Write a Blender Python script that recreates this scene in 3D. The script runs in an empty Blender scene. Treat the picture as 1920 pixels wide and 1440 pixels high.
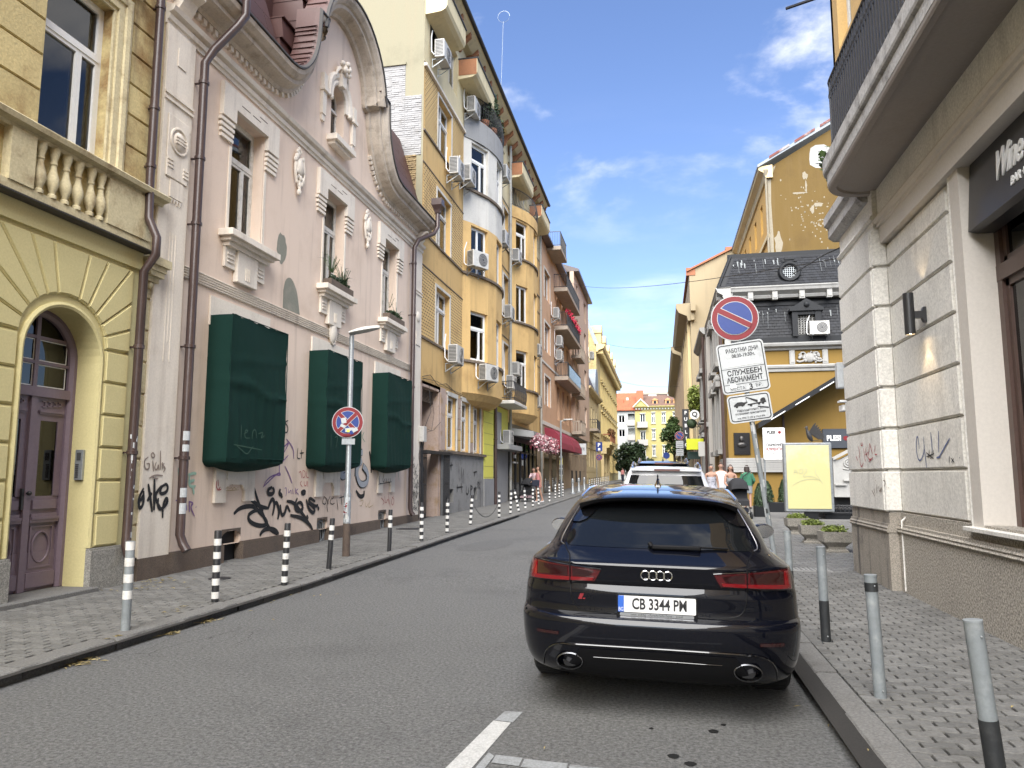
import bpy, bmesh, math, random
from mathutils import Vector, Matrix, Euler
random.seed(7)
R = math.radians
S = bpy.context.scene
COL = S.collection
# ---------------------------------------------------------------- camera
cam_d = bpy.data.cameras.new('camera'); cam = bpy.data.objects.new('camera', cam_d); COL.objects.link(cam)
cam.location = (0, 0, 1.58)
cam.rotation_euler = (R(90 + 6.99), 0, R(11.228))
cam_d.sensor_width = 36; cam_d.lens = 26.25; cam_d.clip_start = .05; cam_d.clip_end = 3000
S.camera = cam
# ---------------------------------------------------------------- exposure
S.view_settings.view_transform = 'Standard'; S.view_settings.look = 'None'
S.view_settings.exposure = 3.22; S.view_settings.gamma = 1; S.view_settings.use_curve_mapping = False
S.cycles.max_bounces = 8; S.cycles.diffuse_bounces = 5; S.cycles.glossy_bounces = 4
S.cycles.transparent_max_bounces = 12; S.cycles.use_denoising = True
S.cycles.caustics_reflective = False; S.cycles.caustics_refractive = False
CLX, CLY = 1.15, 3.6
SKYTINT = (.465, .47, .55, 1)
CLOUDC = (4.2, 4.1, 4.0, 1)
# ---------------------------------------------------------------- sun and sky
SUN_EL, SUN_AZ = R(47), R(184)       # azimuth measured from +Y, clockwise: sun high behind the viewer, veiled by broad thin cloud, hence the wide soft disc
sun_d = bpy.data.lights.new('sun', 'SUN'); sun = bpy.data.objects.new('sun', sun_d); COL.objects.link(sun)
sun_d.energy = 1.5; sun_d.angle = R(73); sun_d.color = (1, .965, .90)
sv = Vector((math.sin(SUN_AZ) * math.cos(SUN_EL), math.cos(SUN_AZ) * math.cos(SUN_EL), math.sin(SUN_EL)))
sun.rotation_euler = sv.to_track_quat('Z', 'Y').to_euler(); sun.location = (-40, 0, 40)
W = bpy.data.worlds.new('World'); S.world = W; W.use_nodes = True
nt = W.node_tree; nt.nodes.clear()
def N(t, typ, **kw):
 n = t.nodes.new(typ)
 for k, v in kw.items():
  if k.startswith('i_'):
   key = k[2:]; key = int(key) if key.isdigit() else key.replace('_', ' ')
   n.inputs[key].default_value = v
  else: setattr(n, k, v)
 return n
def LK(t, a, b): t.links.new(a, b)
sky = N(nt, 'ShaderNodeTexSky'); sky.sky_type = 'NISHITA'; sky.sun_disc = False
sky.sun_elevation = SUN_EL; sky.sun_rotation = SUN_AZ; sky.air_density = 1.0; sky.dust_density = .0; sky.ozone_density = 2.0
tc = N(nt, 'ShaderNodeTexCoord')
sep = N(nt, 'ShaderNodeSeparateXYZ'); LK(nt, tc.outputs['Generated'], sep.inputs[0])
zc = N(nt, 'ShaderNodeMath', operation='ADD', i_1=.32); LK(nt, sep.outputs[2], zc.inputs[0])
zi = N(nt, 'ShaderNodeMath', operation='MAXIMUM', i_1=.05); LK(nt, zc.outputs[0], zi.inputs[0])
dx = N(nt, 'ShaderNodeMath', operation='DIVIDE'); LK(nt, sep.outputs[0], dx.inputs[0]); LK(nt, zi.outputs[0], dx.inputs[1])
dy = N(nt, 'ShaderNodeMath', operation='DIVIDE'); LK(nt, sep.outputs[1], dy.inputs[0]); LK(nt, zi.outputs[0], dy.inputs[1])
cmb = N(nt, 'ShaderNodeCombineXYZ'); LK(nt, dx.outputs[0], cmb.inputs[0]); LK(nt, dy.outputs[0], cmb.inputs[1])
mp = N(nt, 'ShaderNodeMapping'); mp.inputs['Location'].default_value = (CLX, CLY, 0); mp.inputs['Scale'].default_value = (1, 1.25, 1)
LK(nt, cmb.outputs[0], mp.inputs[0])
c1 = N(nt, 'ShaderNodeTexNoise', i_Scale=3.0, i_Detail=10, i_Roughness=.56, i_Distortion=.15); LK(nt, mp.outputs[0], c1.inputs[0])
c2 = N(nt, 'ShaderNodeTexNoise', i_Scale=.8, i_Detail=2); LK(nt, mp.outputs[0], c2.inputs[0])
cadd = N(nt, 'ShaderNodeMath', operation='MULTIPLY_ADD', i_1=.55); LK(nt, c2.outputs[0], cadd.inputs[0]); LK(nt, c1.outputs[0], cadd.inputs[2])
cr = N(nt, 'ShaderNodeMapRange', interpolation_type='SMOOTHSTEP'); cr.inputs['From Min'].default_value = .765; cr.inputs['From Max'].default_value = .94
LK(nt, cadd.outputs[0], cr.inputs[0])
ci = N(nt, 'ShaderNodeTexNoise', i_Scale=1.6, i_Detail=8, i_Roughness=.6)
mp2 = N(nt, 'ShaderNodeMapping'); mp2.inputs['Scale'].default_value = (1.5, 5, 8); mp2.inputs['Rotation'].default_value = (0, .12, 0); LK(nt, tc.outputs['Generated'], mp2.inputs[0]); LK(nt, mp2.outputs[0], ci.inputs[0])
cir = N(nt, 'ShaderNodeMapRange', interpolation_type='SMOOTHSTEP'); cir.inputs['From Min'].default_value = .45; cir.inputs['From Max'].default_value = .75; cir.inputs['To Max'].default_value = .42
LK(nt, ci.outputs[0], cir.inputs[0])
low = N(nt, 'ShaderNodeMapRange', interpolation_type='SMOOTHSTEP'); low.inputs['From Min'].default_value = .5; low.inputs['From Max'].default_value = .05
LK(nt, sep.outputs[2], low.inputs[0])
cim = N(nt, 'ShaderNodeMath', operation='MULTIPLY'); LK(nt, cir.outputs[0], cim.inputs[0]); LK(nt, low.outputs[0], cim.inputs[1])
up_ = N(nt, 'ShaderNodeMapRange', interpolation_type='SMOOTHSTEP'); up_.inputs['From Min'].default_value = .25; up_.inputs['From Max'].default_value = .56; LK(nt, sep.outputs[2], up_.inputs[0])
crm = N(nt, 'ShaderNodeMath', operation='MULTIPLY'); LK(nt, cr.outputs[0], crm.inputs[0]); LK(nt, up_.outputs[0], crm.inputs[1])
cmax = N(nt, 'ShaderNodeMath', operation='MAXIMUM'); LK(nt, crm.outputs[0], cmax.inputs[0]); LK(nt, cim.outputs[0], cmax.inputs[1])
skyc = N(nt, 'ShaderNodeMix', data_type='RGBA', blend_type='MULTIPLY'); skyc.inputs[0].default_value = 1
LK(nt, sky.outputs[0], skyc.inputs[6]); skyc.inputs[7].default_value = SKYTINT
csh = N(nt, 'ShaderNodeTexNoise', i_Scale=5.5, i_Detail=6, i_Roughness=.6); LK(nt, mp.outputs[0], csh.inputs[0])
csr = N(nt, 'ShaderNodeMapRange'); csr.inputs['From Min'].default_value = .32; csr.inputs['From Max'].default_value = .62; LK(nt, csh.outputs[0], csr.inputs[0])
ccol = N(nt, 'ShaderNodeMix', data_type='RGBA'); LK(nt, csr.outputs[0], ccol.inputs[0]); ccol.inputs[6].default_value = (2.1, 2.3, 2.65, 1); ccol.inputs[7].default_value = CLOUDC
mix = N(nt, 'ShaderNodeMix', data_type='RGBA'); LK(nt, cmax.outputs[0], mix.inputs[0]); LK(nt, skyc.outputs[2], mix.inputs[6]); LK(nt, ccol.outputs[2], mix.inputs[7])
bg = N(nt, 'ShaderNodeBackground', i_Strength=.05); LK(nt, mix.outputs[2], bg.inputs[0])
wo = N(nt, 'ShaderNodeOutputWorld'); LK(nt, bg.outputs[0], wo.inputs[0])
# ---------------------------------------------------------------- helpers
def lin(h, k=1.0):
 h = h.lstrip('#'); o = []
 for i in (0, 2, 4):
  c = int(h[i:i + 2], 16) / 255
  o.append(min(1, k * (c / 12.92 if c <= .04045 else ((c + .055) / 1.055) ** 2.4)))
 return (*o, 1)
MATS = {}
def mat(name, col, rough=.6, metal=0, spec=.5, coat=0, emit=0, c2=None, stain=0, ss=.9, streak=0, fine=.1, fs=30, bump=0, bs=30, isl=0, alpha=None, dirt=(.10, .085, .07, 1), up=False):
 """procedural material: base colour, blotches of c2, vertical dirt streaks, fine grain, relief, per-piece variation"""
 m = bpy.data.materials.new(name); m.use_nodes = True; t = m.node_tree
 b = t.nodes['Principled BSDF']
 b.inputs['Roughness'].default_value = rough; b.inputs['Metallic'].default_value = metal
 b.inputs['Specular IOR Level'].default_value = spec; b.inputs['Coat Weight'].default_value = coat
 b.inputs['Coat Roughness'].default_value = .03
 b.inputs['Base Color'].default_value = col
 if emit: b.inputs['Emission Color'].default_value = col; b.inputs['Emission Strength'].default_value = emit
 cur = None
 geo = N(t, 'ShaderNodeNewGeometry')
 def mixc(fac, a, bb, typ='MIX'):
  x = N(t, 'ShaderNodeMix', data_type='RGBA', blend_type=typ)
  if isinstance(fac, float): x.inputs[0].default_value = fac
  else: LK(t, fac, x.inputs[0])
  if a is None: x.inputs[6].default_value = col
  else: LK(t, a, x.inputs[6])
  if isinstance(bb, tuple): x.inputs[7].default_value = bb
  else: LK(t, bb, x.inputs[7])
  return x.outputs[2]
 if c2 is not None and stain:
  n = N(t, 'ShaderNodeTexNoise', i_Scale=ss, i_Detail=7, i_Roughness=.65); LK(t, geo.outputs['Position'], n.inputs[0])
  r = N(t, 'ShaderNodeMapRange', interpolation_type='SMOOTHSTEP'); r.inputs['From Min'].default_value = .48; r.inputs['From Max'].default_value = .72; r.inputs['To Max'].default_value = stain
  LK(t, n.outputs[0], r.inputs[0]); cur = mixc(r.outputs[0], cur, c2)
 if streak:
  p = N(t, 'ShaderNodeMapping'); p.inputs['Scale'].default_value = (2.6, 2.6, .22); LK(t, geo.outputs['Position'], p.inputs[0])
  n = N(t, 'ShaderNodeTexNoise', i_Scale=1.5, i_Detail=6, i_Roughness=.6); LK(t, p.outputs[0], n.inputs[0])
  r = N(t, 'ShaderNodeMapRange', interpolation_type='SMOOTHSTEP'); r.inputs['From Min'].default_value = .5; r.inputs['From Max'].default_value = .78; r.inputs['To Max'].default_value = streak
  LK(t, n.outputs[0], r.inputs[0]); cur = mixc(r.outputs[0], cur, dirt)
 fn = None
 if fine:
  fn = N(t, 'ShaderNodeTexNoise', i_Scale=fs, i_Detail=5, i_Roughness=.7); LK(t, geo.outputs['Position'], fn.inputs[0])
  r = N(t, 'ShaderNodeMapRange'); r.inputs['From Min'].default_value = .35; r.inputs['From Max'].default_value = .65; r.inputs['To Min'].default_value = 1 - fine; r.inputs['To Max'].default_value = 1 + fine
  LK(t, fn.outputs[0], r.inputs[0])
  cb = N(t, 'ShaderNodeCombineXYZ')
  for i in range(3): LK(t, r.outputs[0], cb.inputs[i])
  cur = mixc(1.0, cur, cb.outputs[0], 'MULTIPLY')
 if isl:
  oi = N(t, 'ShaderNodeObjectInfo'); ad = N(t, 'ShaderNodeMath', operation='ADD'); LK(t, geo.outputs['Random Per Island'], ad.inputs[0]); LK(t, oi.outputs['Random'], ad.inputs[1])
  fr = N(t, 'ShaderNodeMath', operation='FRACT'); LK(t, ad.outputs[0], fr.inputs[0])
  r = N(t, 'ShaderNodeMapRange'); r.inputs['To Min'].default_value = 1 - isl; r.inputs['To Max'].default_value = 1 + isl; LK(t, fr.outputs[0], r.inputs[0])
  cb = N(t, 'ShaderNodeCombineXYZ')
  for i in range(3): LK(t, r.outputs[0], cb.inputs[i])
  cur = mixc(1.0, cur, cb.outputs[0], 'MULTIPLY')
 if cur is not None: LK(t, cur, b.inputs['Base Color'])
 if bump:
  bn = N(t, 'ShaderNodeTexNoise', i_Scale=bs, i_Detail=6, i_Roughness=.65); LK(t, geo.outputs['Position'], bn.inputs[0])
  bp = N(t, 'ShaderNodeBump', i_Strength=bump, i_Distance=.02); LK(t, bn.outputs[0], bp.inputs['Height']); LK(t, bp.outputs[0], b.inputs['Normal'])
 MATS[name] = m
 return m
def glassmat(name, tint=.35, rough=.01, refl=1.0):
 m = bpy.data.materials.new(name); m.use_nodes = True; t = m.node_tree; t.nodes.clear()
 f = N(t, 'ShaderNodeFresnel', i_IOR=1.55); tr = N(t, 'ShaderNodeBsdfTransparent'); tr.inputs[0].default_value = (tint, tint * 1.02, tint * .98, 1)
 g = N(t, 'ShaderNodeBsdfGlossy', i_Roughness=rough); g.inputs[0].default_value = (refl, refl, refl, 1)
 x = N(t, 'ShaderNodeMixShader'); LK(t, f.outputs[0], x.inputs[0]); LK(t, tr.outputs[0], x.inputs[1]); LK(t, g.outputs[0], x.inputs[2])
 o = N(t, 'ShaderNodeOutputMaterial'); LK(t, x.outputs[0], o.inputs[0])
 return m
class MB:
 """collects polygons; T maps local coordinates to world"""
 def __init__(s, T=None): s.v = []; s.f = []; s.T = T; s.sm = []
 def pt(s, p):
  s.v.append(tuple(s.T(*p)) if s.T else tuple(p)); return len(s.v) - 1
 def face(s, pts, sm=False): s.f.append([s.pt(p) for p in pts]); s.sm.append(sm); return s
 def idx(s, ids, sm=False): s.f.append(list(ids)); s.sm.append(sm)
 def box(s, x0, x1, y0, y1, z0, z1, bev=0):
  if bev:
   pr = [(x0 + bev, y0), (x1 - bev, y0), (x1, y0 + bev), (x1, y1 - bev), (x1 - bev, y1), (x0 + bev, y1), (x0, y1 - bev), (x0, y0 + bev)]
   cx, cy = (x0 + x1) / 2, (y0 + y1) / 2
   kx, ky = 1 - 2 * bev / max(1e-6, x1 - x0), 1 - 2 * bev / max(1e-6, y1 - y0)
   ins = [(cx + (x - cx) * kx, cy + (y - cy) * ky) for x, y in pr]
   rings = [[s.pt((x, y, z)) for x, y in q] for q, z in ((ins, z0), (pr, z0 + bev), (pr, z1 - bev), (ins, z1))]
   s.rings(rings); s.idx(rings[0]); s.idx(rings[-1]); return s
  a = [s.pt((x, y, z)) for z in (z0, z1) for y in (y0, y1) for x in (x0, x1)]
  for q in ((0, 1, 3, 2), (4, 5, 7, 6), (0, 1, 5, 4), (2, 3, 7, 6), (0, 2, 6, 4), (1, 3, 7, 5)): s.idx([a[i] for i in q])
  return s
 def rings(s, rs, closed=True, sm=False):
  for a, b in zip(rs[:-1], rs[1:]):
   n = len(a)
   for i in range(n if closed else n - 1):
    j = (i + 1) % n; s.idx((a[i], a[j], b[j], b[i]), sm)
 def loft(s, rows, closed=True, caps=True, sm=False):
  rs = [[s.pt(p) for p in r] for r in rows]
  s.rings(rs, closed, sm)
  if caps and closed: s.idx(rs[0]); s.idx(rs[-1])
  return s
 def prism(s, poly, a, b, ax=1):
  """extrude polygon along axis ax from a to b; poly gives the other two coordinates in order"""
  def P(p, t):
   return ((t, p[0], p[1]), (p[0], t, p[1]), (p[0], p[1], t))[ax]
  return s.loft([[P(p, a) for p in poly], [P(p, b) for p in poly]])
 def tube(s, path, r, n=8, caps=True, sm=True):
  path = [Vector(p) for p in path]; rows = []
  rr = r if isinstance(r, (list, tuple)) else [r] * len(path)
  nx = None
  for i, p in enumerate(path):
   d = (path[min(i + 1, len(path) - 1)] - path[max(i - 1, 0)]).normalized()
   if nx is None:
    nx = d.orthogonal().normalized()
   nx = (nx - d * nx.dot(d))
   nx = nx.normalized() if nx.length > 1e-5 else d.orthogonal().normalized()
   by = d.cross(nx)
   rows.append([tuple(p + (nx * math.cos(2 * math.pi * k / n) + by * math.sin(2 * math.pi * k / n)) * rr[i]) for k in range(n)])
  return s.loft(rows, True, caps, sm)
 def lathe(s, prof, c=(0, 0), n=16, caps=True, sm=True):
  rows = [[(c[0] + r * math.cos(2 * math.pi * k / n), c[1] + r * math.sin(2 * math.pi * k / n), z) for k in range(n)] for r, z in prof]
  return s.loft(rows, True, caps, sm)
 def disc(s, c, r, n=24, ax=1, h=0.0):
  pl = [(c[(0, 0, 0)[0]] + r * math.cos(2 * math.pi * k / n), r * math.sin(2 * math.pi * k / n)) for k in range(n)]
  if ax == 1: return s.prism([(c[0] + r * math.cos(2 * math.pi * k / n), c[2] + r * math.sin(2 * math.pi * k / n)) for k in range(n)], c[1], c[1] + h, 1)
  if ax == 0: return s.prism([(c[1] + r * math.cos(2 * math.pi * k / n), c[2] + r * math.sin(2 * math.pi * k / n)) for k in range(n)], c[0], c[0] + h, 0)
  return s.prism([(c[0] + r * math.cos(2 * math.pi * k / n), c[1] + r * math.sin(2 * math.pi * k / n)) for k in range(n)], c[2], c[2] + h, 2)
 def ball(s, c, r, n=12, m=8, sq=(1, 1, 1)):
  rows = []
  for j in range(m + 1):
   a = -math.pi / 2 + math.pi * j / m; q = max(.02, math.cos(a))
   rows.append([(c[0] + sq[0] * r * q * math.cos(2 * math.pi * k / n), c[1] + sq[1] * r * q * math.sin(2 * math.pi * k / n), c[2] + sq[2] * r * math.sin(a)) for k in range(n)])
  return s.loft(rows, True, True, True)
 def mould(s, path, prof, closed=False):
  """moulding in a facade: path of (u, w); profile of (v out, n to the left of the path)"""
  P = [Vector((p[0], p[1])) for p in path]; rows = []
  for i, p in enumerate(P):
   a = (p - P[i - 1]).normalized() if i else None
   b = (P[i + 1] - p).normalized() if i < len(P) - 1 else None
   a = a or b; b = b or a
   na, nb = Vector((-a.y, a.x)), Vector((-b.y, b.x)); m = (na + nb)
   m = m / max(.35, m.length) if m.length > 1e-4 else na
   k = 1 / max(.5, m.dot(na))
   rows.append([(p.x + m.x * n * k, v, p.y + m.y * n * k) for v, n in prof])
  return s.loft(rows)
 def ribbon(s, pts, w, off=.004, taper=True, dv=.0003):
  """painted stroke lying on a facade (u, w), v = off"""
  P = [Vector(p) for p in pts]; L = []
  n = len(P)
  for i, p in enumerate(P):
   d = P[min(i + 1, n - 1)] - P[max(i - 1, 0)]
   d = d.normalized() if d.length > 1e-6 else Vector((1, 0)); m = Vector((-d.y, d.x))
   k = w * .5 * ((.55 + .45 * math.sin(math.pi * i / (n - 1))) if taper else 1)
   v = off + dv * i
   L.append((s.pt((p.x + m.x * k, v, p.y + m.y * k)), s.pt((p.x - m.x * k, v, p.y - m.y * k))))
  for a, b in zip(L[:-1], L[1:]): s.idx((a[0], b[0], b[1], a[1]))
  return s
 def wall(s, u0, u1, w0, w1, holes=(), d=.25, v=0.0):
  """wall sheet in (u, w) at depth v with rectangular openings (a, b, c, e) and reveals d deep"""
  us = sorted({u0, u1, *[x for h in holes for x in h[:2]]}); us = [x for x in us if u0 <= x <= u1]
  ws = sorted({w0, w1, *[x for h in holes for x in h[2:4]]}); ws = [x for x in ws if w0 <= x <= w1]
  for a, b in zip(us[:-1], us[1:]):
   for c, e in zip(ws[:-1], ws[1:]):
    m, q = (a + b) / 2, (c + e) / 2
    if any(h[0] < m < h[1] and h[2] < q < h[3] for h in holes): continue
    s.face([(a, v, c), (b, v, c), (b, v, e), (a, v, e)])
  for a, b, c, e in holes:
   for p, q in (((a, c), (b, c)), ((b, c), (b, e)), ((b, e), (a, e)), ((a, e), (a, c))):
    s.face([(p[0], v, p[1]), (q[0], v, q[1]), (q[0], v - d, q[1]), (p[0], v - d, p[1])])
  return s
def wloc(o):
 l = Vector((0, 0, 0))
 while o is not None: l += o.location; o = o.parent
 return l
def obj(name, mb, m, parent=None, smooth=False, fix=True, loc=None):
 me = bpy.data.meshes.new(name)
 off = wloc(parent) if parent is not None else Vector(loc or (0, 0, 0))
 me.from_pydata([(x - off.x, y - off.y, z - off.z) for x, y, z in mb.v], [], mb.f)
 me.polygons.foreach_set('use_smooth', [bool(q or smooth) for q in mb.sm])
 if fix:
  bm = bmesh.new(); bm.from_mesh(me); bmesh.ops.recalc_face_normals(bm, faces=bm.faces); bm.to_mesh(me); bm.free()
 me.materials.append(m)
 if any(mb.sm) or smooth: me.set_sharp_from_angle(angle=R(38))
 o = bpy.data.objects.new(name, me); COL.objects.link(o)
 if parent is not None: o.parent = parent
 elif loc: o.location = loc
 return o
def thing(name, label, cat, loc=(0, 0, 0), group=None, rz=0):
 o = bpy.data.objects.new(name, None); COL.objects.link(o); o.location = loc; o.rotation_euler = (0, 0, rz)
 o.empty_display_size = .2
 o['label'] = label; o['category'] = cat
 if group: o['group'] = group
 return o
def tag(o, label=None, cat=None, group=None, kind=None):
 if label: o['label'] = label
 if cat: o['category'] = cat
 if group: o['group'] = group
 if kind: o['kind'] = kind
 return o
def struct(name, mb, m, parent=None, **k):
 o = obj(name, mb, m, parent, **k)
 if parent is None: o['kind'] = 'structure'
 return o
def copy_tree(o, parent=None, loc=None, rot=None):
 c = o.copy(); COL.objects.link(c); c.parent = parent
 if loc is not None: c.location = loc
 if rot is not None: c.rotation_euler = rot
 for ch in list(o.children): copy_tree(ch, c)
 return c
def place(o, parent, wpos, rz=0, first=False):
 """put a part built at the origin (or a copy of it) on a building"""
 c = o if first else copy_tree(o)
 c.parent = parent; c.location = Vector(wpos) - wloc(parent); c.rotation_euler = (0, 0, rz)
 return c
def chaikin(p, k=2, closed=False):
 p = [Vector(q) for q in p]
 for _ in range(k):
  o = [] if closed else [p[0]]
  for i in range(len(p) if closed else len(p) - 1):
   a, b = p[i], p[(i + 1) % len(p)]
   o += [a * .75 + b * .25, a * .25 + b * .75]
  if not closed: o.append(p[-1])
  p = o
 return [tuple(q) for q in p]
def text_obj(name, s, size, m, parent, wpos, rot, depth=.002, align='CENTER', sx=1.0, shear=0, bold=0, space=1.0):
 """lettering: a font curve turned into a mesh; rot = Euler of the plane (0,0,0 lies flat, reads along +x)"""
 cu = bpy.data.curves.new(name, 'FONT'); cu.body = s; cu.size = size; cu.extrude = depth; cu.align_x = align; cu.align_y = 'CENTER'; cu.shear = shear; cu.offset = bold; cu.space_character = space; cu.resolution_u = 3
 t = bpy.data.objects.new(name, cu); COL.objects.link(t)
 dg = bpy.context.evaluated_depsgraph_get(); me = bpy.data.meshes.new_from_object(t.evaluated_get(dg)); bpy.data.objects.remove(t)
 me.materials.clear(); me.materials.append(m)
 o = bpy.data.objects.new(name, me); COL.objects.link(o); o.parent = parent
 o.location = Vector(wpos) - (wloc(parent) if parent else Vector()); o.rotation_euler = rot; o.scale = (sx, 1, 1)
 return o
def gz(y): return .0095 * min(max(0, y - 10), 75)
XL = -7.4                                     # plane of the left-hand facades
def FL(u, v, w): return (XL + v, u, w)        # left facade: u along the street, v out of the wall
def FRx(x0): return lambda u, v, w: (x0 - v, u, w)
def FN(y0): return lambda u, v, w: (u, y0 - v, w)   # wall that faces the camera
ROT_L, ROT_R, ROT_N = R(-90), R(90), R(180)
# ---------------------------------------------------------------- shared materials
M = {}
M['glass'] = glassmat('window_glass', .55)
M['glass_dark'] = glassmat('dark_glass', .08)
M['white_frame'] = mat('white_frame', (.74, .74, .72, 1), .45, fine=.04)
M['old_frame'] = mat('old_white_paint', (.62, .60, .55, 1), .6, c2=(.33, .29, .23, 1), stain=.6, ss=9)
M['curtain'] = mat('curtain', (.55, .54, .50, 1), .9, fine=.05)
M['dark'] = mat('dark_inside', (.012, .012, .013, 1), .9, fine=0)
M['black_paint'] = mat('black_paint', (.018, .018, .02, 1), .4, fine=.1)
M['iron'] = mat('black_iron', (.02, .02, .022, 1), .5, fine=.2)
M['galv'] = mat('galvanised_steel', (.34, .36, .37, 1), .45, metal=.6, c2=(.2, .21, .21, 1), stain=.6, ss=6, fine=.1)
M['pipe'] = mat('brown_pipe', (.055, .034, .03, 1), .35, c2=(.09, .06, .05, 1), stain=.5, ss=3)
M['pipe_grey'] = mat('grey_pipe', (.33, .33, .30, 1), .5, c2=(.22, .17, .12, 1), stain=.6, ss=3)
M['ac'] = mat('ac_casing', (.50, .49, .46, 1), .45, c2=(.33, .31, .27, 1), stain=.5, ss=5)
M['ac_dark'] = mat('ac_grille', (.05, .05, .052, 1), .5)
M['white'] = mat('white_paint', (.78, .78, .77, 1), .5, fine=.05)
M['rubber'] = mat('rubber', (.012, .012, .012, 1), .8, fine=.2)
M['black_ink'] = mat('black_ink', (.012, .012, .014, 1), .6, fine=0)
M['red_ink'] = mat('red_ink', (.19, .004, .010, 1), .5, fine=0)
M['blue_ink'] = mat('blue_sign_paint', (.004, .030, .20, 1), .4, fine=.05)
M['sign_white'] = mat('sign_white', (.46, .48, .49, 1), .4, c2=(.37, .385, .39, 1), stain=.6, ss=7)
M['cable'] = mat('cable', (.025, .025, .027, 1), .6, fine=0)
# ---------------------------------------------------------------- windows (cached by type; copies share meshes)
WIN = {}
def window(w, h, kind='two', fm='white_frame', curtain=0):
 """window built at the origin: sill centre at (0,0,0), outside towards +y. returns prototype"""
 key = (round(w, 2), round(h, 2), kind, fm, curtain)
 if key in WIN: return WIN[key], False
 t = .055; d0, d1 = -.04, .03
 f = MB(); hw = w / 2
 f.box(-hw, -hw + t, d0, d1, 0, h); f.box(hw - t, hw, d0, d1, 0, h)
 f.box(-hw + t, hw - t, d0, d1, 0, t); f.box(-hw + t, hw - t, d0, d1, h - t, h)
 def sash(a, b, c, e, y=.006):
  k = .05
  f.box(a, a + k, d0 - .01, d1 + y, c, e); f.box(b - k, b, d0 - .01, d1 + y, c, e)
  f.box(a + k, b - k, d0 - .01, d1 + y, c, c + k); f.box(a + k, b - k, d0 - .01, d1 + y, e - k, e)
 a, b = -hw + t, hw - t
 if kind == 'two': sash(a, -.002, t, h - t); sash(.002, b, t, h - t)
 elif kind == 'one': sash(a, b, t, h - t)
 elif kind == 'cross':
  k = h * .68; f.box(a, b, d0, d1 + .03, k - .03, k + .03)
  sash(a, -.002, t, k - .03); sash(.002, b, t, k - .03); sash(a, -.002, k + .03, h - t); sash(.002, b, k + .03, h - t)
 elif kind == 'wide':                       # transom over one broad and one narrow light
  k = h * .66; q = a + (b - a) * .34; f.box(a, b, d0, d1 + .02, k - .03, k + .03)
  sash(a, q - .002, t, k - .03); sash(q + .002, b, t, k - .03); sash(a, b, k + .03, h - t)
 elif kind == 'tee':                        # narrow, transom two thirds up
  k = h * .66; f.box(a, b, d0, d1 + .02, k - .03, k + .03)
  sash(a, b, t, k - .03); sash(a, b, k + .03, h - t)
 elif kind == 'door':
  sash(a, b, t, h * .72); sash(a, b, h * .72, h - t); f.box(a + .05, b - .05, d0, d1, t, h * .22)
 o = obj('window', f, M[fm])
 p = MB(); p.box(a + .02, b - .02, -.008, .004, t + .01, h - t - .01); obj('pane', p, M['glass'], o)
 if curtain:
  c = MB(); n = 40
  spans = {1: [(a, a + (b - a) * .32), (b - (b - a) * .32, b)], 2: [(a, b)], 3: [(a, b)]}[curtain]
  for (s0, s1) in spans:
   n = max(6, int((s1 - s0) / .03)); z0 = .06 if curtain < 3 else h * .45
   top = [(s0 + (s1 - s0) * i / n, -.14 + .018 * (i % 2) + random.uniform(-.006, .006)) for i in range(n + 1)]
   for (x, y), (x2, y2) in zip(top[:-1], top[1:]): c.face([(x, y, z0), (x2, y2, z0), (x2, y2, h), (x, y, h)])
  obj('curtain', c, M['curtain'], o, fix=False)
 WIN[key] = o
 return o, True
def put_window(parent, T, rot, u, w, wd, h, depth=.2, kind='two', fm='white_frame', curtain=0):
 o, first = window(wd, h, kind, fm, curtain)
 return place(o, parent, T(u, -depth, w), rot, first)
def ac_unit(T, rot, u, w, label, v=.0, s=1.0, hang=None):
 """wall-hung air conditioner; base at (u, w)"""
 global AC0
 pos = Vector(T(u, v, w))
 if 'AC0' not in globals():
  r = thing('air_conditioner', label, 'air conditioner', (0, 0, 0), 'air conditioners on the house fronts')
  b = MB(); b.box(-.39, .39, .1, .4, 0, .56, .012); body = obj('casing', b, M['ac'], r)
  g = MB(); g.disc((-.1, .4, .28), .225, 24, 1, .006); obj('fan_grille', g, M['ac_dark'], r)
  rg = MB()
  for k in range(4):
   rr = .06 + .05 * k
   rg.loft([[(-.1 + (rr + q) * math.cos(a), .407 + y, .28 + (rr + q) * math.sin(a)) for q, y in ((0, 0), (.008, 0), (.008, .004), (0, .004))] for a in [2 * math.pi * i / 20 for i in range(21)]], True, False)
  obj('grille_rings', rg, M['ac'], r)
  for sx in (-1, 1):
   l = MB()
   for k in range(11): l.box(sx * .391 - .004, sx * .391 + .004, .13, .37, .05 + k * .044, .075 + k * .044)
   obj('side_louvre', l, M['ac_dark'], r)
  br = MB()
  for x in (-.28, .28): br.box(x - .015, x + .015, 0, .42, -.03, 0); br.box(x - .015, x + .015, 0, .02, -.28, -.03); br.face([(x, 0.01, -.27), (x, .4, -.02), (x, .36, -.02), (x, .01, -.23)])
  obj('bracket', br, M['galv'], r)
  ho = MB(); ho.tube([(.36, .12, .1), (.43, .1, .05), (.45, .03, .15), (.42, .01, .6), (.3, .005, .9)], .018, 6); obj('hose', ho, M['white'], r)
  AC0 = r; c = r
 else: c = copy_tree(AC0)
 c.location = pos; c.rotation_euler = (0, 0, rot); c.scale = (s, s, s); c['label'] = label
 return c
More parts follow.
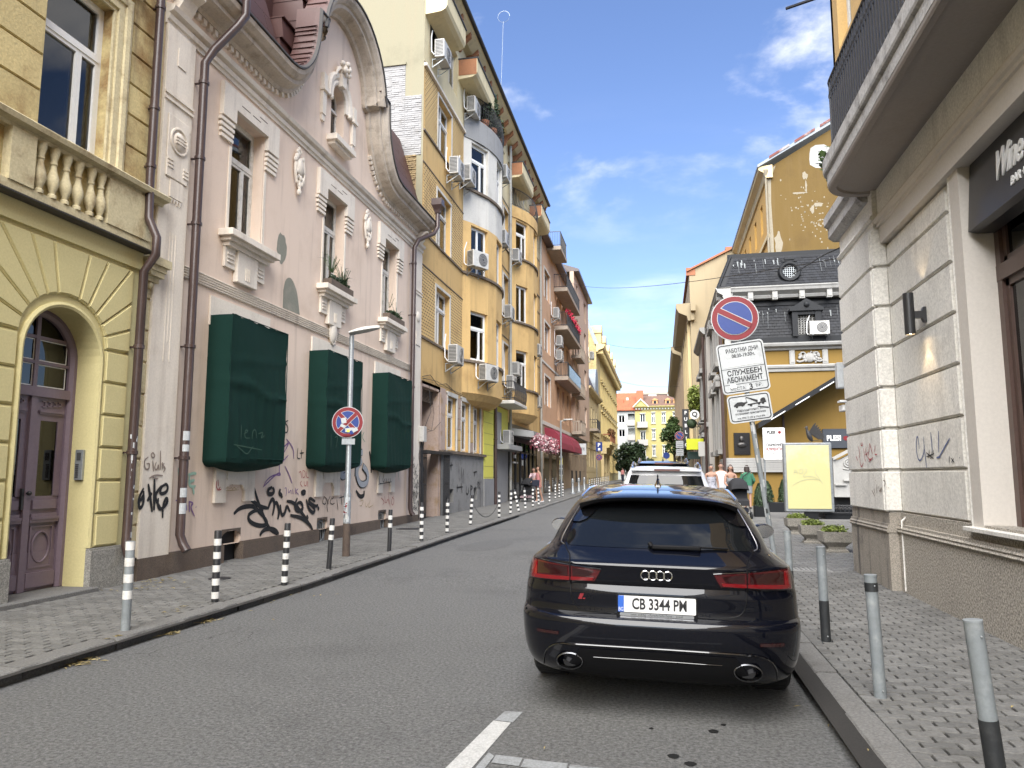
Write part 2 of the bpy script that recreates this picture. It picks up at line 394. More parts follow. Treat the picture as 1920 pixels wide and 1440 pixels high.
# ---------------------------------------------------------------- ground, road, pavements
def asphalt():
 m = mat('asphalt', (.112, .112, .110, 1), .85, c2=(.085, .085, .084, 1), stain=.85, ss=.55, fine=.5, fs=38, bump=.8, bs=70)
 t = m.node_tree; b = t.nodes['Principled BSDF']; old = b.inputs['Base Color'].links[0].from_socket
 geo = N(t, 'ShaderNodeNewGeometry')
 vo = N(t, 'ShaderNodeTexVoronoi', i_Scale=30); LK(t, geo.outputs['Position'], vo.inputs[0])
 r = N(t, 'ShaderNodeMapRange'); r.inputs['From Min'].default_value = .30; r.inputs['From Max'].default_value = .12; r.inputs['To Max'].default_value = .55; LK(t, vo.outputs[0], r.inputs[0])
 pn = N(t, 'ShaderNodeTexNoise', i_Scale=.7, i_Detail=3); LK(t, geo.outputs['Position'], pn.inputs[0])
 pr = N(t, 'ShaderNodeMapRange'); pr.inputs['From Min'].default_value = .42; pr.inputs['From Max'].default_value = .62; LK(t, pn.outputs[0], pr.inputs[0])
 mu = N(t, 'ShaderNodeMath', operation='MULTIPLY'); LK(t, r.outputs[0], mu.inputs[0]); LK(t, pr.outputs[0], mu.inputs[1])
 x = N(t, 'ShaderNodeMix', data_type='RGBA'); LK(t, mu.outputs[0], x.inputs[0]); LK(t, old, x.inputs[6]); x.inputs[7].default_value = (.25, .245, .235, 1)
 nz = N(t, 'ShaderNodeTexNoise', i_Scale=3, i_Detail=4); LK(t, geo.outputs['Position'], nz.inputs[0])
 ad = N(t, 'ShaderNodeMix', data_type='RGBA', blend_type='ADD'); ad.inputs[0].default_value = .25; LK(t, geo.outputs['Position'], ad.inputs[6]); LK(t, nz.outputs[1], ad.inputs[7])
 mpp = N(t, 'ShaderNodeMapping'); mpp.inputs['Scale'].default_value = (1.1, .55, 1); LK(t, ad.outputs[2], mpp.inputs[0])
 vc = N(t, 'ShaderNodeTexVoronoi', feature='DISTANCE_TO_EDGE', i_Scale=1.9); LK(t, mpp.outputs[0], vc.inputs[0])
 cr = N(t, 'ShaderNodeMapRange'); cr.inputs['From Min'].default_value = .012; cr.inputs['From Max'].default_value = .002; LK(t, vc.outputs[0], cr.inputs[0])
 pm = N(t, 'ShaderNodeTexNoise', i_Scale=.33, i_Detail=2); mo = N(t, 'ShaderNodeMapping'); mo.inputs['Location'].default_value = (1.2, .6, 0); LK(t, geo.outputs['Position'], mo.inputs[0]); LK(t, mo.outputs[0], pm.inputs[0])
 pmr = N(t, 'ShaderNodeMapRange'); pmr.inputs['From Min'].default_value = .54; pmr.inputs['From Max'].default_value = .62; pmr.inputs['To Max'].default_value = .7; LK(t, pm.outputs[0], pmr.inputs[0])
 cm = N(t, 'ShaderNodeMath', operation='MULTIPLY'); LK(t, cr.outputs[0], cm.inputs[0]); LK(t, pmr.outputs[0], cm.inputs[1])
 y = N(t, 'ShaderNodeMix', data_type='RGBA'); LK(t, cm.outputs[0], y.inputs[0]); LK(t, x.outputs[2], y.inputs[6]); y.inputs[7].default_value = (.018, .017, .016, 1)
 LK(t, y.outputs[2], b.inputs['Base Color'])
 return m
M['asphalt'] = asphalt()
M['asphalt_patch'] = mat('asphalt_patch', (.095, .095, .094, 1), .85, c2=(.078, .078, .078, 1), stain=.7, ss=1.5, fine=.5, fs=60, bump=.6, bs=70)
M['paver'] = mat('paver', (.142, .139, .131, 1), .85, c2=(.105, .102, .095, 1), stain=.85, ss=1.6, fine=.2, fs=40, bump=.35, bs=60, isl=.2)
M['joint'] = mat('sand_joint', (.022, .020, .018, 1), .95, fine=.3, fs=90)
M['kerb'] = mat('kerb_stone', (.15, .146, .138, 1), .85, c2=(.105, .10, .092, 1), stain=.8, ss=2.2, fine=.3, fs=55, bump=.6, bs=40, isl=.10)
M['marking'] = mat('road_paint', (.42, .42, .41, 1), .75, c2=(.30, .30, .29, 1), stain=.8, ss=9, fine=.2, fs=70, bump=.3, bs=80)
M['marking_old'] = mat('worn_road_paint', (.24, .25, .255, 1), .8, c2=(.12, .12, .12, 1), stain=.9, ss=8, fine=.2, fs=70)
M['earth'] = mat('earth', (.09, .08, .065, 1), .95, c2=(.05, .05, .03, 1), stain=.7)
YS = [-25, -10, 0, 4, 8, 10, 14, 20, 30, 40, 55, 70, 85, 120, 215]
def sheet(xs, z, ys=YS, zz=None):
 m = MB()
 if zz:
  for a, b in zip(ys[:-1], ys[1:]):
   for (c, p), (e, q) in zip(zip(xs, zz), zip(xs[1:], zz[1:])): m.face([(c, a, p + gz(a)), (e, a, q + gz(a)), (e, b, q + gz(b)), (c, b, p + gz(b))])
  return m
 for a, b in zip(ys[:-1], ys[1:]):
  for c, e in zip(xs[:-1], xs[1:]): m.face([(c, a, z + gz(a)), (e, a, z + gz(a)), (e, b, z + gz(b)), (c, b, z + gz(b))])
 return m
g = MB(); g.face([(-1500, -1500, -.25), (1500, -1500, -.25), (1500, 1500, -.25), (-1500, 1500, -.25)]); struct('ground', g, M['earth'])
road = struct('road', sheet([-4.94, -2, 0, .99, 1.13], 0, YS, [0, 0, 0, 0, .038]), M['asphalt'])
g = MB(); g.face([(-45, 135, .70), (45, 135, .70), (45, 215, .70), (-45, 215, .70)]); struct('far_road', g, M['asphalt'])
pt = MB()
for x0, x1, y0, y1 in ((-2.55, -.9, 13.2, 15.6), (-4.4, -3.2, 15, 17.6)):
 pl = chaikin([(x0, y0), (x1 - .2, y0 + .1), (x1, y1 - .3), (x0 + .3, y1)], 2, True)
 pt.face([(x, y, .004 + gz(y)) for x, y in pl])
obj('asphalt_patch', pt, M['asphalt_patch'], road)
mk = MB(); mk.face([(-1.30, 3.0, .004), (-1.14, 3.0, .004), (-.985, 4.93, .004), (-1.105, 4.95, .004)]); obj('bay_line', mk, M['marking'], road)
mk = MB(); mk.face([(-1.10, 4.96, .004), (-.975, 4.94, .004), (-.95, 5.16, .004), (-1.07, 5.16, .004)]); mk.face([(-1.12, 3.0, .004), (-1.06, 3.0, .004), (-.965, 4.35, .004), (-1.01, 4.4, .004)]); obj('bay_line_old', mk, M['marking_old'], road)
mk = MB()
px = -.96
for k, w in enumerate((.17, .26, .22, .3, .27, .3)):
 y0 = 4.30 - .03 * k; mk.face([(px, y0 - .05, .004), (px + w - .012, y0 - .07 - .01 * (k % 2), .004), (px + w - .012, y0 + .05, .004), (px, y0 + .07, .004)]); px += w
obj('bay_cross_line', mk, M['marking_old'], road)
sp = MB()
for x, y, r in ((.28, 5.02, .028), (.03, 4.55, .03), (.12, 4.45, .027), (.35, 5.16, .016), (-.1, 5.0, .012)):
 sp.face([(x + r * 1.25 * math.cos(a) * random.uniform(.8, 1.1), y + r * 1.3 * math.sin(a) * random.uniform(.8, 1.1), .0035) for a in [i * .5 for i in range(12)]])
obj('oil_spot', sp, mat('oil_spot', (.012, .012, .012, 1), .5, fine=.2), road, fix=False)
def project(p):
 d = cam.rotation_euler.to_matrix().transposed() @ (Vector(p) - cam.location)
 return (None, None, 1) if d.z > -.1 else (960 + 1400 * d.x / -d.z, 720 + 1400 * d.y / d.z, -d.z)
def paver_rows(x0, x1, y0, y1, z, L=.2, w=.1):
 """positions of interlocking pavers laid in rows across the pavement"""
 out = []
 for r in range(int(y0 / w), int(y1 / w)):
  y = r * w + w / 2; k = 0; xs = x0 + (L / 2 if r % 2 else 0) - L
  while xs < x1:
   a, b = max(xs, x0), min(xs + L, x1)
   if b - a > .05: out.append((a, b, y, r % 2))
   xs += L
 return out
def paver_poly(a, b, y, odd, x0, L=.2, w=.1, gap=.0085):
 n = max(3, int((b - a) / .034)); amp = .0095
 f = lambda x: amp * math.sin(2 * math.pi * (x - x0) / L) + (amp * .4) * math.sin(4 * math.pi * (x - x0) / L)
 xs = [a + gap + (b - a - 2 * gap) * i / n for i in range(n + 1)]
 return [(x, y - w / 2 + gap + f(x)) for x in xs] + [(x, y + w / 2 - gap + f(x)) for x in reversed(xs)]
def add_paver(m, pl, z, tilt=(0, 0)):
 cx = sum(p[0] for p in pl) / len(pl); cy = sum(p[1] for p in pl) / len(pl)
 zz = lambda x, y: z + (x - cx) * tilt[0] + (y - cy) * tilt[1]
 top = [m.pt((cx + (x - cx) * .975, cy + (y - cy) * .95, zz(x, y))) for x, y in pl]
 mid = [m.pt((x, y, zz(x, y) - .005)) for x, y in pl]
 bot = [m.pt((x, y, z - .02)) for x, y in pl]
 m.rings([bot, mid, top]); m.idx(top)
def pavement(name, x0, x1, y0, y1, z, ystuff, keep=lambda x, y: True, n_parts=300):
 base = sheet([x0 - .3, x1 + .3], z - .016, [-25, 0, 5, 10, 14, 18, ystuff])
 p = struct(name, base, M['joint'])
 cand = []; rest = MB()
 for a, b, y, odd in paver_rows(x0, x1, y0, ystuff, z):
  if not keep((a + b) / 2, y): continue
  q = project(((a + b) / 2, y, z + gz(y)))
  inv = q[0] is not None and -30 < q[0] < 1950 and -30 < q[1] < 1475
  cand.append((q[2] if inv else 99, a, b, y, odd))
 cand.sort(key=lambda c: c[0])
 for i, (d, a, b, y, odd) in enumerate(cand):
  tz = z + gz(y) + random.uniform(-.002, .002); tl = (random.uniform(-.012, .012), random.uniform(-.018, .018)); pl = paver_poly(a, b, y, odd, x0)
  if i < n_parts and d < 90:
   m = MB(); add_paver(m, pl, tz, tl); obj('paving_stone', m, M['paver'], p)
  else: add_paver(rest, pl, tz, tl)
 o = obj('paving_stones', rest, M['paver'], p); o['kind'] = 'stuff'
 return p
pav_l = pavement('pavement_left', -7.5, -5.16, 2.0, 24, .09, 26)
pav_r = pavement('pavement_right', 1.285, 6.5, 1.5, 22, .09, 24, keep=lambda x, y: y > 12.5 or x < 3.1)
def brick_far():
 m = mat('far_paving', (.145, .141, .132, 1), .85, c2=(.108, .105, .098, 1), stain=.8, ss=1.0, fine=.2, fs=20)
 return m
M['far_paving'] = brick_far()
struct('pavement_left_far', sheet([-9, -5.16], .092, [26, 30, 40, 55, 70, 85, 120, 160]), M['far_paving'])
struct('pavement_right_far', sheet([1.285, 14], .092, [24, 30, 40, 55, 70, 85, 120, 160]), M['far_paving'])
struct('yard', sheet([6.5, 14], .088, [12, 18, 24]), M['far_paving'])
def kerb(name, x0, x1, y0, y1, z, side):
 b = struct(name, sheet([x0 + .01, x1 - .01], z - .03, [-25, 0, 10, 30, 55, 85, 160]), M['joint'])
 y = y0; k = 0
 while y < y1:
  L = random.choice((.98, 1.0, 1.02)) if random.random() < .85 else .55
  j = random.uniform(-.012, .012); zz = z + random.uniform(-.012, .008); m = MB(); n = 6; rows = []
  for i in range(n + 1):
   yy = y + .008 + (L - .016) * i / n; q = random.uniform(-.006, .006)
   s0, s1 = (x0, x1) if side > 0 else (x1, x0)         # s0 faces the road
   d = 1 if s1 > s0 else -1
   zt = zz + gz(yy)
   rows.append([(s0 + j + q, yy, -.03 + gz(yy)), (s0 + j + q, yy, zt - .03 + q), (s0 + j + d * (.02 + q), yy, zt - .006), (s0 + j + d * .05, yy, zt), (s1, yy, zt + .002), (s1, yy, -.03 + gz(yy))])
  m.loft(rows); obj('kerb_stone', m, M['kerb'], b); y += L; k += 1
 if y1 < 150:
  m = MB()
  for a, c in zip([y, 85], [85, 160]): m.loft([[(x0, q, gz(q)), (x0, q, z + gz(q)), (x1, q, z + gz(q)), (x1, q, gz(q))] for q in (a, c)])
  obj('kerb_run', m, M['kerb'], b)
kerb('kerb_left', -5.15, -4.93, 2.2, 60, .093, -1)
kerb('kerb_right', 1.11, 1.28, 2.2, 46, .093, 1)
t = MB()
for k in range(15): t.box(1.5 + .07 * k, 1.5 + .07 * k + .035, 12.45, 12.85, .115, .124)
t.box(1.48, 2.56, 12.42, 12.88, .09, .115)
obj('ribbed_strip', t, mat('ribbed_slab', (.26, .255, .24, 1), .8, c2=(.19, .185, .17, 1), stain=.6, ss=5), pav_r)
for (x, y, r) in ((-6.35, 10.1, .16), (-6.6, 19.2, .34)):
 c = MB(); c.lathe([(r, .09 + gz(y)), (r, .096 + gz(y)), (r * .9, .097 + gz(y)), (.01, .097 + gz(y))], (x, y), 20); obj('iron_cover', c, M['iron'], pav_l)
lf = mat('dry_leaf', (.30, .24, .10, 1), .8, c2=(.16, .11, .05, 1), stain=.9, ss=14, isl=.3)
def litter(spots, name):
 m = MB()
 for x, y, z, s, n in spots:
  for _ in range(n):
   a = random.uniform(0, 6.28); px_, py_ = x + random.gauss(0, s), y + random.gauss(0, s * 1.6); l, w = random.uniform(.02, .05), random.uniform(.004, .011)
   c, q = math.cos(a), math.sin(a); zz = z + gz(py_) + random.uniform(.002, .012)
   m.face([(px_ - c * l, py_ - q * l, zz), (px_ + q * w, py_ - c * w, zz + random.uniform(0, .012)), (px_ + c * l, py_ + q * l, zz), (px_ - q * w, py_ + c * w, zz + .006)])
 o = obj(name, m, lf, fix=False); tag(o, 'dry narrow leaves lying along the left gutter and kerb', 'leaf litter', kind='stuff')
litter([(-4.87, 5.75, .003, .06, 40), (-4.86, 6.9, .003, .04, 22), (-4.88, 7.6, .003, .04, 26), (-5.0, 6.3, .095, .03, 7), (-6.8, 9.0, .1, .2, 40), (-7.1, 9.6, .1, .12, 30), (-5.3, 7.7, .1, .1, 10), (-4.9, 9, .003, .3, 16), (1.05, 5.6, .003, .1, 9), (-.7, 4.5, .004, .01, 1), (2.2, 5.5, .1, .5, 7), (.9, 7, .003, .2, 6)], 'leaf_litter')
# ---------------------------------------------------------------- left: yellow house with the arched door
M['yellow'] = mat('yellow_stucco', (.58, .51, .26, 1), .8, c2=(.50, .44, .22, 1), stain=.5, ss=1.2, fine=.06, fs=40, bump=.08, bs=60)
M['yellow_old'] = mat('peeling_stucco', (.56, .46, .23, 1), .85, c2=(.27, .165, .065, 1), stain=1.0, ss=1.15, streak=.9, fine=.14, fs=30, bump=.35, bs=25, isl=.08, dirt=(.14, .10, .06, 1))
M['stucco_trim'] = mat('weathered_trim', (.56, .49, .31, 1), .85, c2=(.30, .22, .12, 1), stain=.85, ss=3, streak=.45, fine=.12, bump=.3, bs=35)
M['granite'] = mat('granite', (.25, .24, .215, 1), .8, c2=(.16, .15, .13, 1), stain=.7, ss=1.5, fine=.5, fs=60)
M['mauve'] = mat('mauve_door_paint', (.17, .125, .155, 1), .45, c2=(.14, .10, .125, 1), stain=.5, ss=3, fine=.06)
M['soot'] = mat('dark_flashing', (.05, .045, .04, 1), .6)
yh = thing('yellow_house', 'yellow stucco house with rusticated arched doorway and mauve double door', 'house', (XL, 8, 0))
DC, DR, DS = 8.05, .62, 3.08                # door centre, radius, springing height
w = MB(FL)
def arch(u, r, s, n=20): return [(u + r * math.cos(math.pi * i / n), s + r * math.sin(math.pi * i / n)) for i in range(n + 1)]
ap = arch(DC, DR, DS)
w.wall(-14, DC - DR, .05, 4.62); w.wall(DC + DR, 9.42, .05, 4.62)
for (a, b) in zip(ap[:-1], ap[1:]): w.face([(a[0], 0, a[1]), (b[0], 0, b[1]), (b[0], 0, 4.62), (a[0], 0, 4.62)])
rv = [(DC + DR, .05)] + ap + [(DC - DR, .05)]
for a, b in zip(rv[:-1], rv[1:]): w.face([(a[0], 0, a[1]), (b[0], 0, b[1]), (b[0], -.45, b[1]), (a[0], -.45, a[1])])
obj('ground_floor_wall', w, M['yellow'], yh, fix=False)
up = MB(FL); up.wall(-14, 9.42, 4.62, 12.5, [(7.4, 8.52, 5.78, 8.08), (4.2, 5.3, 5.78, 8.08), (.9, 2, 5.78, 8.08), (7.4, 8.52, 9.5, 11.6)], .35)
obj('upper_wall', up, M['yellow_old'], yh, fix=False)
sh = MB(); sh.box(-19, XL - .95, -14, 9.4, 0, 12.4); obj('core', sh, M['dark'], yh)
rf = MB(); rf.loft([[(XL + .5, y, 12.5), (XL + .5, y, 12.7), (-13, y, 15.5), (-19, y, 12.5)] for y in (-14, 9.4)]); obj('roof', rf, mat('tile_roof', (.25, .09, .05, 1), .8, fine=.2), yh)
def stone(parent, poly, m, v0=0.0, v1=.045, name='stone_block', T=FL, two=True):
 b = MB(T); c = Vector((sum(p[0] for p in poly) / len(poly), sum(p[1] for p in poly) / len(poly)))
 def ins(d):
  o = []; n = len(poly)
  for i in range(n):
   p, a, q = Vector(poly[i]), Vector(poly[i - 1]), Vector(poly[(i + 1) % n])
   e1, e2 = (p - a).normalized(), (q - p).normalized(); n1, n2 = Vector((-e1.y, e1.x)), Vector((-e2.y, e2.x))
   if n1.dot(c - p) < 0 and n2.dot(c - p) < 0: n1, n2 = -n1, -n2
   mm = n1 + n2; mm = mm / max(.3, mm.length_squared) * 2
   o.append(p + mm * d * .5 * 1.0)
  return o
 lv = [(.010, v0), (.010, v0 + (v1 - v0) * .45), (.022, v0 + (v1 - v0) * .6)] + ([(.042, v0 + (v1 - v0) * .6), (.055, v1)] if two else [(.03, v1)])
 b.loft([[(q.x, v, q.y) for q in ins(d)] for d, v in lv])
 return obj(name, b, m, parent)
for side in (1, -1):
 for i in range(6):
  z0 = .64 + .44 * i; a, b = DC + side * (DR + .09), DC + side * 1.16
  stone(yh, [(min(a, b), z0), (max(a, b), z0), (max(a, b), z0 + .43), (min(a, b), z0 + .43)], M['yellow'])
 for i, z0 in enumerate((.64, 1.52, 2.4)):
  pass
ang = [0, 17, 33, 48, 62, 76, 104, 118, 132, 147, 163, 180]
ytop = 4.5
for a0, a1 in zip(ang[:-1], ang[1:]):
 def out(a):
  c, s = math.cos(R(a)), math.sin(R(a))
  t = min((1.16 / abs(c)) if abs(c) > 1e-3 else 9, ((ytop - DS - .2) / s) if s > 1e-3 else 9)
  return (DC + c * t, DS + .2 + s * t) if t * s > .05 else (DC + c * t, DS + .2)
 c = [(DC + (DR + .08) * math.cos(R(a)), DS + .2 + (DR - .04) * math.sin(R(a))) for a in (a0, (a0 + a1) / 2, a1)]
 o0, o1 = out(a0), out(a1)
 if a0 == 0: o0 = (DC + 1.16, DS + .22)
 if a1 == 180: o1 = (DC - 1.16, DS + .22)
 mid = []
 for (cx, cy) in ((DC + 1.16, ytop), (DC - 1.16, ytop)):
  an = math.degrees(math.atan2(cy - DS - .2, cx - DC))
  if a0 < an < a1: mid = [(cx, cy)]
 stone(yh, c[::-1] + [o0] + mid + [o1], M['yellow'])
arc = MB(FL)
arc.mould([(DC + DR, .64)] + ap + [(DC - DR, .64)], [(-.02, .003), (-.02, -.065), (.03, -.065), (.045, -.03), (.03, .003)]); obj('arch_moulding', arc, M['yellow'], yh)
pl = MB(FL)
for a, b in ((DC + DR, 9.3), (6.2, DC - DR), (-14, 6.1)): pl.box(a, b, 0, .09, .0, .6); pl.box(a, b, 0, .07, .6, .63)
obj('plinth', pl, M['granite'], yh)
st = MB(FL); st.box(DC - .9, DC + DR + .05, -.45, .2, .05, .145, .01); obj('door_step', st, M['kerb'], yh)
bd = MB(FL); bd.box(-14, 9.36, 0, .05, 4.55, 4.8); obj('fascia', bd, M['yellow'], yh)
bd = MB(FL); bd.loft([[(u, 0, 4.8), (u, .16, 4.8), (u, .2, 4.815), (u, .2, 4.83), (u, 0, 4.88)] for u in (-14, 9.4)]); obj('flashing', bd, M['soot'], yh)
bd = MB(FL)
bd.mould([(-14, 5.62), (9.68, 5.62)], [(0, 0), (.08, 0), (.1, .04), (.2, .06), (.22, .12), (.2, .14), (0, .18)])
bd.box(-14, 9.42, 0, .1, 4.88, 4.98)
for a, b in ((8.52, 9.4), (6.95, 7.3), (5.5, 6.2)): bd.box(a, b, 0, .12, 4.98, 5.62)
obj('balustrade_rail', bd, M['stucco_trim'], yh)
for u in (7.42, 7.62, 7.82, 8.02, 8.24, 8.42):
 b = MB(); b.lathe([(.055, 4.98), (.055, 5.02), (.035, 5.04), (.05, 5.09), (.075, 5.17), (.07, 5.24), (.04, 5.34), (.032, 5.4), (.045, 5.42), (.035, 5.46), (.05, 5.52), (.06, 5.56), (.06, 5.62)], (XL + .07, u), 12)
 obj('baluster', b, M['stucco_trim'], yh)
for i in range(9):
 z0 = 5.82 + .46 * i
 for a, b in ((8.86, 9.40), (6.2, 7.38), (4.9, 6.2)):
  if z0 < 8.6: stone(yh, [(a, z0), (b, z0), (b, z0 + .45), (a, z0 + .45)], M['yellow_old'], 0, .035, two=False)
tr = MB(FL); tr.mould([(8.52, 5.78), (8.52, 8.08), (7.4, 8.08)], [(-.02, .003), (.015, .003), (.015, -.05), (.05, -.05), (.05, -.16), (.08, -.17), (.09, -.24), (.07, -.3), (0, -.3)])
tr.mould([(6.9, 8.52), (9.0, 8.52)], [(0, 0), (.05, 0), (.1, .06), (.22, .08), (.24, .16), (0, .2)])
obj('window_surround', tr, M['stucco_trim'], yh)
o = put_window(yh, FL, ROT_L, 7.96, 5.78, 1.12, 2.30, .19, 'wide', 'white_frame', 0)
bl = MB()
for k in range(44): bl.box(-.30, .50, -.11, -.085, .08 + k * .033, .092 + k * .033)
obj('blind', bl, M['curtain'], o)
for u in (4.75, 1.45): put_window(yh, FL, ROT_L, u, 5.78, 1.1, 2.30, .2, 'wide')
put_window(yh, FL, ROT_L, 7.96, 9.5, 1.12, 2.10, .19, 'cross')
pr = MB(FL)
for i in range(9): pr.box(9.42, 9.62, -.1, .02 + .004 * (i % 2), .42 + .47 * i, .86 + .47 * i, .01)
pr.box(9.42, 9.60, -.1, .0, .3, 4.6); pr.box(9.40, 9.66, 0, .1, 4.42, 4.5); pr.box(9.40, 9.7, 0, .16, 4.5, 4.58); pr.box(9.4, 9.78, 0, .22, 4.66, 4.78); pr.box(9.4, 9.72, 0, .18, 4.58, 4.66)
pr.ball((9.5, .06, 4.36), .06, 10, 6); pr.box(9.42, 9.6, -.1, 0, 4.78, 12)
obj('corner_pier', pr, M['stucco_trim'], yh)
D = -.40
dr = obj('door', MB(FL).box(DC - .05, DC + .05, D - .03, D + .05, .15, 2.6), M['mauve'], yh)
fr = MB(FL); fr.mould([(DC + DR, .15)] + ap + [(DC - DR, .15)], [(D - .06, 0), (D - .06, .085), (D + .04, .085), (D + .08, .05), (D + .08, 0)]); fr.box(DC - DR + .08, DC + DR - .08, D - .06, D + .07, 2.58, 2.70); obj('door_frame', fr, M['mauve'], dr)
fb = MB(FL); fb.box(DC - .03, DC + .03, D - .03, D + .03, 2.7, 3.63)
for z in (3.02, 3.34):
 hw = DR - .07 if z < DS else math.sqrt((DR - .07) ** 2 - (z - DS) ** 2); fb.box(DC - hw, DC + hw, D - .03, D + .028, z - .02, z + .02)
obj('fanlight_bars', fb, M['mauve'], dr)
gl = MB(FL); pts = [(DC + DR - .08, 2.7)] + [(DC + (DR - .08) * math.cos(math.pi * i / 16), DS + (DR - .08) * math.sin(math.pi * i / 16)) for i in range(17)] + [(DC - DR + .08, 2.7)]
gl.loft([[(p[0], D - .01, p[1]) for p in pts], [(p[0], D, p[1]) for p in pts]]); obj('fanlight_glass', gl, M['glass_dark'], dr)
ed = MB(FL)                                # pale putty line round the lights
for x0, x1 in ((DC - .5, DC - .035), (DC + .035, DC + .5)):
 for z0, z1 in ((2.72, 2.99), (3.05, 3.31)):
  for q in (z0, z1): ed.box(x0, x1, D, D + .006, q - .006, q + .006)
  for q in (x0, x1): ed.box(q - .006, q + .006, D, D + .005, z0, z1)
obj('putty', ed, M['white'], dr)
for s in (1, -1):
 L = MB(FL); a, b = sorted((DC + s * .05, DC + s * .535))
 L.box(a, b, D - .03, D + .012, .15, .62); L.box(a, b, D - .03, D + .0, .62, 1.32)
 L.box(a, b, D - .03, D + .012, 2.34, 2.58)
 g0, g1 = a + .1, b - .1
 L.box(a, g0, D - .03, D + .012, 1.32, 2.34); L.box(g1, b, D - .03, D + .012, 1.32, 2.34); L.box(g0, g1, D - .03, D + .012, 2.28, 2.34)
 L.box(a + .02, b - .02, D, D + .05, .99, 1.03); L.box(a + .03, b - .03, D, D + .065, 1.03, 1.06); L.box(a + .04, b - .04, D, D + .04, 1.06, 1.1)
 L.box(a + .02, b - .02, D + .012, D + .045, .19, .37)
 L.box(a + .06, b - .06, D, D + .03, 1.16, 1.27)
 for q in (.42, .93): L.box(a + .06, b - .06, D, D + .02, q, q + .02)
 for q in (a + .06, b - .08): L.box(q, q + .02, D, D + .02, .44, .93)
 c = (a + b) / 2
 L.tube([(c + .135 * math.cos(t), D + .012, .68 + .19 * math.sin(t)) for t in [i * math.pi / 12 for i in range(25)]], .014, 6, False)
 L.box(a + .06, b - .06, D, D + .03, 2.36, 2.385); L.box(a + .05, b - .05, D, D + .045, 2.385, 2.41)
 for k in range(4):
  q = a + .1 + k * .085; L.box(q, q + .05, D + .012, D + .028, 2.52, 2.535); L.box(q + .035, q + .05, D + .012, D + .028, 2.455 + .01 * k, 2.52); L.box(q + .0, q + .035, D + .012, D + .028, 2.45 + .01 * k, 2.465 + .01 * k)
 lf_ = obj('door_leaf', L, M['mauve'], dr)
 obj('door_glass', MB(FL).box(g0, g1, D - .012, D - .004, 1.32, 2.28), M['glass_dark'], dr)
h = MB(FL); h.box(DC - .09, DC - .06, D + .02, D + .05, 1.16, 1.42); h.ball((DC - .02, D + .09, 1.36), .03, 10, 6); h.tube([(DC - .03, D, 1.36), (DC - .02, D + .09, 1.36)], .01, 6); obj('handle', h, M['iron'], dr)
ic = MB(); ic.box(-7.62, -7.5, DC + DR - .045, DC + DR - .002, 1.52, 1.92, .005); io = obj('intercom', ic, M['galv'], yh)
bt = MB()
for k in range(7): bt.box(-7.6, -7.555, DC + DR - .05, DC + DR - .045, 1.55 + .027 * k, 1.57 + .027 * k)
bt.box(-7.59, -7.53, DC + DR - .05, DC + DR - .045, 1.78, 1.88); obj('button_panel', bt, M['ac_dark'], io)
# ---------------------------------------------------------------- downpipes
def downpipe(path, r, label, ends=True, m='pipe', z_br=()):
 b = MB(); b.tube(path, r, 10)
 o = obj('downpipe', b, M[m]); tag(o, label, 'downpipe', 'downpipes on the left house fronts')
 c = MB()
 for z in z_br:
  for p, q in zip(path[:-1], path[1:]):
   lo, hi = (p, q) if p[2] < q[2] else (q, p)
   if lo[2] <= z <= hi[2] and hi[2] - lo[2] > .3:
    t = (z - lo[2]) / (hi[2] - lo[2]); x, y = lo[0] + (hi[0] - lo[0]) * t, lo[1] + (hi[1] - lo[1]) * t
    c.lathe([(r * 1.02, z - .03), (r * 1.22, z - .025), (r * 1.22, z + .025), (r * 1.02, z + .03)], (x, y), 10); c.box(XL, x, y - .015, y + .015, z - .012, z + .012)
 if z_br: obj('pipe_clip', c, M[m], o)
 return o
px_ = XL + .14
dp1 = downpipe([(px_ + .12, 9.22, .42), (px_ + .05, 9.24, .5), (px_, 9.25, .62), (px_, 9.27, 4.5), (px_ + .17, 9.28, 4.75), (px_ + .17, 9.28, 5.0), (px_ + .02, 9.28, 5.3), (px_, 9.28, 5.9), (px_, 9.28, 12.3)], .062, 'brown downpipe between the arched doorway and the pale pilaster', z_br=(1.9, 3.4, 5.1 + 1.0, 7.0, 8.6))
px2 = XL + .16
dp2 = downpipe([(px2 + .13, 10.4, .44), (px2 + .06, 10.4, .54), (px2, 10.4, .68), (px2, 10.4, 8.35), (px2 + .1, 10.48, 8.62), (px2 + .32, 10.78, 9.2), (px2 + .42, 10.85, 9.42), (px2 + .42, 10.85, 9.75)], .07, 'brown downpipe with an elbow under the pink cornice', z_br=(1.85, 3.6, 5.6, 6.7, 8.0))
dp3 = downpipe([(px2 + .1, 21.15, .42), (px2 + .03, 21.15, .52), (px2, 21.15, .64), (px2, 21.15, 8.5), (px2 + .08, 21.3, 8.78), (px2 + .35, 22.0, 9.2), (px2 + .42, 22.15, 9.45), (px2 + .42, 22.15, 10.05)], .07, 'brown downpipe with square hopper at the far end of pink house', z_br=(1.9, 4.2, 6.4, 8.0))
hp = MB(); hp.loft([[(px2 + .42 - s, 22.15 - s, z), (px2 + .42 + s, 22.15 - s, z), (px2 + .42 + s, 22.15 + s, z), (px2 + .42 - s, 22.15 + s, z)] for s, z in ((.08, 9.9), (.1, 10.0), (.17, 10.15), (.17, 10.36))]); obj('hopper', hp, M['pipe'], dp3)
pap = MB()
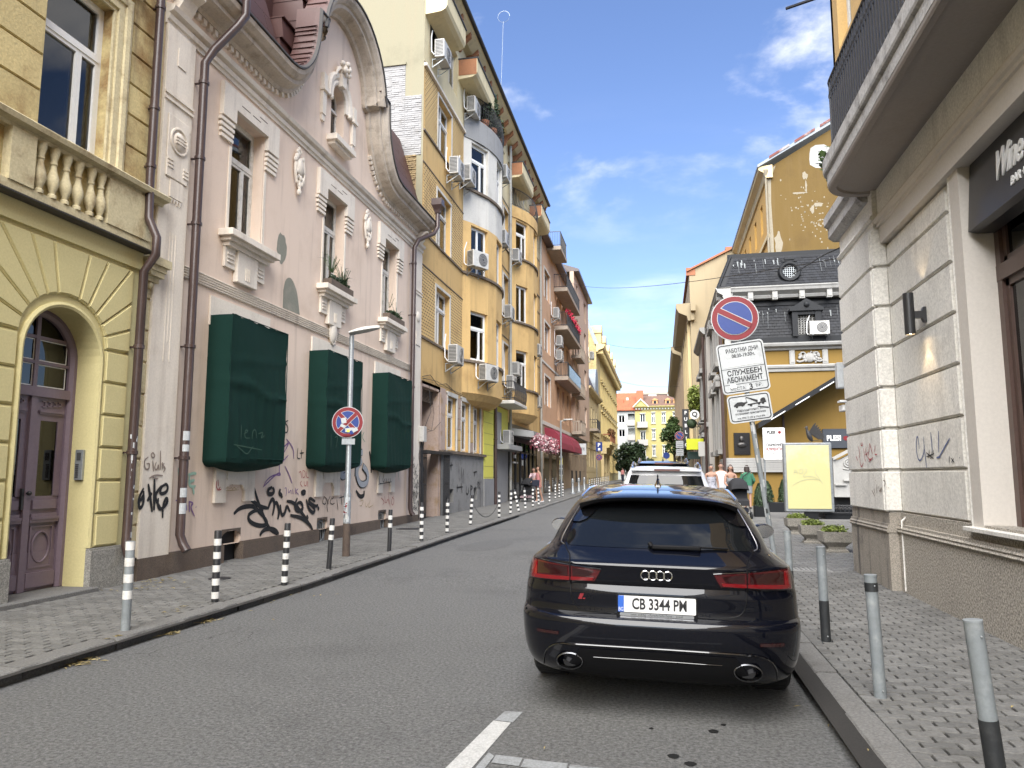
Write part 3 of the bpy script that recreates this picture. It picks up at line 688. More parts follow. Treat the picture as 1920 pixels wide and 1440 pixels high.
for x, y, zz in ((px2, 10.4, 1.0), (px2, 10.4, 1.25), (px2, 10.4, 1.95), (px2, 10.4, 2.12)):
 h_ = random.uniform(.1, .2); n = 5
 a = [(x + .0715 * math.cos(t), y - .0715 * math.sin(t)) for t in [(-.4 + i * .45) for i in range(n)]]
 for p, q in zip(a[:-1], a[1:]): pap.face([(p[0], p[1], zz), (q[0], q[1], zz), (q[0], q[1], zz + h_), (p[0], p[1], zz + h_)])
obj('paper_notice', pap, M['sign_white'], dp2, fix=False)
pap = MB()
for k in range(26):
 x, y, zz = px_, 9.26, random.uniform(.7, 2.1); t = random.uniform(-1.2, 1.4); h_ = random.uniform(.02, .09)
 p, q = [(x + .0635 * math.cos(u), y - .0635 * math.sin(u)) for u in (t, t + .35)]
 pap.face([(p[0], p[1], zz), (q[0], q[1], zz + .01), (q[0], q[1], zz + h_), (p[0], p[1], zz + h_)])
obj('sticker_rest', pap, M['sign_white'], dp1, fix=False)
# ---------------------------------------------------------------- left: pink house with the curved gable
M['pink'] = mat('pink_stucco', (.71, .575, .47, 1), .85, c2=(.62, .49, .39, 1), stain=.9, ss=.9, streak=.5, fine=.05, fs=50, bump=.06, bs=50, dirt=(.36, .27, .21, 1))
M['cream_trim'] = mat('cream_trim', (.73, .665, .575, 1), .8, c2=(.60, .53, .45, 1), stain=.6, ss=2, streak=.4, fine=.06, bump=.08, bs=60, dirt=(.25, .19, .15, 1))
M['plinth_brown'] = mat('brown_plinth', (.13, .098, .075, 1), .85, c2=(.07, .052, .042, 1), stain=.8, ss=1.5, streak=.4, fine=.3, fs=60, bump=.4)
M['roof_metal'] = mat('brown_roof_metal', (.062, .027, .023, 1), .5, spec=.3, c2=(.045, .022, .02, 1), stain=.5, ss=1.5, isl=.15)
M['repair'] = mat('grey_render', (.22, .22, .18, 1), .9, c2=(.3, .28, .23, 1), stain=.7, ss=4)
M['green_mesh'] = mat('green_scaffold_mesh', (.004, .026, .020, 1), .85, spec=.2, c2=(.006, .033, .026, 1), stain=.6, ss=2.5, fine=.3, fs=120, bump=.25, bs=160)
M['stone_grey'] = mat('dirty_moulding', (.50, .43, .35, 1), .85, c2=(.18, .145, .11, 1), stain=.6, ss=2.5, streak=.4)
ph = thing('pink_house', 'pale pink house with curved gable, cream mouldings and covered ground floor windows', 'house', (XL, 15.8, 0))
P0, P1, PC = 9.6, 22.25, 15.85
WY = (12.07, 15.83, 19.5)
wl = MB(FL)
holes = [(y - .53, y + .53, 5.82, 8.1) for y in WY] + [(y - .5, y + .5, 2.1, 4.1) for y in WY]
vents = [(11.76, 12.36), (15.40, 15.92), (19.02, 19.6)]
wl.wall(P0, P1, .4, 9.22, holes + [(a, b, .4, .62) for a, b in vents], .32)
CP = [(-3.2, 9.2), (-2.75, 9.27), (-2.35, 9.5), (-2.0, 9.9), (-1.78, 10.35), (-1.68, 10.8), (-1.66, 11.05)]
arcp = [(-1.40 * math.cos(math.pi * i / 18), 11.1 + 1.36 * math.sin(math.pi * i / 18)) for i in range(19)]
out_l = CP + arcp; outl = out_l + [(-a, b) for a, b in CP[::-1]]
gw = arch(PC - .02, .36, 10.5, 12); gh = [(PC + .34, 9.45)] + gw + [(PC - .38, 9.45)]
def span(z, pts):
 xs = []
 for (a, b), (c, d) in zip(pts[:-1], pts[1:]):
  if (b - z) * (d - z) <= 0 and b != d: xs.append(a + (c - a) * (z - b) / (d - b))
 return (min(xs), max(xs)) if xs else None
zs = sorted({9.22, 9.45, 10.5, *[9.2 + .115 * i for i in range(1, 29)]}); zs = [z for z in zs if 9.22 <= z <= 12.44]
for z0, z1 in zip(zs[:-1], zs[1:]):
 s0, s1 = span(z0 + 1e-4, outl), span(z1 - 1e-4, outl)
 if not s0 or not s1: continue
 def hole(z):
  if z <= 9.45 - 1e-6 or z >= 10.86: return None
  hw = .36 if z <= 10.5 else math.sqrt(max(0, .36 ** 2 - (z - 10.5) ** 2))
  return (PC - .02 - hw, PC - .02 + hw)
 h0, h1 = hole(z0 + 1e-4), hole(z1 - 1e-4)
 if h0 and h1:
  wl.face([(PC + s0[0], 0, z0), (h0[0], 0, z0), (h1[0], 0, z1), (PC + s1[0], 0, z1)]); wl.face([(h0[1], 0, z0), (PC + s0[1], 0, z0), (PC + s1[1], 0, z1), (h1[1], 0, z1)])
 else: wl.face([(PC + s0[0], 0, z0), (PC + s0[1], 0, z0), (PC + s1[1], 0, z1), (PC + s1[0], 0, z1)])
for a, b in zip(gh[:-1], gh[1:]): wl.face([(a[0], 0, a[1]), (b[0], 0, b[1]), (b[0], -.3, b[1]), (a[0], -.3, a[1])])
wl.face([(gh[0][0], 0, 9.45), (gh[-1][0], 0, 9.45), (gh[-1][0], -.3, 9.45), (gh[0][0], -.3, 9.45)])
obj('wall', wl, M['pink'], ph, fix=False)
sh = MB(); sh.box(-18, XL - .85, P0, P1, 0, 9.2); obj('core', sh, M['dark'], ph)
pb = MB(FL)
last = P0
for a, b in vents + [(P1, P1)]:
 pb.box(last, a, -.1, .07, 0, .40); pb.box(last, a, -.02, .05, .40, .42); last = b
obj('plinth', pb, M['plinth_brown'], ph)
for i, (a, b) in enumerate(vents):
 v = MB(FL); c = (a + b) / 2; hw = (b - a) / 2
 pa = [(c + hw * math.cos(math.pi * k / 10), .5 + .13 * math.sin(math.pi * k / 10)) for k in range(11)]
 for p, q in zip(pa[:-1], pa[1:]): v.face([(p[0], .004, p[1]), (q[0], .004, q[1]), (q[0], .004, .66), (p[0], .004, .66)])
 v.box(a, b, -.36, -.3, .05, .7)
 o = obj('basement_vent', v, M['plinth_brown'], ph, fix=False); obj('vent_shade', MB(FL).box(a, b, -.15, -.12, .02, .66), M['dark'], o)  # near-black sheet stands for the shade inside the vent opening
 if i:
  g = MB(FL)
  for k in range(6): g.tube([(a + hw * 2 * (k + .5) / 6, -.05, .1), (a + hw * 2 * (k + .5) / 6, -.05, .6)], .009, 5)
  g.tube([(c + hw * .8 * math.cos(t), -.045, .36 + .22 * math.sin(t)) for t in [k * math.pi / 8 for k in range(17)]], .012, 5)
  obj('vent_grille', g, M['galv'], o)
 else:
  g = MB(FL); g.box(a, b, -.3, -.1, 0, .08); obj('vent_sill', g, M['repair'], o)
pi_ = MB(FL); pi_.box(P0, 10.3, 0, .06, .36, 8.58, .012); pi_.box(P0 + .1, P0 + .62, .06, .085, 6.15, 7.15, .01); pi_.box(P0 + .22, P0 + .52, .06, .085, 5.85, 6.13)
for z in (7.35, 7.45): pi_.box(P0, 10.3, .06, .085, z, z + .04)
for k in range(3): pi_.box(P0 + .12, P0 + .24, .085, .1, 6.3 + .06 * k, 6.33 + .06 * k); pi_.box(P0 + .5, P0 + .62, .085, .1, 6.25 + .06 * k, 6.28 + .06 * k)
for k in range(3): pi_.box(P0 + .3 + .07 * k, P0 + .325 + .07 * k, .055, .066, 3.6 - .3 * (k != 1), 5.3)
for k in range(4): pi_.prism([(P0 + .24 + .07 * k, 5.84), (P0 + .3 + .07 * k, 5.84), (P0 + .27 + .07 * k, 5.76)], .06, .08, 1)
pi_.box(P0 + .25, P0 + .45, .06, .075, 8.0, 8.3, .005)
obj('pilaster', pi_, M['cream_trim'], ph)
md = MB(FL); md.tube([(P0 + .36 + .2 * math.cos(t), .09, 6.78 + .2 * math.sin(t)) for t in [k * math.pi / 12 for k in range(25)]], .022, 6, False); md.ball((P0 + .36, .085, 6.78), .15, 14, 8, (1, .35, 1))
for k in range(3): md.box(P0 + .24, P0 + .48, .12, .14, 6.72 + .05 * k, 6.74 + .05 * k)
obj('roundel', md, M['cream_trim'], ph)
pi2 = MB(FL); pi2.box(21.55, P1, 0, .06, .3, 8.58, .012)
for z in (7.2, 7.3): pi2.box(21.55, P1, .06, .085, z, z + .04)
pi2.ball((21.9, .06, 6.5), .17, 12, 8, (1, .3, 1)); pi2.box(21.7, 22.1, .06, .08, 5.6, 6.0)
obj('pilaster', pi2, M['cream_trim'], ph)
sc = MB(FL)
for k in range(5): sc.mould([(10.3, 4.71 + k * .042), (21.55, 4.71 + k * .042)], [(0, 0), (.03, .004), (.042, .018), (.03, .03), (0, .034)])
obj('string_course', sc, M['cream_trim'], ph)
um = MB(FL); um.mould([(P0 - .02, 8.58), (P1 + .02, 8.58)], [(0, 0), (.03, 0), (.04, .06), (.07, .07), (.09, .14), (.06, .17), (.14, .2), (.17, .27), (.12, .3), (0, .33)]); obj('upper_moulding', um, M['cream_trim'], ph)
path = [(P0, 9.2), (PC - 3.2, 9.2)] + [(PC + a, b) for a, b in chaikin(CP, 1)[1:]] + [(PC - 1.42, 11.06)] + [(PC + a, b) for a, b in arcp] + [(PC + 1.42, 11.06)] + [(PC - a, b) for a, b in chaikin(CP, 1)[::-1][:-1]] + [(PC + 3.2, 9.2), (P1, 9.2)]
pf = [(0, -.02), (.10, -.02), (.13, .05), (.30, .09), (.36, .12), (.36, .2), (.42, .22), (.50, .30), (.52, .38), (.48, .42), (-.03, .46), (-.03, -.02)]
cn = MB(FL); cn.mould(path, pf); obj('cornice', cn, M['stone_grey'], ph)
fl_ = MB(FL); fl_.mould(path, [(-.03, .462), (.40, .452), (.50, .435), (.50, .45), (.40, .475), (-.03, .482)]); obj('gable_cladding', fl_, M['roof_metal'], ph)
for i, (p, q) in enumerate(zip(path[:-1], path[1:])):
 p, q = Vector(p), Vector(q)
 if (q - p).length < 1:
  d = (q - p).normalized(); m_ = Vector((-d.y, d.x)); c = (p + q) / 2 + m_ * .49; b = MB(FL); b.tube([(c.x, -.03, c.y), (c.x, .47, c.y)], .014, 5); obj('cladding_seam', b, M['roof_metal'], ph)
fl_ = MB(FL); fl_.mould(path, [(.50, .425), (.53, .39), (.55, .40), (.55, .43), (.50, .47)]); obj('cornice_flashing', fl_, M['soot'], ph)
n_d = 0
for seg, (p, q) in enumerate(zip(path[:-1], path[1:])):
 p, q = Vector(p), Vector(q); L = (q - p).length; k = max(1, int(round(L / .16)))
 if 9.19 < p.y < 10.2 or L > 1:
  for i in range(k):
   c = p + (q - p) * (i + .5) / k; d = (q - p).normalized(); m_ = Vector((-d.y, d.x)); b = MB(FL)
   c = c - m_ * .02
   pts = [c - d * .045 - m_ * .09, c + d * .045 - m_ * .09, c + d * .045, c - d * .045]
   b.loft([[(a.x, v, a.y) for a in pts] for v in (0, .075)]); obj('dentil', b, M['cream_trim'], ph); n_d += 1
for y in (9.9, 21.95):
 c = MB(FL); c.prism([(0, 8.92), (.12, 8.92), (.2, 9.0), (.3, 9.12), (.34, 9.2), (0, 9.2)], y - .14, y + .14, 0) if False else None
 c.loft([[(u, v, z) for v, z in ((0, 8.9), (.1, 8.9), (.16, 8.98), (.22, 9.1), (.36, 9.18), (.36, 9.22), (0, 9.22))] for u in (y - .16, y + .16)])
 obj('console', c, M['cream_trim'], ph)
ga = MB(FL); g2 = arch(PC - .02, .36, 10.5, 14)
ga.mould([(PC + .34, 10.35)] + g2 + [(PC - .38, 10.35)], [(0, 0), (.05, 0), (.07, -.06), (.05, -.12), (.09, -.16), (.11, -.26), (.06, -.3), (0, -.3)])
obj('arch_surround', ga, M['cream_trim'], ph)
kx = PC - .02
ks = MB(FL); ks.loft([[(kx - .09, v, 10.82), (kx + .09, v, 10.82), (kx + .15, v, 11.3), (kx - .15, v, 11.3)] for v in (0, .16)])
for k in range(9):
 a = k * .8; ks.ball((kx + .2 * math.cos(a) * (.4 + .6 * (k % 2)), .16 + .03 * (k % 3), 11.28 + .12 * math.sin(a)), .07, 8, 6)
for s in (-1, 1): ks.tube([(kx + s * (.12 + .05 * k), .1, 11.25 - .012 * k * k) for k in range(6)], [.06, .055, .05, .04, .03, .02], 6)
obj('keystone', ks, M['cream_trim'], ph)
for s in (-1, 1):
 b = MB(FL); x = kx + s * .84
 b.box(x - .09, x + .09, 0, .07, 9.75, 10.3); b.box(x - .12, x + .12, 0, .12, 10.3, 10.4); b.box(x - .09, x + .09, 0, .09, 10.4, 10.72); b.box(x - .07, x + .07, 0, .05, 9.6, 9.74)
 for k in range(5): b.ball((x - .22 * s + .1 * k * -s * -1 - .1 * s, .06, 10.34 + .03 * (k % 2)), .05, 7, 5)
 obj('gable_pilaster', b, M['cream_trim'], ph)
b = MB(FL); b.box(kx - .55, kx + .55, 0, .26, 9.3, 9.43); b.box(kx - .48, kx + .48, 0, .18, 9.22, 9.3); obj('sill', b, M['cream_trim'], ph)
gwf = MB(FL); f = [(PC + .34, 9.45)] + gw + [(PC - .38, 9.45)]
gwf.mould(f, [(-.26, 0), (-.26, .05), (-.2, .05), (-.2, 0)]); gwf.box(kx - .36, kx + .36, -.26, -.19, 9.45, 9.5); gwf.box(kx - .02, kx + .02, -.26, -.19, 9.5, 10.84); gwf.box(kx - .34, kx + .34, -.26, -.18, 10.3, 10.36); gwf.box(kx - .3, kx + .02, -.26, -.19, 9.5, 9.54)
go = obj('window', gwf, M['old_frame'], ph)
gp = MB(FL); gp.loft([[(p[0], v, p[1]) for p in f] for v in (-.24, -.23)]); obj('pane', gp, M['glass'], go)
def hood(y):
 b = MB(FL)
 z0, z1 = 8.1, 8.45
 for u0, u1, a, c in ((-.96, .96, 8.33, z1), (-.96, -.55, 7.84, 8.33), (.55, .96, 7.84, 8.33), (-.55, .55, z0, 8.33)): b.box(y + u0, y + u1, 0, .085, a, c)
 for s in (-1, 1):
  for k in range(4):
   a, c = sorted((y + s * .57, y + s * (1.0 - .02 * k))); b.box(a, c, 0, .07 - .008 * k, 7.80 - .095 * k - .06, 7.80 - .095 * k)
  a, c = sorted((y + s * .56, y + s * .63)); b.box(a, c, 0, .02, 5.82, 7.4)
 o = obj('window_hood', b, M['cream_trim'], ph)
 d = MB(FL)
 for u, z in ((-.25, 8.24), (.12, 8.24), (.36, 8.33)): d.box(y + u - .16, y + u + .12, .084, .0875, z, z + .018)
 obj('incised_line', d, M['plinth_brown'], o)
def sill(y):
 b = MB(FL); b.box(y - .83, y + .83, 0, .28, 5.70, 5.82, .006); b.box(y - .75, y + .75, 0, .2, 5.64, 5.70); b.box(y - .68, y + .68, 0, .13, 5.56, 5.64)
 b.box(y - .66, y + .66, 0, .05, 5.2, 5.56); b.box(y - .33, y + .33, 0, .1, 5.0, 5.56, .006)
 for s in (-1, 1):
  for k in range(3): a, c = sorted((y + s * .4, y + s * .6)); b.box(a, c, .05, .07, 5.29 + .07 * k, 5.32 + .07 * k)
 for k in range(3): b.box(y - .08 + .06 * k, y - .055 + .06 * k, .1, .115, 5.08, 5.3)
 obj('sill', b, M['cream_trim'], ph)
for i, y in enumerate(WY):
 hood(y); sill(y)
 put_window(ph, FL, ROT_L, y, 5.82, 1.06, 2.28, .24, 'wide', 'old_frame', (1, 2, 1)[i])
 b = MB(FL); b.box(y - .98, y + .98, 0, .03, 4.1, 4.6); obj('lintel_panel', b, M['cream_trim'], ph)
 b = MB(FL); b.box(y - .62, y - .3, 0, .05, 1.12, 1.72); b.box(y + .3, y + .62, 0, .05, 1.12, 1.72); b.box(y - .3, y + .3, 0, .05, 1.42, 1.72)
 b.box(y - .3, y + .3, .05, .065, 1.5, 1.68); b.prism([(y - .3, 1.42), (y - .3, 1.3), (y - .2, 1.42)], 0, .05, 1); b.prism([(y + .3, 1.42), (y + .3, 1.3), (y + .2, 1.42)], 0, .05, 1)
 obj('apron_panel', b, M['cream_trim'], ph)
for y, z in ((13.95, 8.42), (17.72, 8.42)):
 b = MB(FL); rr = random.Random(3)
 b.ball((y, .05, z - .38), .15, 12, 8, (1, .5, 1.3))
 for k in range(26):
  t = k / 26; a = rr.uniform(-1, 1); wd = .24 * math.sin(math.pi * min(1, t * 1.05 + .12))
  b.ball((y + a * wd, .04 + .03 * rr.random(), z - t), rr.uniform(.035, .07), 7, 5, (1, .7, 1.2))
 for s in (-1, 1): b.tube([(y + s * (.1 + .1 * math.sin(k * .6)), .06, z - .1 - .13 * k) for k in range(6)], .03, 6)
 obj('cartouche', b, M['cream_trim'], ph)
b = MB(FL); b.ball((15.83, .03, 4.88), .2, 14, 8, (.85, .4, 1.5)); b.tube([(15.83 + .17 * math.cos(t), .05, 4.88 + .3 * math.sin(t)) for t in [k * math.pi / 12 for k in range(25)]], .02, 6, False); obj('oval_medallion', b, M['cream_trim'], ph)
def blob(cx, cz, rx, rz, n=22, j=.12):
 return [(cx + rx * math.cos(2 * math.pi * k / n) * random.uniform(1 - j, 1 + j), cz + rz * math.sin(2 * math.pi * k / n) * random.uniform(1 - j, 1 + j)) for k in range(n)]
b = MB(FL); b.face([(p[0], .004, p[1]) for p in blob(13.42, 6.13, .2, .3)]); obj('repair_patch', b, M['repair'], ph, fix=False)
b = MB(FL); b.face([(p[0], .004, p[1]) for p in [(13.55, 4.93)] + chaikin([(13.55, 5.3), (13.62, 5.55), (13.85, 5.65), (14.1, 5.45), (14.2, 5.2), (14.28, 4.94)], 2)]); obj('repair_patch', b, M['repair'], ph, fix=False)
cr_ = MB(FL); cr_.box(P0 + .1, P1 - .1, -10, -.34, 9.2, 9.6); obj('roof_base', cr_, M['soot'], ph)
for r_ in range(7):
 z0, v0 = 9.62 + .42 * r_, .1 - .13 * r_
 for y, P9 in ((P0, PC - 2.75), (PC + 2.75, P1)):
  while y < P9 - .1:
   L = 1.45 if r_ % 2 else 1.6; y2 = min(y + L, P9)
   if y2 - y > .1:
    b = MB(FL); b.loft([[(u, v0 - .02, z0), (u, v0 + .03, z0), (u, v0 - .095, z0 + .41), (u, v0 - .14, z0 + .41)] for u in (y + .005, y2 - .005)]); obj('roof_panel', b, M['roof_metal'], ph)
   y = y2
b = MB(FL)
for v0, v1 in ((-.8, -.3),): pass
gpth = [(PC + a, b_ + .44) for a, b_ in arcp]
b.loft([[(p[0], v, p[1]) for p in gpth] + [(PC + 1.4, v, 10.6), (PC - 1.4, v, 10.6)] for v in (-.32, -3.5)]); obj('gable_roof', b, M['roof_metal'], ph)
b = MB(FL); b.loft([[(u, -.78, 12.5), (u, -1.0, 12.75), (u, -6, 13.4), (u, -10, 9.6), (u, -.9, 9.6)] for u in (P0, P1)]); obj('roof_top', b, M['roof_metal'], ph)
for s in (-1, 1):
 for k in range(6):
  b = MB(FL); z0 = 9.62 + .48 * k; a, c = sorted((PC + s * (1.52 + .02 * (k % 2)), PC + s * (2.7 - .05 * k if k < 3 else 1.75))); b.loft([[(a, -.05, z0), (c, -.05, z0), (c, -.11, z0 + .47), (a, -.11, z0 + .47)], [(a, -3.4, z0), (c, -3.4, z0), (c, -3.4, z0 + .47), (a, -3.4, z0 + .47)]]); b.box(a - .01, c + .01, -3.4, -.05, z0 + .45, z0 + .475); obj('roof_panel', b, M['roof_metal'], ph)
def cover(y, label):
 b = MB(FL); hw = .95; rr = random.Random(int(y * 10)); ph_ = rr.uniform(0, 6)
 nu, nz = 22, 34
 def surf(s, t):                                    # s across (-1..1 front, beyond = sides), t up
  z = 1.86 + 2.40 * t; fold = .030 * math.exp(-((t - .5 + .06 * s + .02 * math.sin(5 * s)) / .022) ** 2) + .014 * math.exp(-((t - .72 - .04 * s) / .02) ** 2) + .014 * math.sin(7 * t + 3 * s + ph_) + .012 * math.sin(13 * s * 1.7 + 4 * t + ph_) * (1 - t)
  seam = -.012 * math.exp(-((t - .46 + .02 * s) / .008) ** 2)
  return z, fold + seam + rr.uniform(-.0015, .0015)
 rows = []
 for j in range(nz + 1):
  t = j / nz; row = []
  z, q = surf(-1, t); row.append((y - hw + .02, 0, z)); row.append((y - hw - q * .6, .2, z));
  for i in range(nu + 1):
   s = -1 + 2 * i / nu; z, q = surf(s, t); row.append((y + s * hw, .44 + q, z + (.02 * math.sin(i * 1.3) if j == nz else 0)))
  z, q = surf(1, t); row.append((y + hw + q * .6, .2, z)); row.append((y + hw - .02, 0, z)); rows.append(row)
 for t, k in ((-.035, .97), (-.065, .8), (-.085, .55), (-.09, .2)):
  rows.insert(0, [(y + (p[0] - y) * (.72 + .28 * k), p[1] * k, 1.86 + 2.4 * t * (1 - .35 * ((p[0] - y) / hw) ** 2)) for p in rows[-1]])
 b.loft(rows, False, False, True)
 top = rows[-1]; b.face(top)
 o = obj('window_cover', b, M['green_mesh'], fix=False); tag(o, label, 'window cover', 'green mesh covers on the pink house')
 e = MB(FL)
 for q in (-1, 1):
  e.tube([(y + q * hw, .445, 1.87), (y + q * (hw + .002), .45, 3), (y + q * hw, .445, 4.27)], .008, 5)
 e.tube([(y - hw, .445, 4.265), (y + hw, .445, 4.265)], .008, 5); e.tube([(y - hw, .44, 1.87), (y + hw, .44, 1.87)], .012, 5)
 obj('hem', e, M['green_mesh'], o)
 return o
covers = [cover(WY[0] - .03, 'large green mesh cover nearest the arched doorway, over ground floor window'), cover(WY[1] - .12, 'middle green mesh cover behind the street lamp pole'), cover(WY[2] - .16, 'green mesh cover beside the far downpipe of the pink house')]
for o in covers: o.location.z += 0
# ---------------------------------------------------------------- left: mustard apartment block with rounded bays
MUST = dict(c2=(.42, .26, .10, 1), stain=.8, ss=.9, streak=.5, fine=.08, fs=35, bump=.15, bs=30, dirt=(.22, .14, .065, 1))
M['mustard'] = mat('mustard_plaster', (.60, .40, .165, 1), .85, **MUST)
M['cream_wall'] = mat('cream_plaster', (.66, .57, .36, 1), .85, c2=(.55, .48, .32, 1), stain=.7, ss=.8, streak=.4, fine=.06, dirt=(.33, .27, .18, 1))
M['white_wall'] = mat('white_plaster', (.58, .56, .51, 1), .85, c2=(.42, .40, .36, 1), stain=.7, ss=1.2, streak=.35, dirt=(.25, .22, .18, 1))
M['grey_band'] = mat('grey_band', (.27, .27, .27, 1), .85, c2=(.2, .2, .2, 1), stain=.5, ss=1.5, streak=.3)
M['grey_render'] = mat('grey_socle', (.24, .235, .225, 1), .85, c2=(.13, .125, .12, 1), stain=.9, ss=1.8, streak=.5, fine=.15, bump=.2, bs=30, dirt=(.08, .075, .07, 1))
M['lemon'] = mat('lemon_paint', (.70, .66, .12, 1), .7, c2=(.6, .57, .15, 1), stain=.3, ss=3)
M['ledge'] = mat('dark_ledge', (.13, .10, .075, 1), .8, c2=(.25, .2, .14, 1), stain=.8, ss=3)
M['old_plaster'] = mat('peeling_pink_plaster', (.42, .32, .27, 1), .9, c2=(.3, .2, .11, 1), stain=.9, ss=2.5, streak=.3, bump=.3)
M['rust_orange'] = mat('orange_trim', (.34, .15, .07, 1), .8, c2=(.2, .1, .06, 1), stain=.6, ss=3)
def dashes():
 m = mat('incised_panel', (.62, .43, .185, 1), .85, **MUST); t = m.node_tree; b = t.nodes['Principled BSDF']; old = b.inputs['Base Color'].links[0].from_socket
 g = N(t, 'ShaderNodeNewGeometry'); mp_ = N(t, 'ShaderNodeMapping'); mp_.inputs['Rotation'].default_value = (0, R(90), 0); LK(t, g.outputs['Position'], mp_.inputs[0])
 s = N(t, 'ShaderNodeSeparateXYZ'); LK(t, g.outputs['Position'], s.inputs[0])
 c = N(t, 'ShaderNodeCombineXYZ'); LK(t, s.outputs[1], c.inputs[0]); LK(t, s.outputs[2], c.inputs[1])
 br = N(t, 'ShaderNodeTexBrick', i_Scale=1.0); br.inputs['Brick Width'].default_value = .2; br.inputs['Row Height'].default_value = .1; br.inputs['Mortar Size'].default_value = .03; br.inputs['Mortar Smooth'].default_value = .2
 LK(t, c.outputs[0], br.inputs[0])
 x = N(t, 'ShaderNodeMix', data_type='RGBA'); inv = N(t, 'ShaderNodeMath', operation='SUBTRACT', i_0=1.0); LK(t, br.outputs['Fac'], inv.inputs[1])
 n = N(t, 'ShaderNodeTexBrick', i_Scale=1.0); n.inputs['Brick Width'].default_value = .21; n.inputs['Row Height'].default_value = .105; n.inputs['Mortar Size'].default_value = .034; n.inputs['Mortar Smooth'].default_value = 0; LK(t, c.outputs[0], n.inputs[0])
 i2 = N(t, 'ShaderNodeMath', operation='SUBTRACT', i_0=1.0); LK(t, n.outputs['Fac'], i2.inputs[1]); i3 = N(t, 'ShaderNodeMath', operation='MULTIPLY', i_1=.95); LK(t, i2.outputs[0], i3.inputs[0])
 LK(t, i3.outputs[0], x.inputs[0]); LK(t, old, x.inputs[6]); x.inputs[7].default_value = (.12, .07, .03, 1); LK(t, x.outputs[2], b.inputs['Base Color'])
 return m
M['dash'] = dashes()
ab = thing('apartment_block', 'tall mustard apartment block with rounded bays and many air conditioners', 'apartment building', (XL, 34, 0))
A0, A1 = 22.3, 46.3
FZ = (6.05, 9.5, 12.95)
BAY = ((27.4, 33.0), (36.8, 42.4))
cols = [(23.92, 25.62, 'cross'), (33.3, 34.75, 'two'), (35.1, 36.3, 'two'), (43.4, 45.0, 'two')]
gh_ = [(25.4, 26.6), (27.3, 28.5), (29.2, 30.35)]
hol = [(a, b, z, z + 1.95) for a, b, _ in cols for z in FZ]
wl = MB(FL)
for a, b in ((A0, BAY[0][0]), (BAY[0][1], BAY[1][0]), (BAY[1][1], A1)):
 wl.wall(a, b, 4.75, 15.17, [h for h in hol if a <= h[0] < b], .25)
wl.wall(A0, 30.85, 2.35, 4.75, [(22.5, 24.6, 2.3, 4.5)] + [(a, b, 2.5, 4.4) for a, b in gh_], .25)
wl.wall(32.7, A1, 4.2, 4.75)
obj('wall', wl, M['mustard'], ab, fix=False)
tp = MB(FL); dz = [(22.9, 24.3), (25.2, 26.4), (28.4, 29.6), (31.6, 32.6), (34.2, 35.4), (37.4, 38.6), (40.6, 41.8), (43.8, 45.0)]
tp.wall(A0, A1, 15.17, 18.8, [(a, b, 16.1 if i not in (2, 5) else 15.9, 17.8) for i, (a, b) in enumerate(dz)], .25); obj('top_floor_wall', tp, M['cream_wall'], ab, fix=False)
for i, (a, b) in enumerate(dz): put_window(ab, FL, ROT_L, (a + b) / 2, 16.1 if i not in (2, 5) else 15.9, b - a, 1.7 if i not in (2, 5) else 1.9, .2, 'two', 'old_frame')
core = MB(); core.box(-18, XL - .7, A0 + .02, A1, 0, 18.7); obj('core', core, M['dark'], ab)
sw = MB(FN(A0)); sw.wall(-18, XL, 0, 21); M['cream_side'] = mat('darkened_cream_plaster', (.235, .215, .145, 1), .85, c2=(.18, .165, .11, 1), stain=.7, ss=.7, streak=.5, fine=.06, dirt=(.25, .21, .14, 1)); obj('side_wall', sw, M['cream_side'], ab, fix=False)  # cream darkened in the colour because the sun strikes this side
M['white_brick'] = mat('whitewashed_brick', (.29, .285, .28, 1), .9, c2=(.19, .18, .165, 1), stain=.6, ss=3, fine=.1, bump=.3)
rr = random.Random(5)
def rough_bricks(x0, x1, z0, z1, m, name, j=.02):
 b = MB(FN(A0)); z = z0; k = 0
 while z < z1 - .03:
  x = x0 - (.13 if k % 2 else 0) - rr.uniform(0, .02)
  while x < x1:
   a, c = max(x, x0), min(x + .25, x1)
   if c - a > .04:
    v = rr.uniform(.008, .008 + j); b.loft([[(a + .004, 0, z + .004), (c - .004, 0, z + .004), (c - .004, 0, z + .066), (a + .004, 0, z + .066)], [(a + .01, v, z + .01), (c - .01, v, z + .01), (c - .01, v * .9, z + .06), (a + .01, v, z + .06)]])
   x += .25
  z += .072; k += 1
 b.box(x0, x1, 0, .006, z0, z1)
 o = obj(name, b, m, ab); o['kind'] = 'stuff'; return o
rough_bricks(-11, -8.04, 12.0, 15.2, M['white_brick'], 'whitewashed_bricks'); rough_bricks(-8.04, -7.46, 12.0, 14.05, M['white_brick'], 'whitewashed_bricks')
rough_bricks(-11, -7.62, 9.2, 12.0, mat('rough_stone', (.26, .19, .10, 1), .95, c2=(.14, .10, .06, 1), stain=.8, ss=4, bump=.6), 'rough_stones', .05)
b = MB(FN(A0)); b.box(-11, -8.02, 0, .06, 15.18, 15.27); obj('ledge', b, M['cream_side'], ab)
for z in FZ[:3]:
 for a, b_ in ((22.42, 23.8), (25.74, 27.3)):
  b = MB(FL); b.box(a, b_, 0, .012, z - .02, z + 2.25); obj('incised_panel', b, M['dash'], ab)
 for a, b_ in ((A0, BAY[0][0]), (BAY[0][1], BAY[1][0]), (BAY[1][1], A1)):
  b = MB(FL); b.box(a, b_, 0, .05, z - .11, z - .045); obj('ledge', b, M['ledge'], ab)
  b = MB(FL); b.box(a, b_, 0, .025, z + 2.28, z + 2.32); obj('ledge', b, M['ledge'], ab)
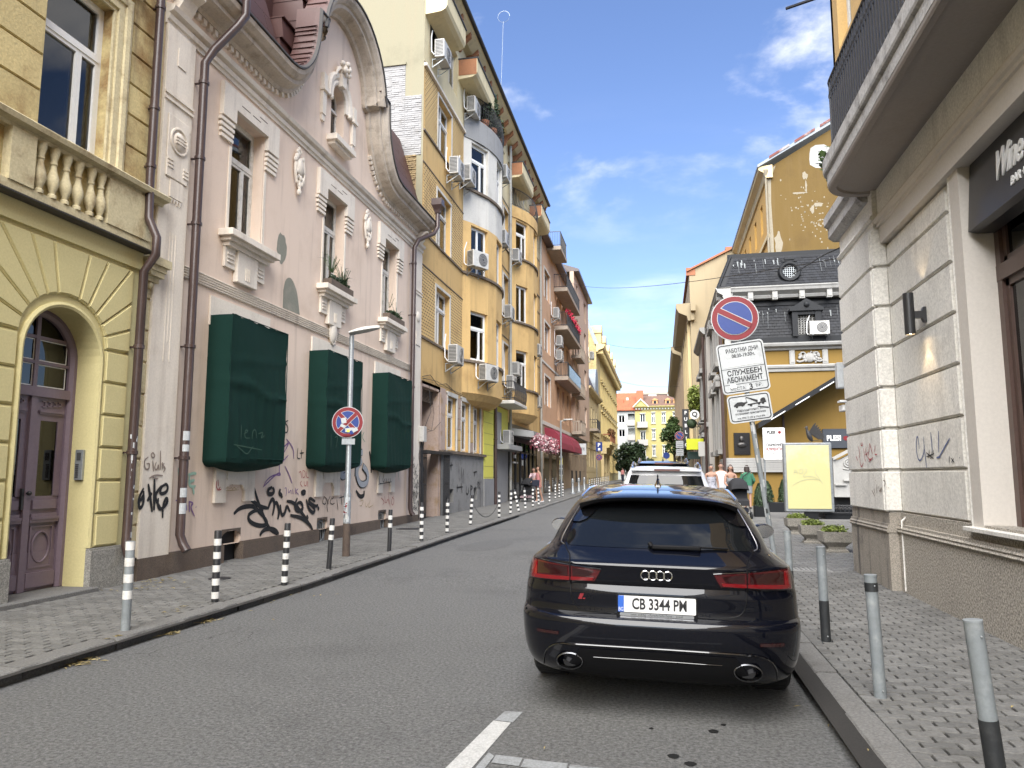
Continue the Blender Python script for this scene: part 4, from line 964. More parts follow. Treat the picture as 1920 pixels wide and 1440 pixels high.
b = MB(FL); b.box(A0, BAY[0][0], 0, .1, 15.1, 15.2); obj('ledge', b, M['cream_trim'], ab)
for a, b_, k in cols:
 for i, z in enumerate(FZ):
  f = MB(FL); u0, u1 = a, b_
  f.mould([(u1, z), (u1, z + 1.95), (u0, z + 1.95), (u0, z)], [(0, 0), (.03, 0), (.03, -.09), (0, -.09)]); obj('window_surround', f, M['white_wall'], ab)
  put_window(ab, FL, ROT_L, (a + b_) / 2, z, b_ - a, 1.95, .2, k, 'white_frame' if (i + int(a)) % 2 else 'old_frame', (i + int(a)) % 3)
def bay(y0, y1, sag, idx):
 c = (y1 - y0) / 2; rad = (c * c + sag * sag) / (2 * sag); yc = (y0 + y1) / 2; vc = sag - rad; ha = math.asin(c / rad)
 segs = [.42, 1.25, .85, 1.15, .85, 1.25, .42]; tot = sum(segs); an = [-ha]
 for s in segs: an.append(an[-1] + 2 * ha * s / tot)
 P = lambda a, e=0: (yc + (rad + e) * math.sin(a), vc + (rad + e) * math.cos(a))
 parts = [('mustard', 4.75, 8.35, 6.05), ('mustard', 8.35, 11.55 if idx == 0 else 12.8, 9.5), ('white_wall' if idx == 0 else 'mustard', 11.55 if idx == 0 else 12.8, 15.0, 12.95)]
 for mi, (mm, z0, z1, wz) in enumerate(parts):
  w = MB()
  for k in range(7):
   a, q = an[k], an[k + 1]; (ua, va), (ub, vb) = P(a), P(q); L = math.hypot(ub - ua, vb - va); d = ((ub - ua) / L, (vb - va) / L); n = (-d[1], d[0]) if False else (-(vb - va) / L, (ub - ua) / L)
   w.T = lambda u, v, z, ua=ua, va=va, d=d, n=n: FL(ua + d[0] * u + n[0] * v, va + d[1] * u + n[1] * v, z)
   w.wall(0, L, z0, z1, [(.04, L - .04, wz, wz + 1.95)] if k % 2 else [], .22)
   if k % 2:
    o, first = window(round(L - .08, 2), 1.95, 'wide' if (k + mi) % 2 else 'two', 'white_frame', (k + mi) % 3)
    pos = FL(ua + d[0] * L / 2 - n[0] * .17, va + d[1] * L / 2 - n[1] * .17, wz)
    rz = math.atan2(n[0], n[1]) - R(90)
    place(o, ab, pos, rz, first)
  obj('bay_wall', w, M[mm], ab, fix=False)
 A = [-ha + 2 * ha * i / 20 for i in range(21)]
 def ring(e0, e1, z0, z1, m, name):
  b = MB(FL); b.loft([[(*P(a, e0), z0), (*P(a, e1), z0), (*P(a, e1), z1), (*P(a, e0), z1)] for a in A]); return obj(name, b, m, ab)
 for z in (5.93, 9.40, 12.83): ring(-.1, .07, z, z + .10, M['ledge'], 'bay_ledge')
 if idx == 0: ring(-.2, .04, 15.0, 15.95, M['grey_band'], 'bay_parapet'); bz = 15.95
 else: ring(-.2, .04, 15.0, 15.6, M['mustard'], 'bay_parapet'); bz = 15.6
 b = MB(FL); b.face([(*P(a), 15.0) for a in A]); obj('bay_top', b, M['ledge'], ab, fix=False); b = MB(FL); b.loft([[(*P(a), 4.75) for a in A] + [(y1, -.2, 4.75), (y0, -.2, 4.75)], [(yc + (P(a)[0] - yc) * .86, P(a)[1] * .72, 4.5) for a in A] + [(y1 - .4, -.2, 4.5), (y0 + .4, -.2, 4.5)], [(yc + (P(a)[0] - yc) * .6, P(a)[1] * .4, 4.36) for a in A] + [(y1 - 1, -.2, 4.36), (y0 + 1, -.2, 4.36)]])
 obj('bay_base', b, M['mustard'], ab)
 rl = MB(FL)
 rl.tube([(*P(a, -.02), bz + 1.0) for a in A], .022, 6); rl.tube([(*P(a, -.02), bz + .12) for a in A], .015, 6)
 ro = obj('railing', rl, M['iron'], ab)
 bb = MB(FL)
 for i in range(46):
  a = -ha + 2 * ha * (i + .5) / 46
  bb.tube([(*P(a, -.02 + .10 * math.sin(t * math.pi) * (1 - t * .3)), bz + .12 + .88 * t) for t in (0, .25, .5, .75, 1)], .012, 4)
 obj('railing_bars', bb, M['iron'], ro)
 return P, ha, bz
P1_, HA1, BZ1 = bay(*BAY[0], .88, 0)
P2_, HA2, BZ2 = bay(*BAY[1], .88, 1)
ev = MB(FL); ev.loft([[(u, 0, 18.55), (u, .25, 18.6), (u, .55, 18.85), (u, .62, 18.95), (u, .62, 19.02), (u, 0, 19.05)] for u in (A0, A1)]); obj('eaves', ev, M['cream_wall'], ab)
gt = MB(FL); gt.tube([(A0 - .1, .66, 19.0), (A1 + .1, .66, 19.0)], .09, 10); obj('gutter', gt, M['iron'], ab)
for k in range(20):
 b = MB(FL); u = A0 + .6 + 1.22 * k; b.loft([[(q, 0, 18.1), (q, .08, 18.1), (q, .2, 18.35), (q, .5, 18.62), (q, .5, 18.8), (q, 0, 18.8)] for q in (u - .08, u + .08)]); obj('bracket', b, M['rust_orange'], ab)
rf = MB(); rf.loft([[(XL + .6, y, 19.03), (XL + .6, y, 19.1), (-13, y, 22), (-18, y, 19.0)] for y in (A0, A1)]); obj('roof', rf, M['pipe'], ab)
for i, (u, z) in enumerate(((22.35, 17.0), (26.5, 16.95), (36.3, 16.9), (42.6, 16.9))):
 b = MB(FL); b.loft([[(q, 0, z - .05), (q, .55, z), (q, .7, z + .08), (q, .76, z + .2), (q, .76, z + .75), (q, 0, z + .75)] for q in (u, u + 3.3 if i else u + 2.4)])
 bo = obj('balcony_box', b, M['cream_wall'], ab)
 c = MB(FL); c.box(u - .02, u + (3.34 if i else 2.44), 0, .8, z + .75, z + .81); obj('coping', c, M['iron'], bo)
 if i: c = MB(FL); c.box(u - .012, u - .002, .02, .74, z + .1, z + .74); obj('end_panel', c, M['rust_orange'], bo)
b = MB(FL); b.box(33.05, 36.3, 0, .95, 4.82, 4.98, .02); bo = obj('balcony', b, M['white_wall'], ab)
rl = MB(FL); pth = [(33.1, .02), (33.1, .9), (36.25, .9), (36.25, .02)]
for z in (5.1, 5.85): rl.tube([(a, v, z) for a, v in pth], .02, 5)
k = 0
for (a, v), (c, e) in zip(pth[:-1], pth[1:]):
 n = max(4, int(math.hypot(c - a, e - v) / .11))
 for i in range(n):
  t = i / n; x, y = a + (c - a) * t, v + (e - v) * t; ou = (.08 if v == e else 0)
  rl.tube([(x, y + ou * math.sin(s * math.pi), 5.0 + .85 * s) for s in (0, .3, .6, 1)], .011, 4)
obj('railing', rl, M['iron'], bo)
so = MB(FL); so.wall(24.6, 30.85, .1, 2.35, [(25.6, 26.2, .62, 1.1), (29.2, 29.75, .62, 1.1)], .3, .05); so.box(24.6, 30.85, 0, .05, .1, .12); obj('socle', so, M['grey_render'], ab, fix=False)
b = MB(FL); b.box(24.5, 30.95, 0, .16, 2.35, 2.45); obj('socle_ledge', b, M['ledge'], ab)
b = MB(FL)
for a, c in ((22.3, 22.5), (24.6, 25.2)): b.box(a, c, -.3, .02, .1, 4.6)
b.box(22.5, 24.6, -1.3, -1.2, .1, 4.6); b.box(24.45, 24.6, -1.2, 0, .1, 4.5); b.box(22.5, 22.6, -1.2, 0, .1, 4.5); b.box(22.5, 24.6, -1.2, 0, 4.42, 4.6); obj('doorway', b, M['old_plaster'], ab)
b = MB(FL)
for k in range(9): b.box(22.55, 24.55, -.25, -.22, 4.02 + .045 * k, 4.04 + .045 * k)
obj('transom_grille', b, M['ledge'], ab)
for a, c in gh_:
 put_window(ab, FL, ROT_L, (a + c) / 2, 2.5, c - a, 1.9, .16, 'tee')
 f = MB(FL); f.box(a - .1, a, -.02, .05, 2.45, 4.5); f.box(c, c + .1, -.02, .05, 2.45, 4.5); f.box(a - .1, c + .1, -.02, .06, 4.4, 4.55); obj('window_surround', f, M['white_wall'], ab)
rr2 = random.Random(11)
for k in range(5):
 for a, c in ((25.2, 25.4), (26.6, 27.3), (28.5, 29.2), (30.35, 30.85)):
  b = MB(FL); b.box(a + .01, c - .01, 0, .035, 2.48 + .4 * k, 2.86 + .4 * k, .01); obj('stone_block', b, M['mustard'] if rr2.random() < .7 else M['old_plaster'], ab)
b = MB(FL); b.box(30.85, 32.7, -.1, .06, 1.45, 4.9);
obj('lemon_panel', b, M['lemon'], ab)
for k in range(7):
 b = MB(FL); b.box(30.86, 32.68, .058, .066, 1.5 + .47 * k, 1.51 + .47 * k); obj('joint', b, M['ledge'], ab)
b = MB(FL); b.box(30.85, 32.7, -.1, .1, .1, 1.45); b.box(32.9, 36.0, -.1, .06, .1, 2.9); obj('grey_panel', b, M['grey_band'], ab)
b = MB(FL); b.box(32.9, 36.0, -.1, .05, 2.95, 4.75); obj('lemon_panel', b, M['lemon'], ab)
b = MB(FL); b.box(32.95, 34.3, .05, .09, 2.95, 4.5); obj('shutter', b, M['grey_band'], ab)
b = MB(FL); b.box(32.9, 36.1, .05, .75, 2.75, 2.98, .015); obj('flat_canopy', b, M['grey_band'], ab)
for u in (32.78, 36.15): downpipe([(XL + .15, u, .3), (XL + .15, u, 4.8 if u < 34 else 18.5)], .07, 'dark pipe beside lemon panel of the apartment block' if u < 34 else 'grey pipe rising between the two rounded bays', m='pipe' if u < 34 else 'pipe_grey', z_br=(1.5, 3.2, 6.5, 9.8, 13))
downpipe([(XL + .15, 45.9, .4), (XL + .15, 45.9, 18.6)], .07, 'grey pipe at the far edge of the mustard apartment block', m='pipe_grey', z_br=(4, 8, 12, 16))
g = thing('iron_gate', 'tall black iron bar gate standing open at the dark doorway', 'gate', FL(23.5, -.1, .2))
for a, c in ((22.55, 23.3), (24.65, 25.35)):
 b = MB(FL)
 n = 7
 for k in range(n): b.tube([(a + (c - a) * k / (n - 1), .14 if a > 24 else -.05, .22), (a + (c - a) * k / (n - 1), .14 if a > 24 else -.05, 2.28)], .016, 5)
 for z in (.35, 1.3, 2.15): b.box(a, c, (.14 if a > 24 else -.05) - .012, (.14 if a > 24 else -.05) + .012, z - .02, z + .02)
 obj('gate_leaf', b, M['iron'], g)
b = MB(FL); b.box(22.5, 25.5, -.05, .2, 2.28, 2.38); obj('gate_beam', b, M['iron'], g)
eb = MB(FL); eb.box(22.15, 22.45, .06, .22, 2.62, 3.1, .01); o = obj('junction_box', eb, M['ac']); tag(o, 'grey junction box at doorway edge with cables hanging below', 'junction box')
cb = MB(FL); rr3 = random.Random(2)
for k in range(9):
 u = 22.2 + .03 * k; v = .08 + .02 * (k % 3); cb.tube([(u + rr3.uniform(-.04, .04), v + rr3.uniform(-.02, .03), z) for z in (2.62, 2.2, 1.8, 1.4, 1.0, .6, .25)], .011, 5)
cb.tube([(22.4, .05, 3.1), (23.0, .2, 3.0), (23.7, .06, 3.6), (23.2, .1, 4.3)], .008, 4); cb.tube([(22.5, .1, 2.9), (23.4, .15, 3.05), (24.5, .06, 3.4)], .008, 4); cb.tube([(23, .1, 4.5), (22.9, .2, 3.6), (22.5, .14, 3.1)], .008, 4)
o = obj('cable_bundle', cb, M['cable']); tag(o, 'tangle of dark cables running down the wall by the iron gate', 'cables')
cb = MB(FL); cb.tube([(22.5, .03, 4.7), (23.3, .04, 4.86), (24.2, .03, 4.62), (25.2, .03, 4.8), (26.5, .03, 4.6), (27.6, .05, 4.58), (30.8, .03, 4.6)], .011, 5); cb.tube([(22.6, .03, 4.66), (24, .04, 4.74), (25.6, .03, 4.66), (27.4, .05, 4.64)], .009, 5)
o = obj('loose_cable', cb, M['cable']); tag(o, 'loose cable looping along the wall above the doorway', 'cable')
sf = thing('shop_front', 'dark glazed shop front under the pink flower canopy', 'shop front', FL(40, .1, .3))
b = MB(FL); b.box(36.3, 44.6, -.1, .02, .1, 4.2); obj('shop_wall', b, M['black_paint'], sf)
for k in range(6):
 a = 36.5 + 1.33 * k
 f = MB(FL); f.box(a, a + .08, .02, .12, .3, 3.3); f.box(a + .08, a + 1.25, .02, .1, .3, .5); f.box(a + .08, a + 1.25, .02, .1, 2.75, 2.83); fo = obj('shop_window', f, M['black_paint'], sf)
 p = MB(FL); p.box(a + .08, a + 1.25, .05, .06, .5, 3.3); obj('pane', p, M['glass_dark'], fo)
s = MB(FL)
for k in range(2): s.tube([(37.6 + .22 * k + .08 * math.cos(t), .1, 2.55 + .08 * math.sin(t)) for t in [i * math.pi / 8 for i in range(17)]], .016, 5)
s.box(37.2, 38.4, .085, .1, 2.2, 2.28); obj('sign_lettering', s, M['white'], sf)
b = MB(FL); b.loft([[(u, 0, 3.95), (u, 1.3, 3.75), (u, 1.3, 3.45), (u, 1.2, 3.45), (u, 0, 3.6)] for u in (36.2, 44.3)])
cn_ = obj('canopy', b, M['grey_band']); tag(cn_, 'grey shop canopy hung with pink and white flowers', 'canopy')
M['flower_pink'] = mat('pink_flowers', (.42, .17, .20, 1), .8, isl=.5, fine=0); M['flower_pale'] = mat('pale_flowers', (.66, .50, .50, 1), .8, isl=.3, fine=0)
def confetti(T, box, n, s, droop=0):
 m = MB(T)
 for _ in range(n):
  p = Vector([random.uniform(a, b) for a, b in box]); p.z -= droop * random.random() ** 2
  a, bb = Vector((random.gauss(0, 1), random.gauss(0, 1), random.gauss(0, 1))).normalized() * s, Vector((random.gauss(0, 1), random.gauss(0, 1), random.gauss(0, 1))).normalized() * s
  m.face([tuple(p - a), tuple(p - bb), tuple(p + a), tuple(p + bb)])
 return m
for mm, n in (('flower_pink', 900), ('flower_pale', 500)):
 o = obj('canopy_flowers', confetti(FL, ((36.2, 44.3), (1.05, 1.5), (3.15, 3.7)), n, .07, .35), M[mm], cn_, fix=False); o['kind'] = 'stuff'
# ---------------------------------------------------------------- air conditioners
AC = [(25.3, 5.5, 'air conditioner below the lowest first-bay-side window, over the doorway'), (25.2, 12.35, 'air conditioner under the uppermost window left of the bay'), (26.95, 12.8, 'air conditioner on the incised panel left of the white bay'),
 (23.3, 15.7, 'white air conditioner beside the topmost window near the blank side wall'), (33.6, 12.4, 'air conditioner right of white bay under the fourth floor'), (34.9, 9.1, 'air conditioner between the two bays below the third row window'), (35.4, 5.75, 'air conditioner low between the bays near the grey pipe'),
 (36.9, 12.5, 'air conditioner hung left of the second bay near its iron balcony'), (36.75, 6.6, 'air conditioner beside the second bay window'), (43.6, 8.7, 'air conditioner right of second bay, upper of two'), (43.5, 5.6, 'air conditioner right of second bay, lower of two'), (27.6, 15.9, 'air conditioner on cream top floor beside the curved railing'), (33.8, 15.7, 'air conditioner on the cream top floor past the curved railing'), (34.6, 3.05, 'air conditioner standing on flat grey canopy beside the flower shop')]
for u, z, l in AC: ac_unit(FL, ROT_L, u, z, l, .06, 1.15)
def bay_ac(P, a, z, lab, s=1.15):
 u, v = P(a, .0); r = math.atan2(math.sin(a), math.cos(a)); o = ac_unit(FL, 0, u, z, lab, v, s); o.rotation_euler = (0, 0, R(-90) + a); return o
bay_ac(P1_, -.36, 5.25, 'large white air conditioner under the lowest window of the first bay')
bay_ac(P1_, -.50, 9.65, 'air conditioner in front of a third floor window of first bay')
def bush_mesh(c, rx, ry, rz, n, s, T=None, seed=1):
 r_ = random.Random(seed); m = MB(T)
 for _ in range(n):
  while True:
   q = Vector((r_.uniform(-1, 1), r_.uniform(-1, 1), r_.uniform(-1, 1)))
   if .25 < q.length < 1: break
  q = q * (.7 + .3 * r_.random()); p = Vector((c[0] + q.x * rx, c[1] + q.y * ry, c[2] + q.z * rz))
  a = Vector((r_.gauss(0, 1), r_.gauss(0, 1), r_.gauss(0, .7))).normalized() * s * r_.uniform(.6, 1.3); b = a.cross(Vector((r_.gauss(0, 1), r_.gauss(0, 1), r_.gauss(0, 1)))).normalized() * s * .45
  m.face([tuple(p - a), tuple(p + b), tuple(p + a), tuple(p - b)])
 return m
M['leaf'] = mat('leaf', (.055, .10, .025, 1), .6, c2=(.03, .06, .015, 1), stain=.6, ss=6, isl=.4)
M['leaf_dark'] = mat('dark_leaf', (.028, .052, .02, 1), .65, c2=(.015, .03, .012, 1), stain=.6, ss=3, isl=.45)
M['leaf_bright'] = mat('bright_leaf', (.16, .20, .035, 1), .6, c2=(.09, .14, .025, 1), stain=.7, ss=9, isl=.4)
M['terracotta'] = mat('terracotta', (.30, .12, .06, 1), .8, c2=(.2, .08, .04, 1), stain=.6, ss=5)
for k, (a, n, h_) in enumerate(((-.28, 260, .55), (-.1, 300, .9), (.12, 260, .6))):
 u, v = P1_(a, -.2); t = thing('potted_plant', ('bushy green plant on curved iron balcony, nearest one', 'tall conical evergreen on the curved iron balcony', 'leafy plant at far side of the curved iron balcony')[k], 'plant', FL(u, v, BZ1 + .05), 'plants on the curved balcony')
 obj('foliage', bush_mesh((u, v, BZ1 + .35 + h_ * .9), .33, .33, h_, n * 2, .09, FL, k), M['leaf_dark'], t, fix=False)
 p = MB(); x, y, z = FL(u, v, BZ1); p.lathe([(.14, z), (.2, z + .32), (.2, z + .36), (.16, z + .36)], (x, y), 12); obj('pot', p, M['terracotta'], t)
ae = MB(); ae.tube([(-6.7, 31.2, 19), (-6.6, 31.2, 22.2)], .009, 5); ae.tube([(-6.6 + .28 * math.cos(t), 31.2 + .1, 22.5 + .28 * math.sin(t)) for t in [k * .55 for k in range(12)]], .008, 4); o = obj('roof_aerial', ae, M['galv']); tag(o, 'thin wire aerial looped above the apartment gutter', 'aerial')
for y, lab, n in ((WY[1], 'window box with spiky plants on middle upper window of pink house', 1), (WY[2], 'window box with low green plants on far upper window of pink house', 0)):
 t = thing('window_box', lab, 'window box', FL(y, .15, 5.82), 'window boxes on the pink house')
 b = MB(FL); b.box(y - .62, y + .62, .06, .26, 5.82, 5.98, .01); obj('trough', b, M['plinth_brown'], t)
 obj('foliage', bush_mesh((y, .16, 6.04), .58, .12, .12, 350, .05, FL, int(y)), M['leaf_dark'], t, fix=False)
 m = MB(FL); r_ = random.Random(4)
 for k in range(60 if n else 12):
  cx = y + (-.45 if k % 3 == 0 else .15) + r_.uniform(-.06, .06); a = r_.uniform(0, 6.28); L = r_.uniform(.3, .55); h_ = r_.uniform(.1, .5); z0 = 6.0 + (.15 if k % 3 == 0 else 0)
  q = [(cx + math.cos(a) * L * s, .18 + math.sin(a) * L * .5 * s, z0 + h_ * math.sin(s * 2.2)) for s in (0, .5, 1)]
  w_ = .014
  m.face([(q[0][0] - w_, q[0][1], q[0][2]), (q[0][0] + w_, q[0][1], q[0][2]), (q[1][0] + w_, q[1][1], q[1][2]), (q[1][0] - w_, q[1][1], q[1][2])]); m.face([(q[1][0] - w_, q[1][1], q[1][2]), (q[1][0] + w_, q[1][1], q[1][2]), q[2]])
 obj('long_leaves', m, M['leaf'], t, fix=False)
# ---------------------------------------------------------------- left: salmon apartment house
M['salmon'] = mat('salmon_plaster', (.52, .33, .21, 1), .85, c2=(.36, .22, .13, 1), stain=.6, ss=.7, streak=.35, fine=.06, dirt=(.22, .15, .10, 1))
M['salmon_pale'] = mat('pale_salmon_plaster', (.50, .36, .27, 1), .85, c2=(.42, .30, .22, 1), stain=.5, ss=.7, streak=.3, dirt=(.25, .18, .14, 1))
M['concrete'] = mat('balcony_concrete', (.36, .30, .24, 1), .85, c2=(.25, .2, .16, 1), stain=.6, ss=2, streak=.3)
M['tan_stone'] = mat('tan_stone', (.33, .25, .17, 1), .85, c2=(.22, .17, .12, 1), stain=.8, ss=1, streak=.4, fine=.15)
M['burgundy'] = mat('burgundy_awning', (.20, .018, .035, 1), .8, c2=(.15, .014, .026, 1), stain=.5, ss=2)
sb = thing('salmon_house', 'salmon plastered apartment house with stacked balconies and burgundy awnings', 'apartment building', (XL, 60, 0))
S0, S1 = 46.3, 76.0; SZ = (6.2, 9.85, 13.5)
sw_ = [(48.3, 50.9), (54.4, 55.6), (57.3, 58.6), (60.2, 61.4), (64.8, 66.0), (71.5, 73.5)]
w = MB(FL); w.wall(S0, 63, 4.9, 17.2, [(a, b, z - (.0 if i in (0,) else .55), z + 1.95) for i, (a, b) in enumerate(sw_[:4]) for z in SZ], .25)
obj('wall', w, M['salmon'], sb, fix=False)
w = MB(FL); w.wall(63, S1, 4.9, 19.2, [(a, b, z, z + 1.9) for a, b in sw_[4:] for z in (*SZ, 16.6)], .25, .35); w.face([(63, 0, 4.9), (63, .35, 4.9), (63, .35, 19.2), (63, 0, 19.2)]); obj('wall', w, M['salmon_pale'], sb, fix=False)
for i, (a, b) in enumerate(sw_):
 for z in SZ:
  d = i in (1, 2, 3)
  put_window(sb, FL, ROT_L, (a + b) / 2, z - (.55 if d else 0), b - a, 2.5 if d else (1.95 if i == 0 else 1.9), .2 if i < 4 else -.15, 'two', 'white_frame', 0)
  if i == 0:
   f = MB(FL); f.mould([(b, z), (b, z + 1.95), (a, z + 1.95), (a, z)], [(0, 0), (.03, 0), (.03, -.14), (0, -.14)]); obj('window_surround', f, M['white_wall'], sb)
w = MB(FL); w.box(S0, S1, -.2, .02, .2, 4.9); obj('ground_floor_wall', w, M['tan_stone'], sb)
for u in (47, 50.2, 53.5, 56.5, 59.6, 62.5, 66, 69, 72):
 b = MB(FL); b.box(u, u + 1.7, .02, .05, 2.0, 3.2, .01); obj('stone_block', b, M['tan_stone'], sb); b = MB(FL); b.box(u, u + 1.7, .02, .05, 3.25, 4.4, .01); obj('stone_block', b, M['tan_stone'], sb)
b = MB(FL); b.box(S0, S1, 0, .06, 4.85, 5.1); b.box(S0, 63, 0, .05, 8.9, 9.05); obj('band', b, M['white_wall'], sb)
core = MB(); core.box(-18, XL - .7, S0, S1, 0, 17.1); obj('core', core, M['dark'], sb)
rf = MB(); rf.loft([[(XL + .5, y, 17.2), (XL + .5, y, 17.35), (XL, y, 17.5), (XL - .5, y, 19.6), (-14, y, 20.5), (-18, y, 17)] for y in (S0, 63)]); rf.loft([[(XL + .8, y, 19.2), (XL + .8, y, 19.4), (-14, y, 22), (-18, y, 19)] for y in (63, S1)]); obj('roof', rf, M['pipe'], sb)
for k, (y, zb) in enumerate(((53.0, 14.95), (53.0, 12.1), (53.0, 8.4), (49.5, 17.0))):
 L = 8.8 if k < 3 else 3.4
 b = MB(FL); b.box(y, y + L, 0, 1.0, zb, zb + .28, .02); bo = obj('balcony', b, M['concrete'], sb)
 r_ = MB(FL); top = zb + 1.3
 for z in (zb + .35, top): r_.tube([(y + .04, 0, z), (y + .04, .96, z), (y + L - .04, .96, z), (y + L - .04, 0, z)], .025, 5)
 for i in range(8): r_.tube([(y + .04, .06 + .12 * i, zb + .3), (y + .04, .06 + .12 * i, top)], .012, 4)
 for i in range(int(L / .14)): r_.tube([(y + .04 + .14 * i, .96, zb + .3), (y + .04 + .14 * i, .96, top)], .012, 4)
 obj('railing', r_, M['iron'], bo)
 if k == 2: c = MB(FL); c.box(y + 1, y + L, .965, .98, zb + .3, zb + 1.2); obj('screen', c, mat('glass_screen', (.2, .27, .25, 1), .2), bo)
 if k == 1: o = obj('flower_boxes', confetti(FL, ((y, y + L), (.85, 1.15), (zb + 1.25, zb + 1.6)), 500, .06, .2), mat('red_flowers', (.5, .02, .06, 1), .7, isl=.4), bo, fix=False); o['kind'] = 'stuff'
for zb in (11.4, 8.2, 5.0):
 b = MB(FL); b.box(61.9, 65.6, .2, 1.0, zb, zb + .25); b.box(61.9, 65.6, .9, 1.0, zb + 1.0, zb + 1.12);
 for i in range(9): b.box(62.0 + .42 * i, 62.16 + .42 * i, .9, 1.0, zb + .25, zb + 1.0)
 for i in range(3): b.box(61.9, 62.0, .3 + .22 * i, .4 + .22 * i, zb + .25, zb + 1.0)
 b.box(61.9, 62.0, .2, 1.0, zb + 1.0, zb + 1.12); obj('balcony', b, M['concrete'], sb)
for u, v, z, l in ((51.6, .06, 12.6, 'air conditioner under top balcony of the salmon house'), (53.2, .06, 10.9, 'upper of two stacked air conditioners on the salmon house'), (53.2, .06, 9.85, 'lower of two stacked air conditioners on the salmon house'), (75.6, .4, 13.4, 'air conditioner on the pale far end of salmon house')): ac_unit(FL, ROT_L, u, z, l, v, 1.3)
for k, (a, b_) in enumerate(((48, 54.4), (54.8, 60.2))):
 m = MB(FL); pr_ = [(0, 4.7), (.5, 4.6), (.9, 4.25), (1.15, 3.7), (1.2, 3.3), (1.15, 3.3), (0, 3.4)]
 m.loft([[(u, v, z) for v, z in pr_] for u in [a + (b_ - a) * i / 6 for i in range(7)]])
 o = obj('awning', m, M['burgundy']); tag(o, ('burgundy rounded awning nearer the flower shop', 'burgundy rounded awning next to the white hanging sign')[k], 'awning', 'burgundy awnings')
m = MB(); m.box(-6.9, -5.9, 60.5, 60.62, 3.25, 4.15); o = thing('hanging_sign', 'white projecting shop sign beyond burgundy awnings', 'sign', (-7.4, 60.5, 3.2)); obj('panel', m, M['sign_white'], o); m = MB(); m.box(-7.4, -6.9, 60.54, 60.58, 3.9, 3.95); obj('arm', m, M['iron'], o)
text_obj('lettering', 'AVITE', .3, M['black_ink'], o, (-6.4, 60.49, 3.7), (R(90), 0, 0), .003)
for k in range(3):                                                          # dark shop openings
 b = MB(FL); b.box(47.5 + 3.6 * k, 49.7 + 3.6 * k, .02, .06, .5, 3.0); obj('shop_window', b, M['glass_dark'], sb)
for k in range(3): b = MB(FL); b.box(62.6 + 3.2 * k, 63.6 + 3.2 * k, .02, .045, 1.0, 2.0); obj('basement_window', b, M['dark'], sb)
# ---------------------------------------------------------------- left: cream house with round dormer, and tall ornate yellow house
M['cream_far'] = mat('cream_far_plaster', (.62, .50, .28, 1), .85, c2=(.5, .4, .22, 1), stain=.5, ss=.5, streak=.3)
M['yellow_far'] = mat('ornate_yellow_plaster', (.60, .48, .22, 1), .85, c2=(.45, .36, .17, 1), stain=.6, ss=.7, streak=.3)
M['zinc'] = mat('zinc_roof', (.22, .25, .28, 1), .5, c2=(.15, .17, .2, 1), stain=.5, ss=1)
ch = thing('cream_house', 'cream rusticated house with round zinc dormer and small balcony', 'house', (XL, 82, .6))
w = MB(FL); w.wall(76, 92, .6, 10.6, [(a, a + 1.2, z, z + 2.2) for a in (78.4, 81.6, 84.8, 88) for z in (2.2, 6.9)], .3); obj('wall', w, M['cream_far'], ch, fix=False)
core = MB(); core.box(-18, XL - .5, 76, 92, 0, 10.4); obj('core', core, M['dark'], ch)
for a in (78.4, 81.6, 84.8, 88):
 for z in (2.2, 6.9): put_window(ch, FL, ROT_L, a + .6, z, 1.2, 2.2, .2, 'two')
for k in range(9): b = MB(FL); b.box(76.05, 91.9, 0, .05, .7 + .62 * k, .7 + .62 * k + .56, .02) if not 2.0 < .7 + .62 * k < 4.3 else b.box(76.05, 78.2, 0, .05, .7 + .62 * k, .7 + .62 * k + .56, .02); obj('stone_course', b, M['cream_far'], ch)
b = MB(FL); b.mould([(76, 10.3), (92, 10.3)], [(0, 0), (.2, .05), (.5, .25), (.55, .45), (0, .5)]); b.box(76, 92, 0, .15, 6.1, 6.4); obj('cornice', b, M['cream_far'], ch)
b = MB(FL); b.loft([[(u, .4, 10.75), (u, -.6, 13.2), (u, -6, 14), (u, -6, 10.7)] for u in (76, 92)]); obj('roof', b, M['roof_metal'], ch)
b = MB(FL); b.loft([[(86.5 + 2.2 * math.cos(t), v, 11.4 + 2.5 * math.sin(t)) for t in [math.pi * i / 12 for i in range(13)]] + [(84.3, v, 10.7), (88.7, v, 10.7)] for v in (.3, -3)]); obj('dormer', b, M['zinc'], ch)
b = MB(FL); b.box(78, 82.5, 0, 1.0, 6.2, 6.45); bo = obj('balcony', b, M['concrete'], ch)
r_ = MB(FL); r_.tube([(78.05, 0, 7.4), (78.05, .95, 7.4), (82.45, .95, 7.4), (82.45, 0, 7.4)], .03, 5)
for i in range(30): r_.tube([(78.05 + .15 * i, .95, 6.45), (78.05 + .15 * i, .95, 7.4)], .014, 4)
for i in range(7): r_.tube([(78.05, .1 + .14 * i, 6.45), (78.05, .1 + .14 * i, 7.4)], .014, 4)
obj('railing', r_, M['iron'], bo)
oh = thing('ornate_house', 'tall ornate yellow house with brick gable and heavy cornice', 'house', (XL, 112, .7))
OX = lambda u, v, w: (XL - .2 + v, u, w)
hl = [(a, a + 1.3, z, z + 2.4) for a in [98.5 + 3.4 * i for i in range(11)] for z in (2.3, 7.3, 11.2, 14.5)]
w = MB(OX); w.wall(92, 136, .6, 17.4, hl, .3); obj('wall', w, M['yellow_far'], oh, fix=False)
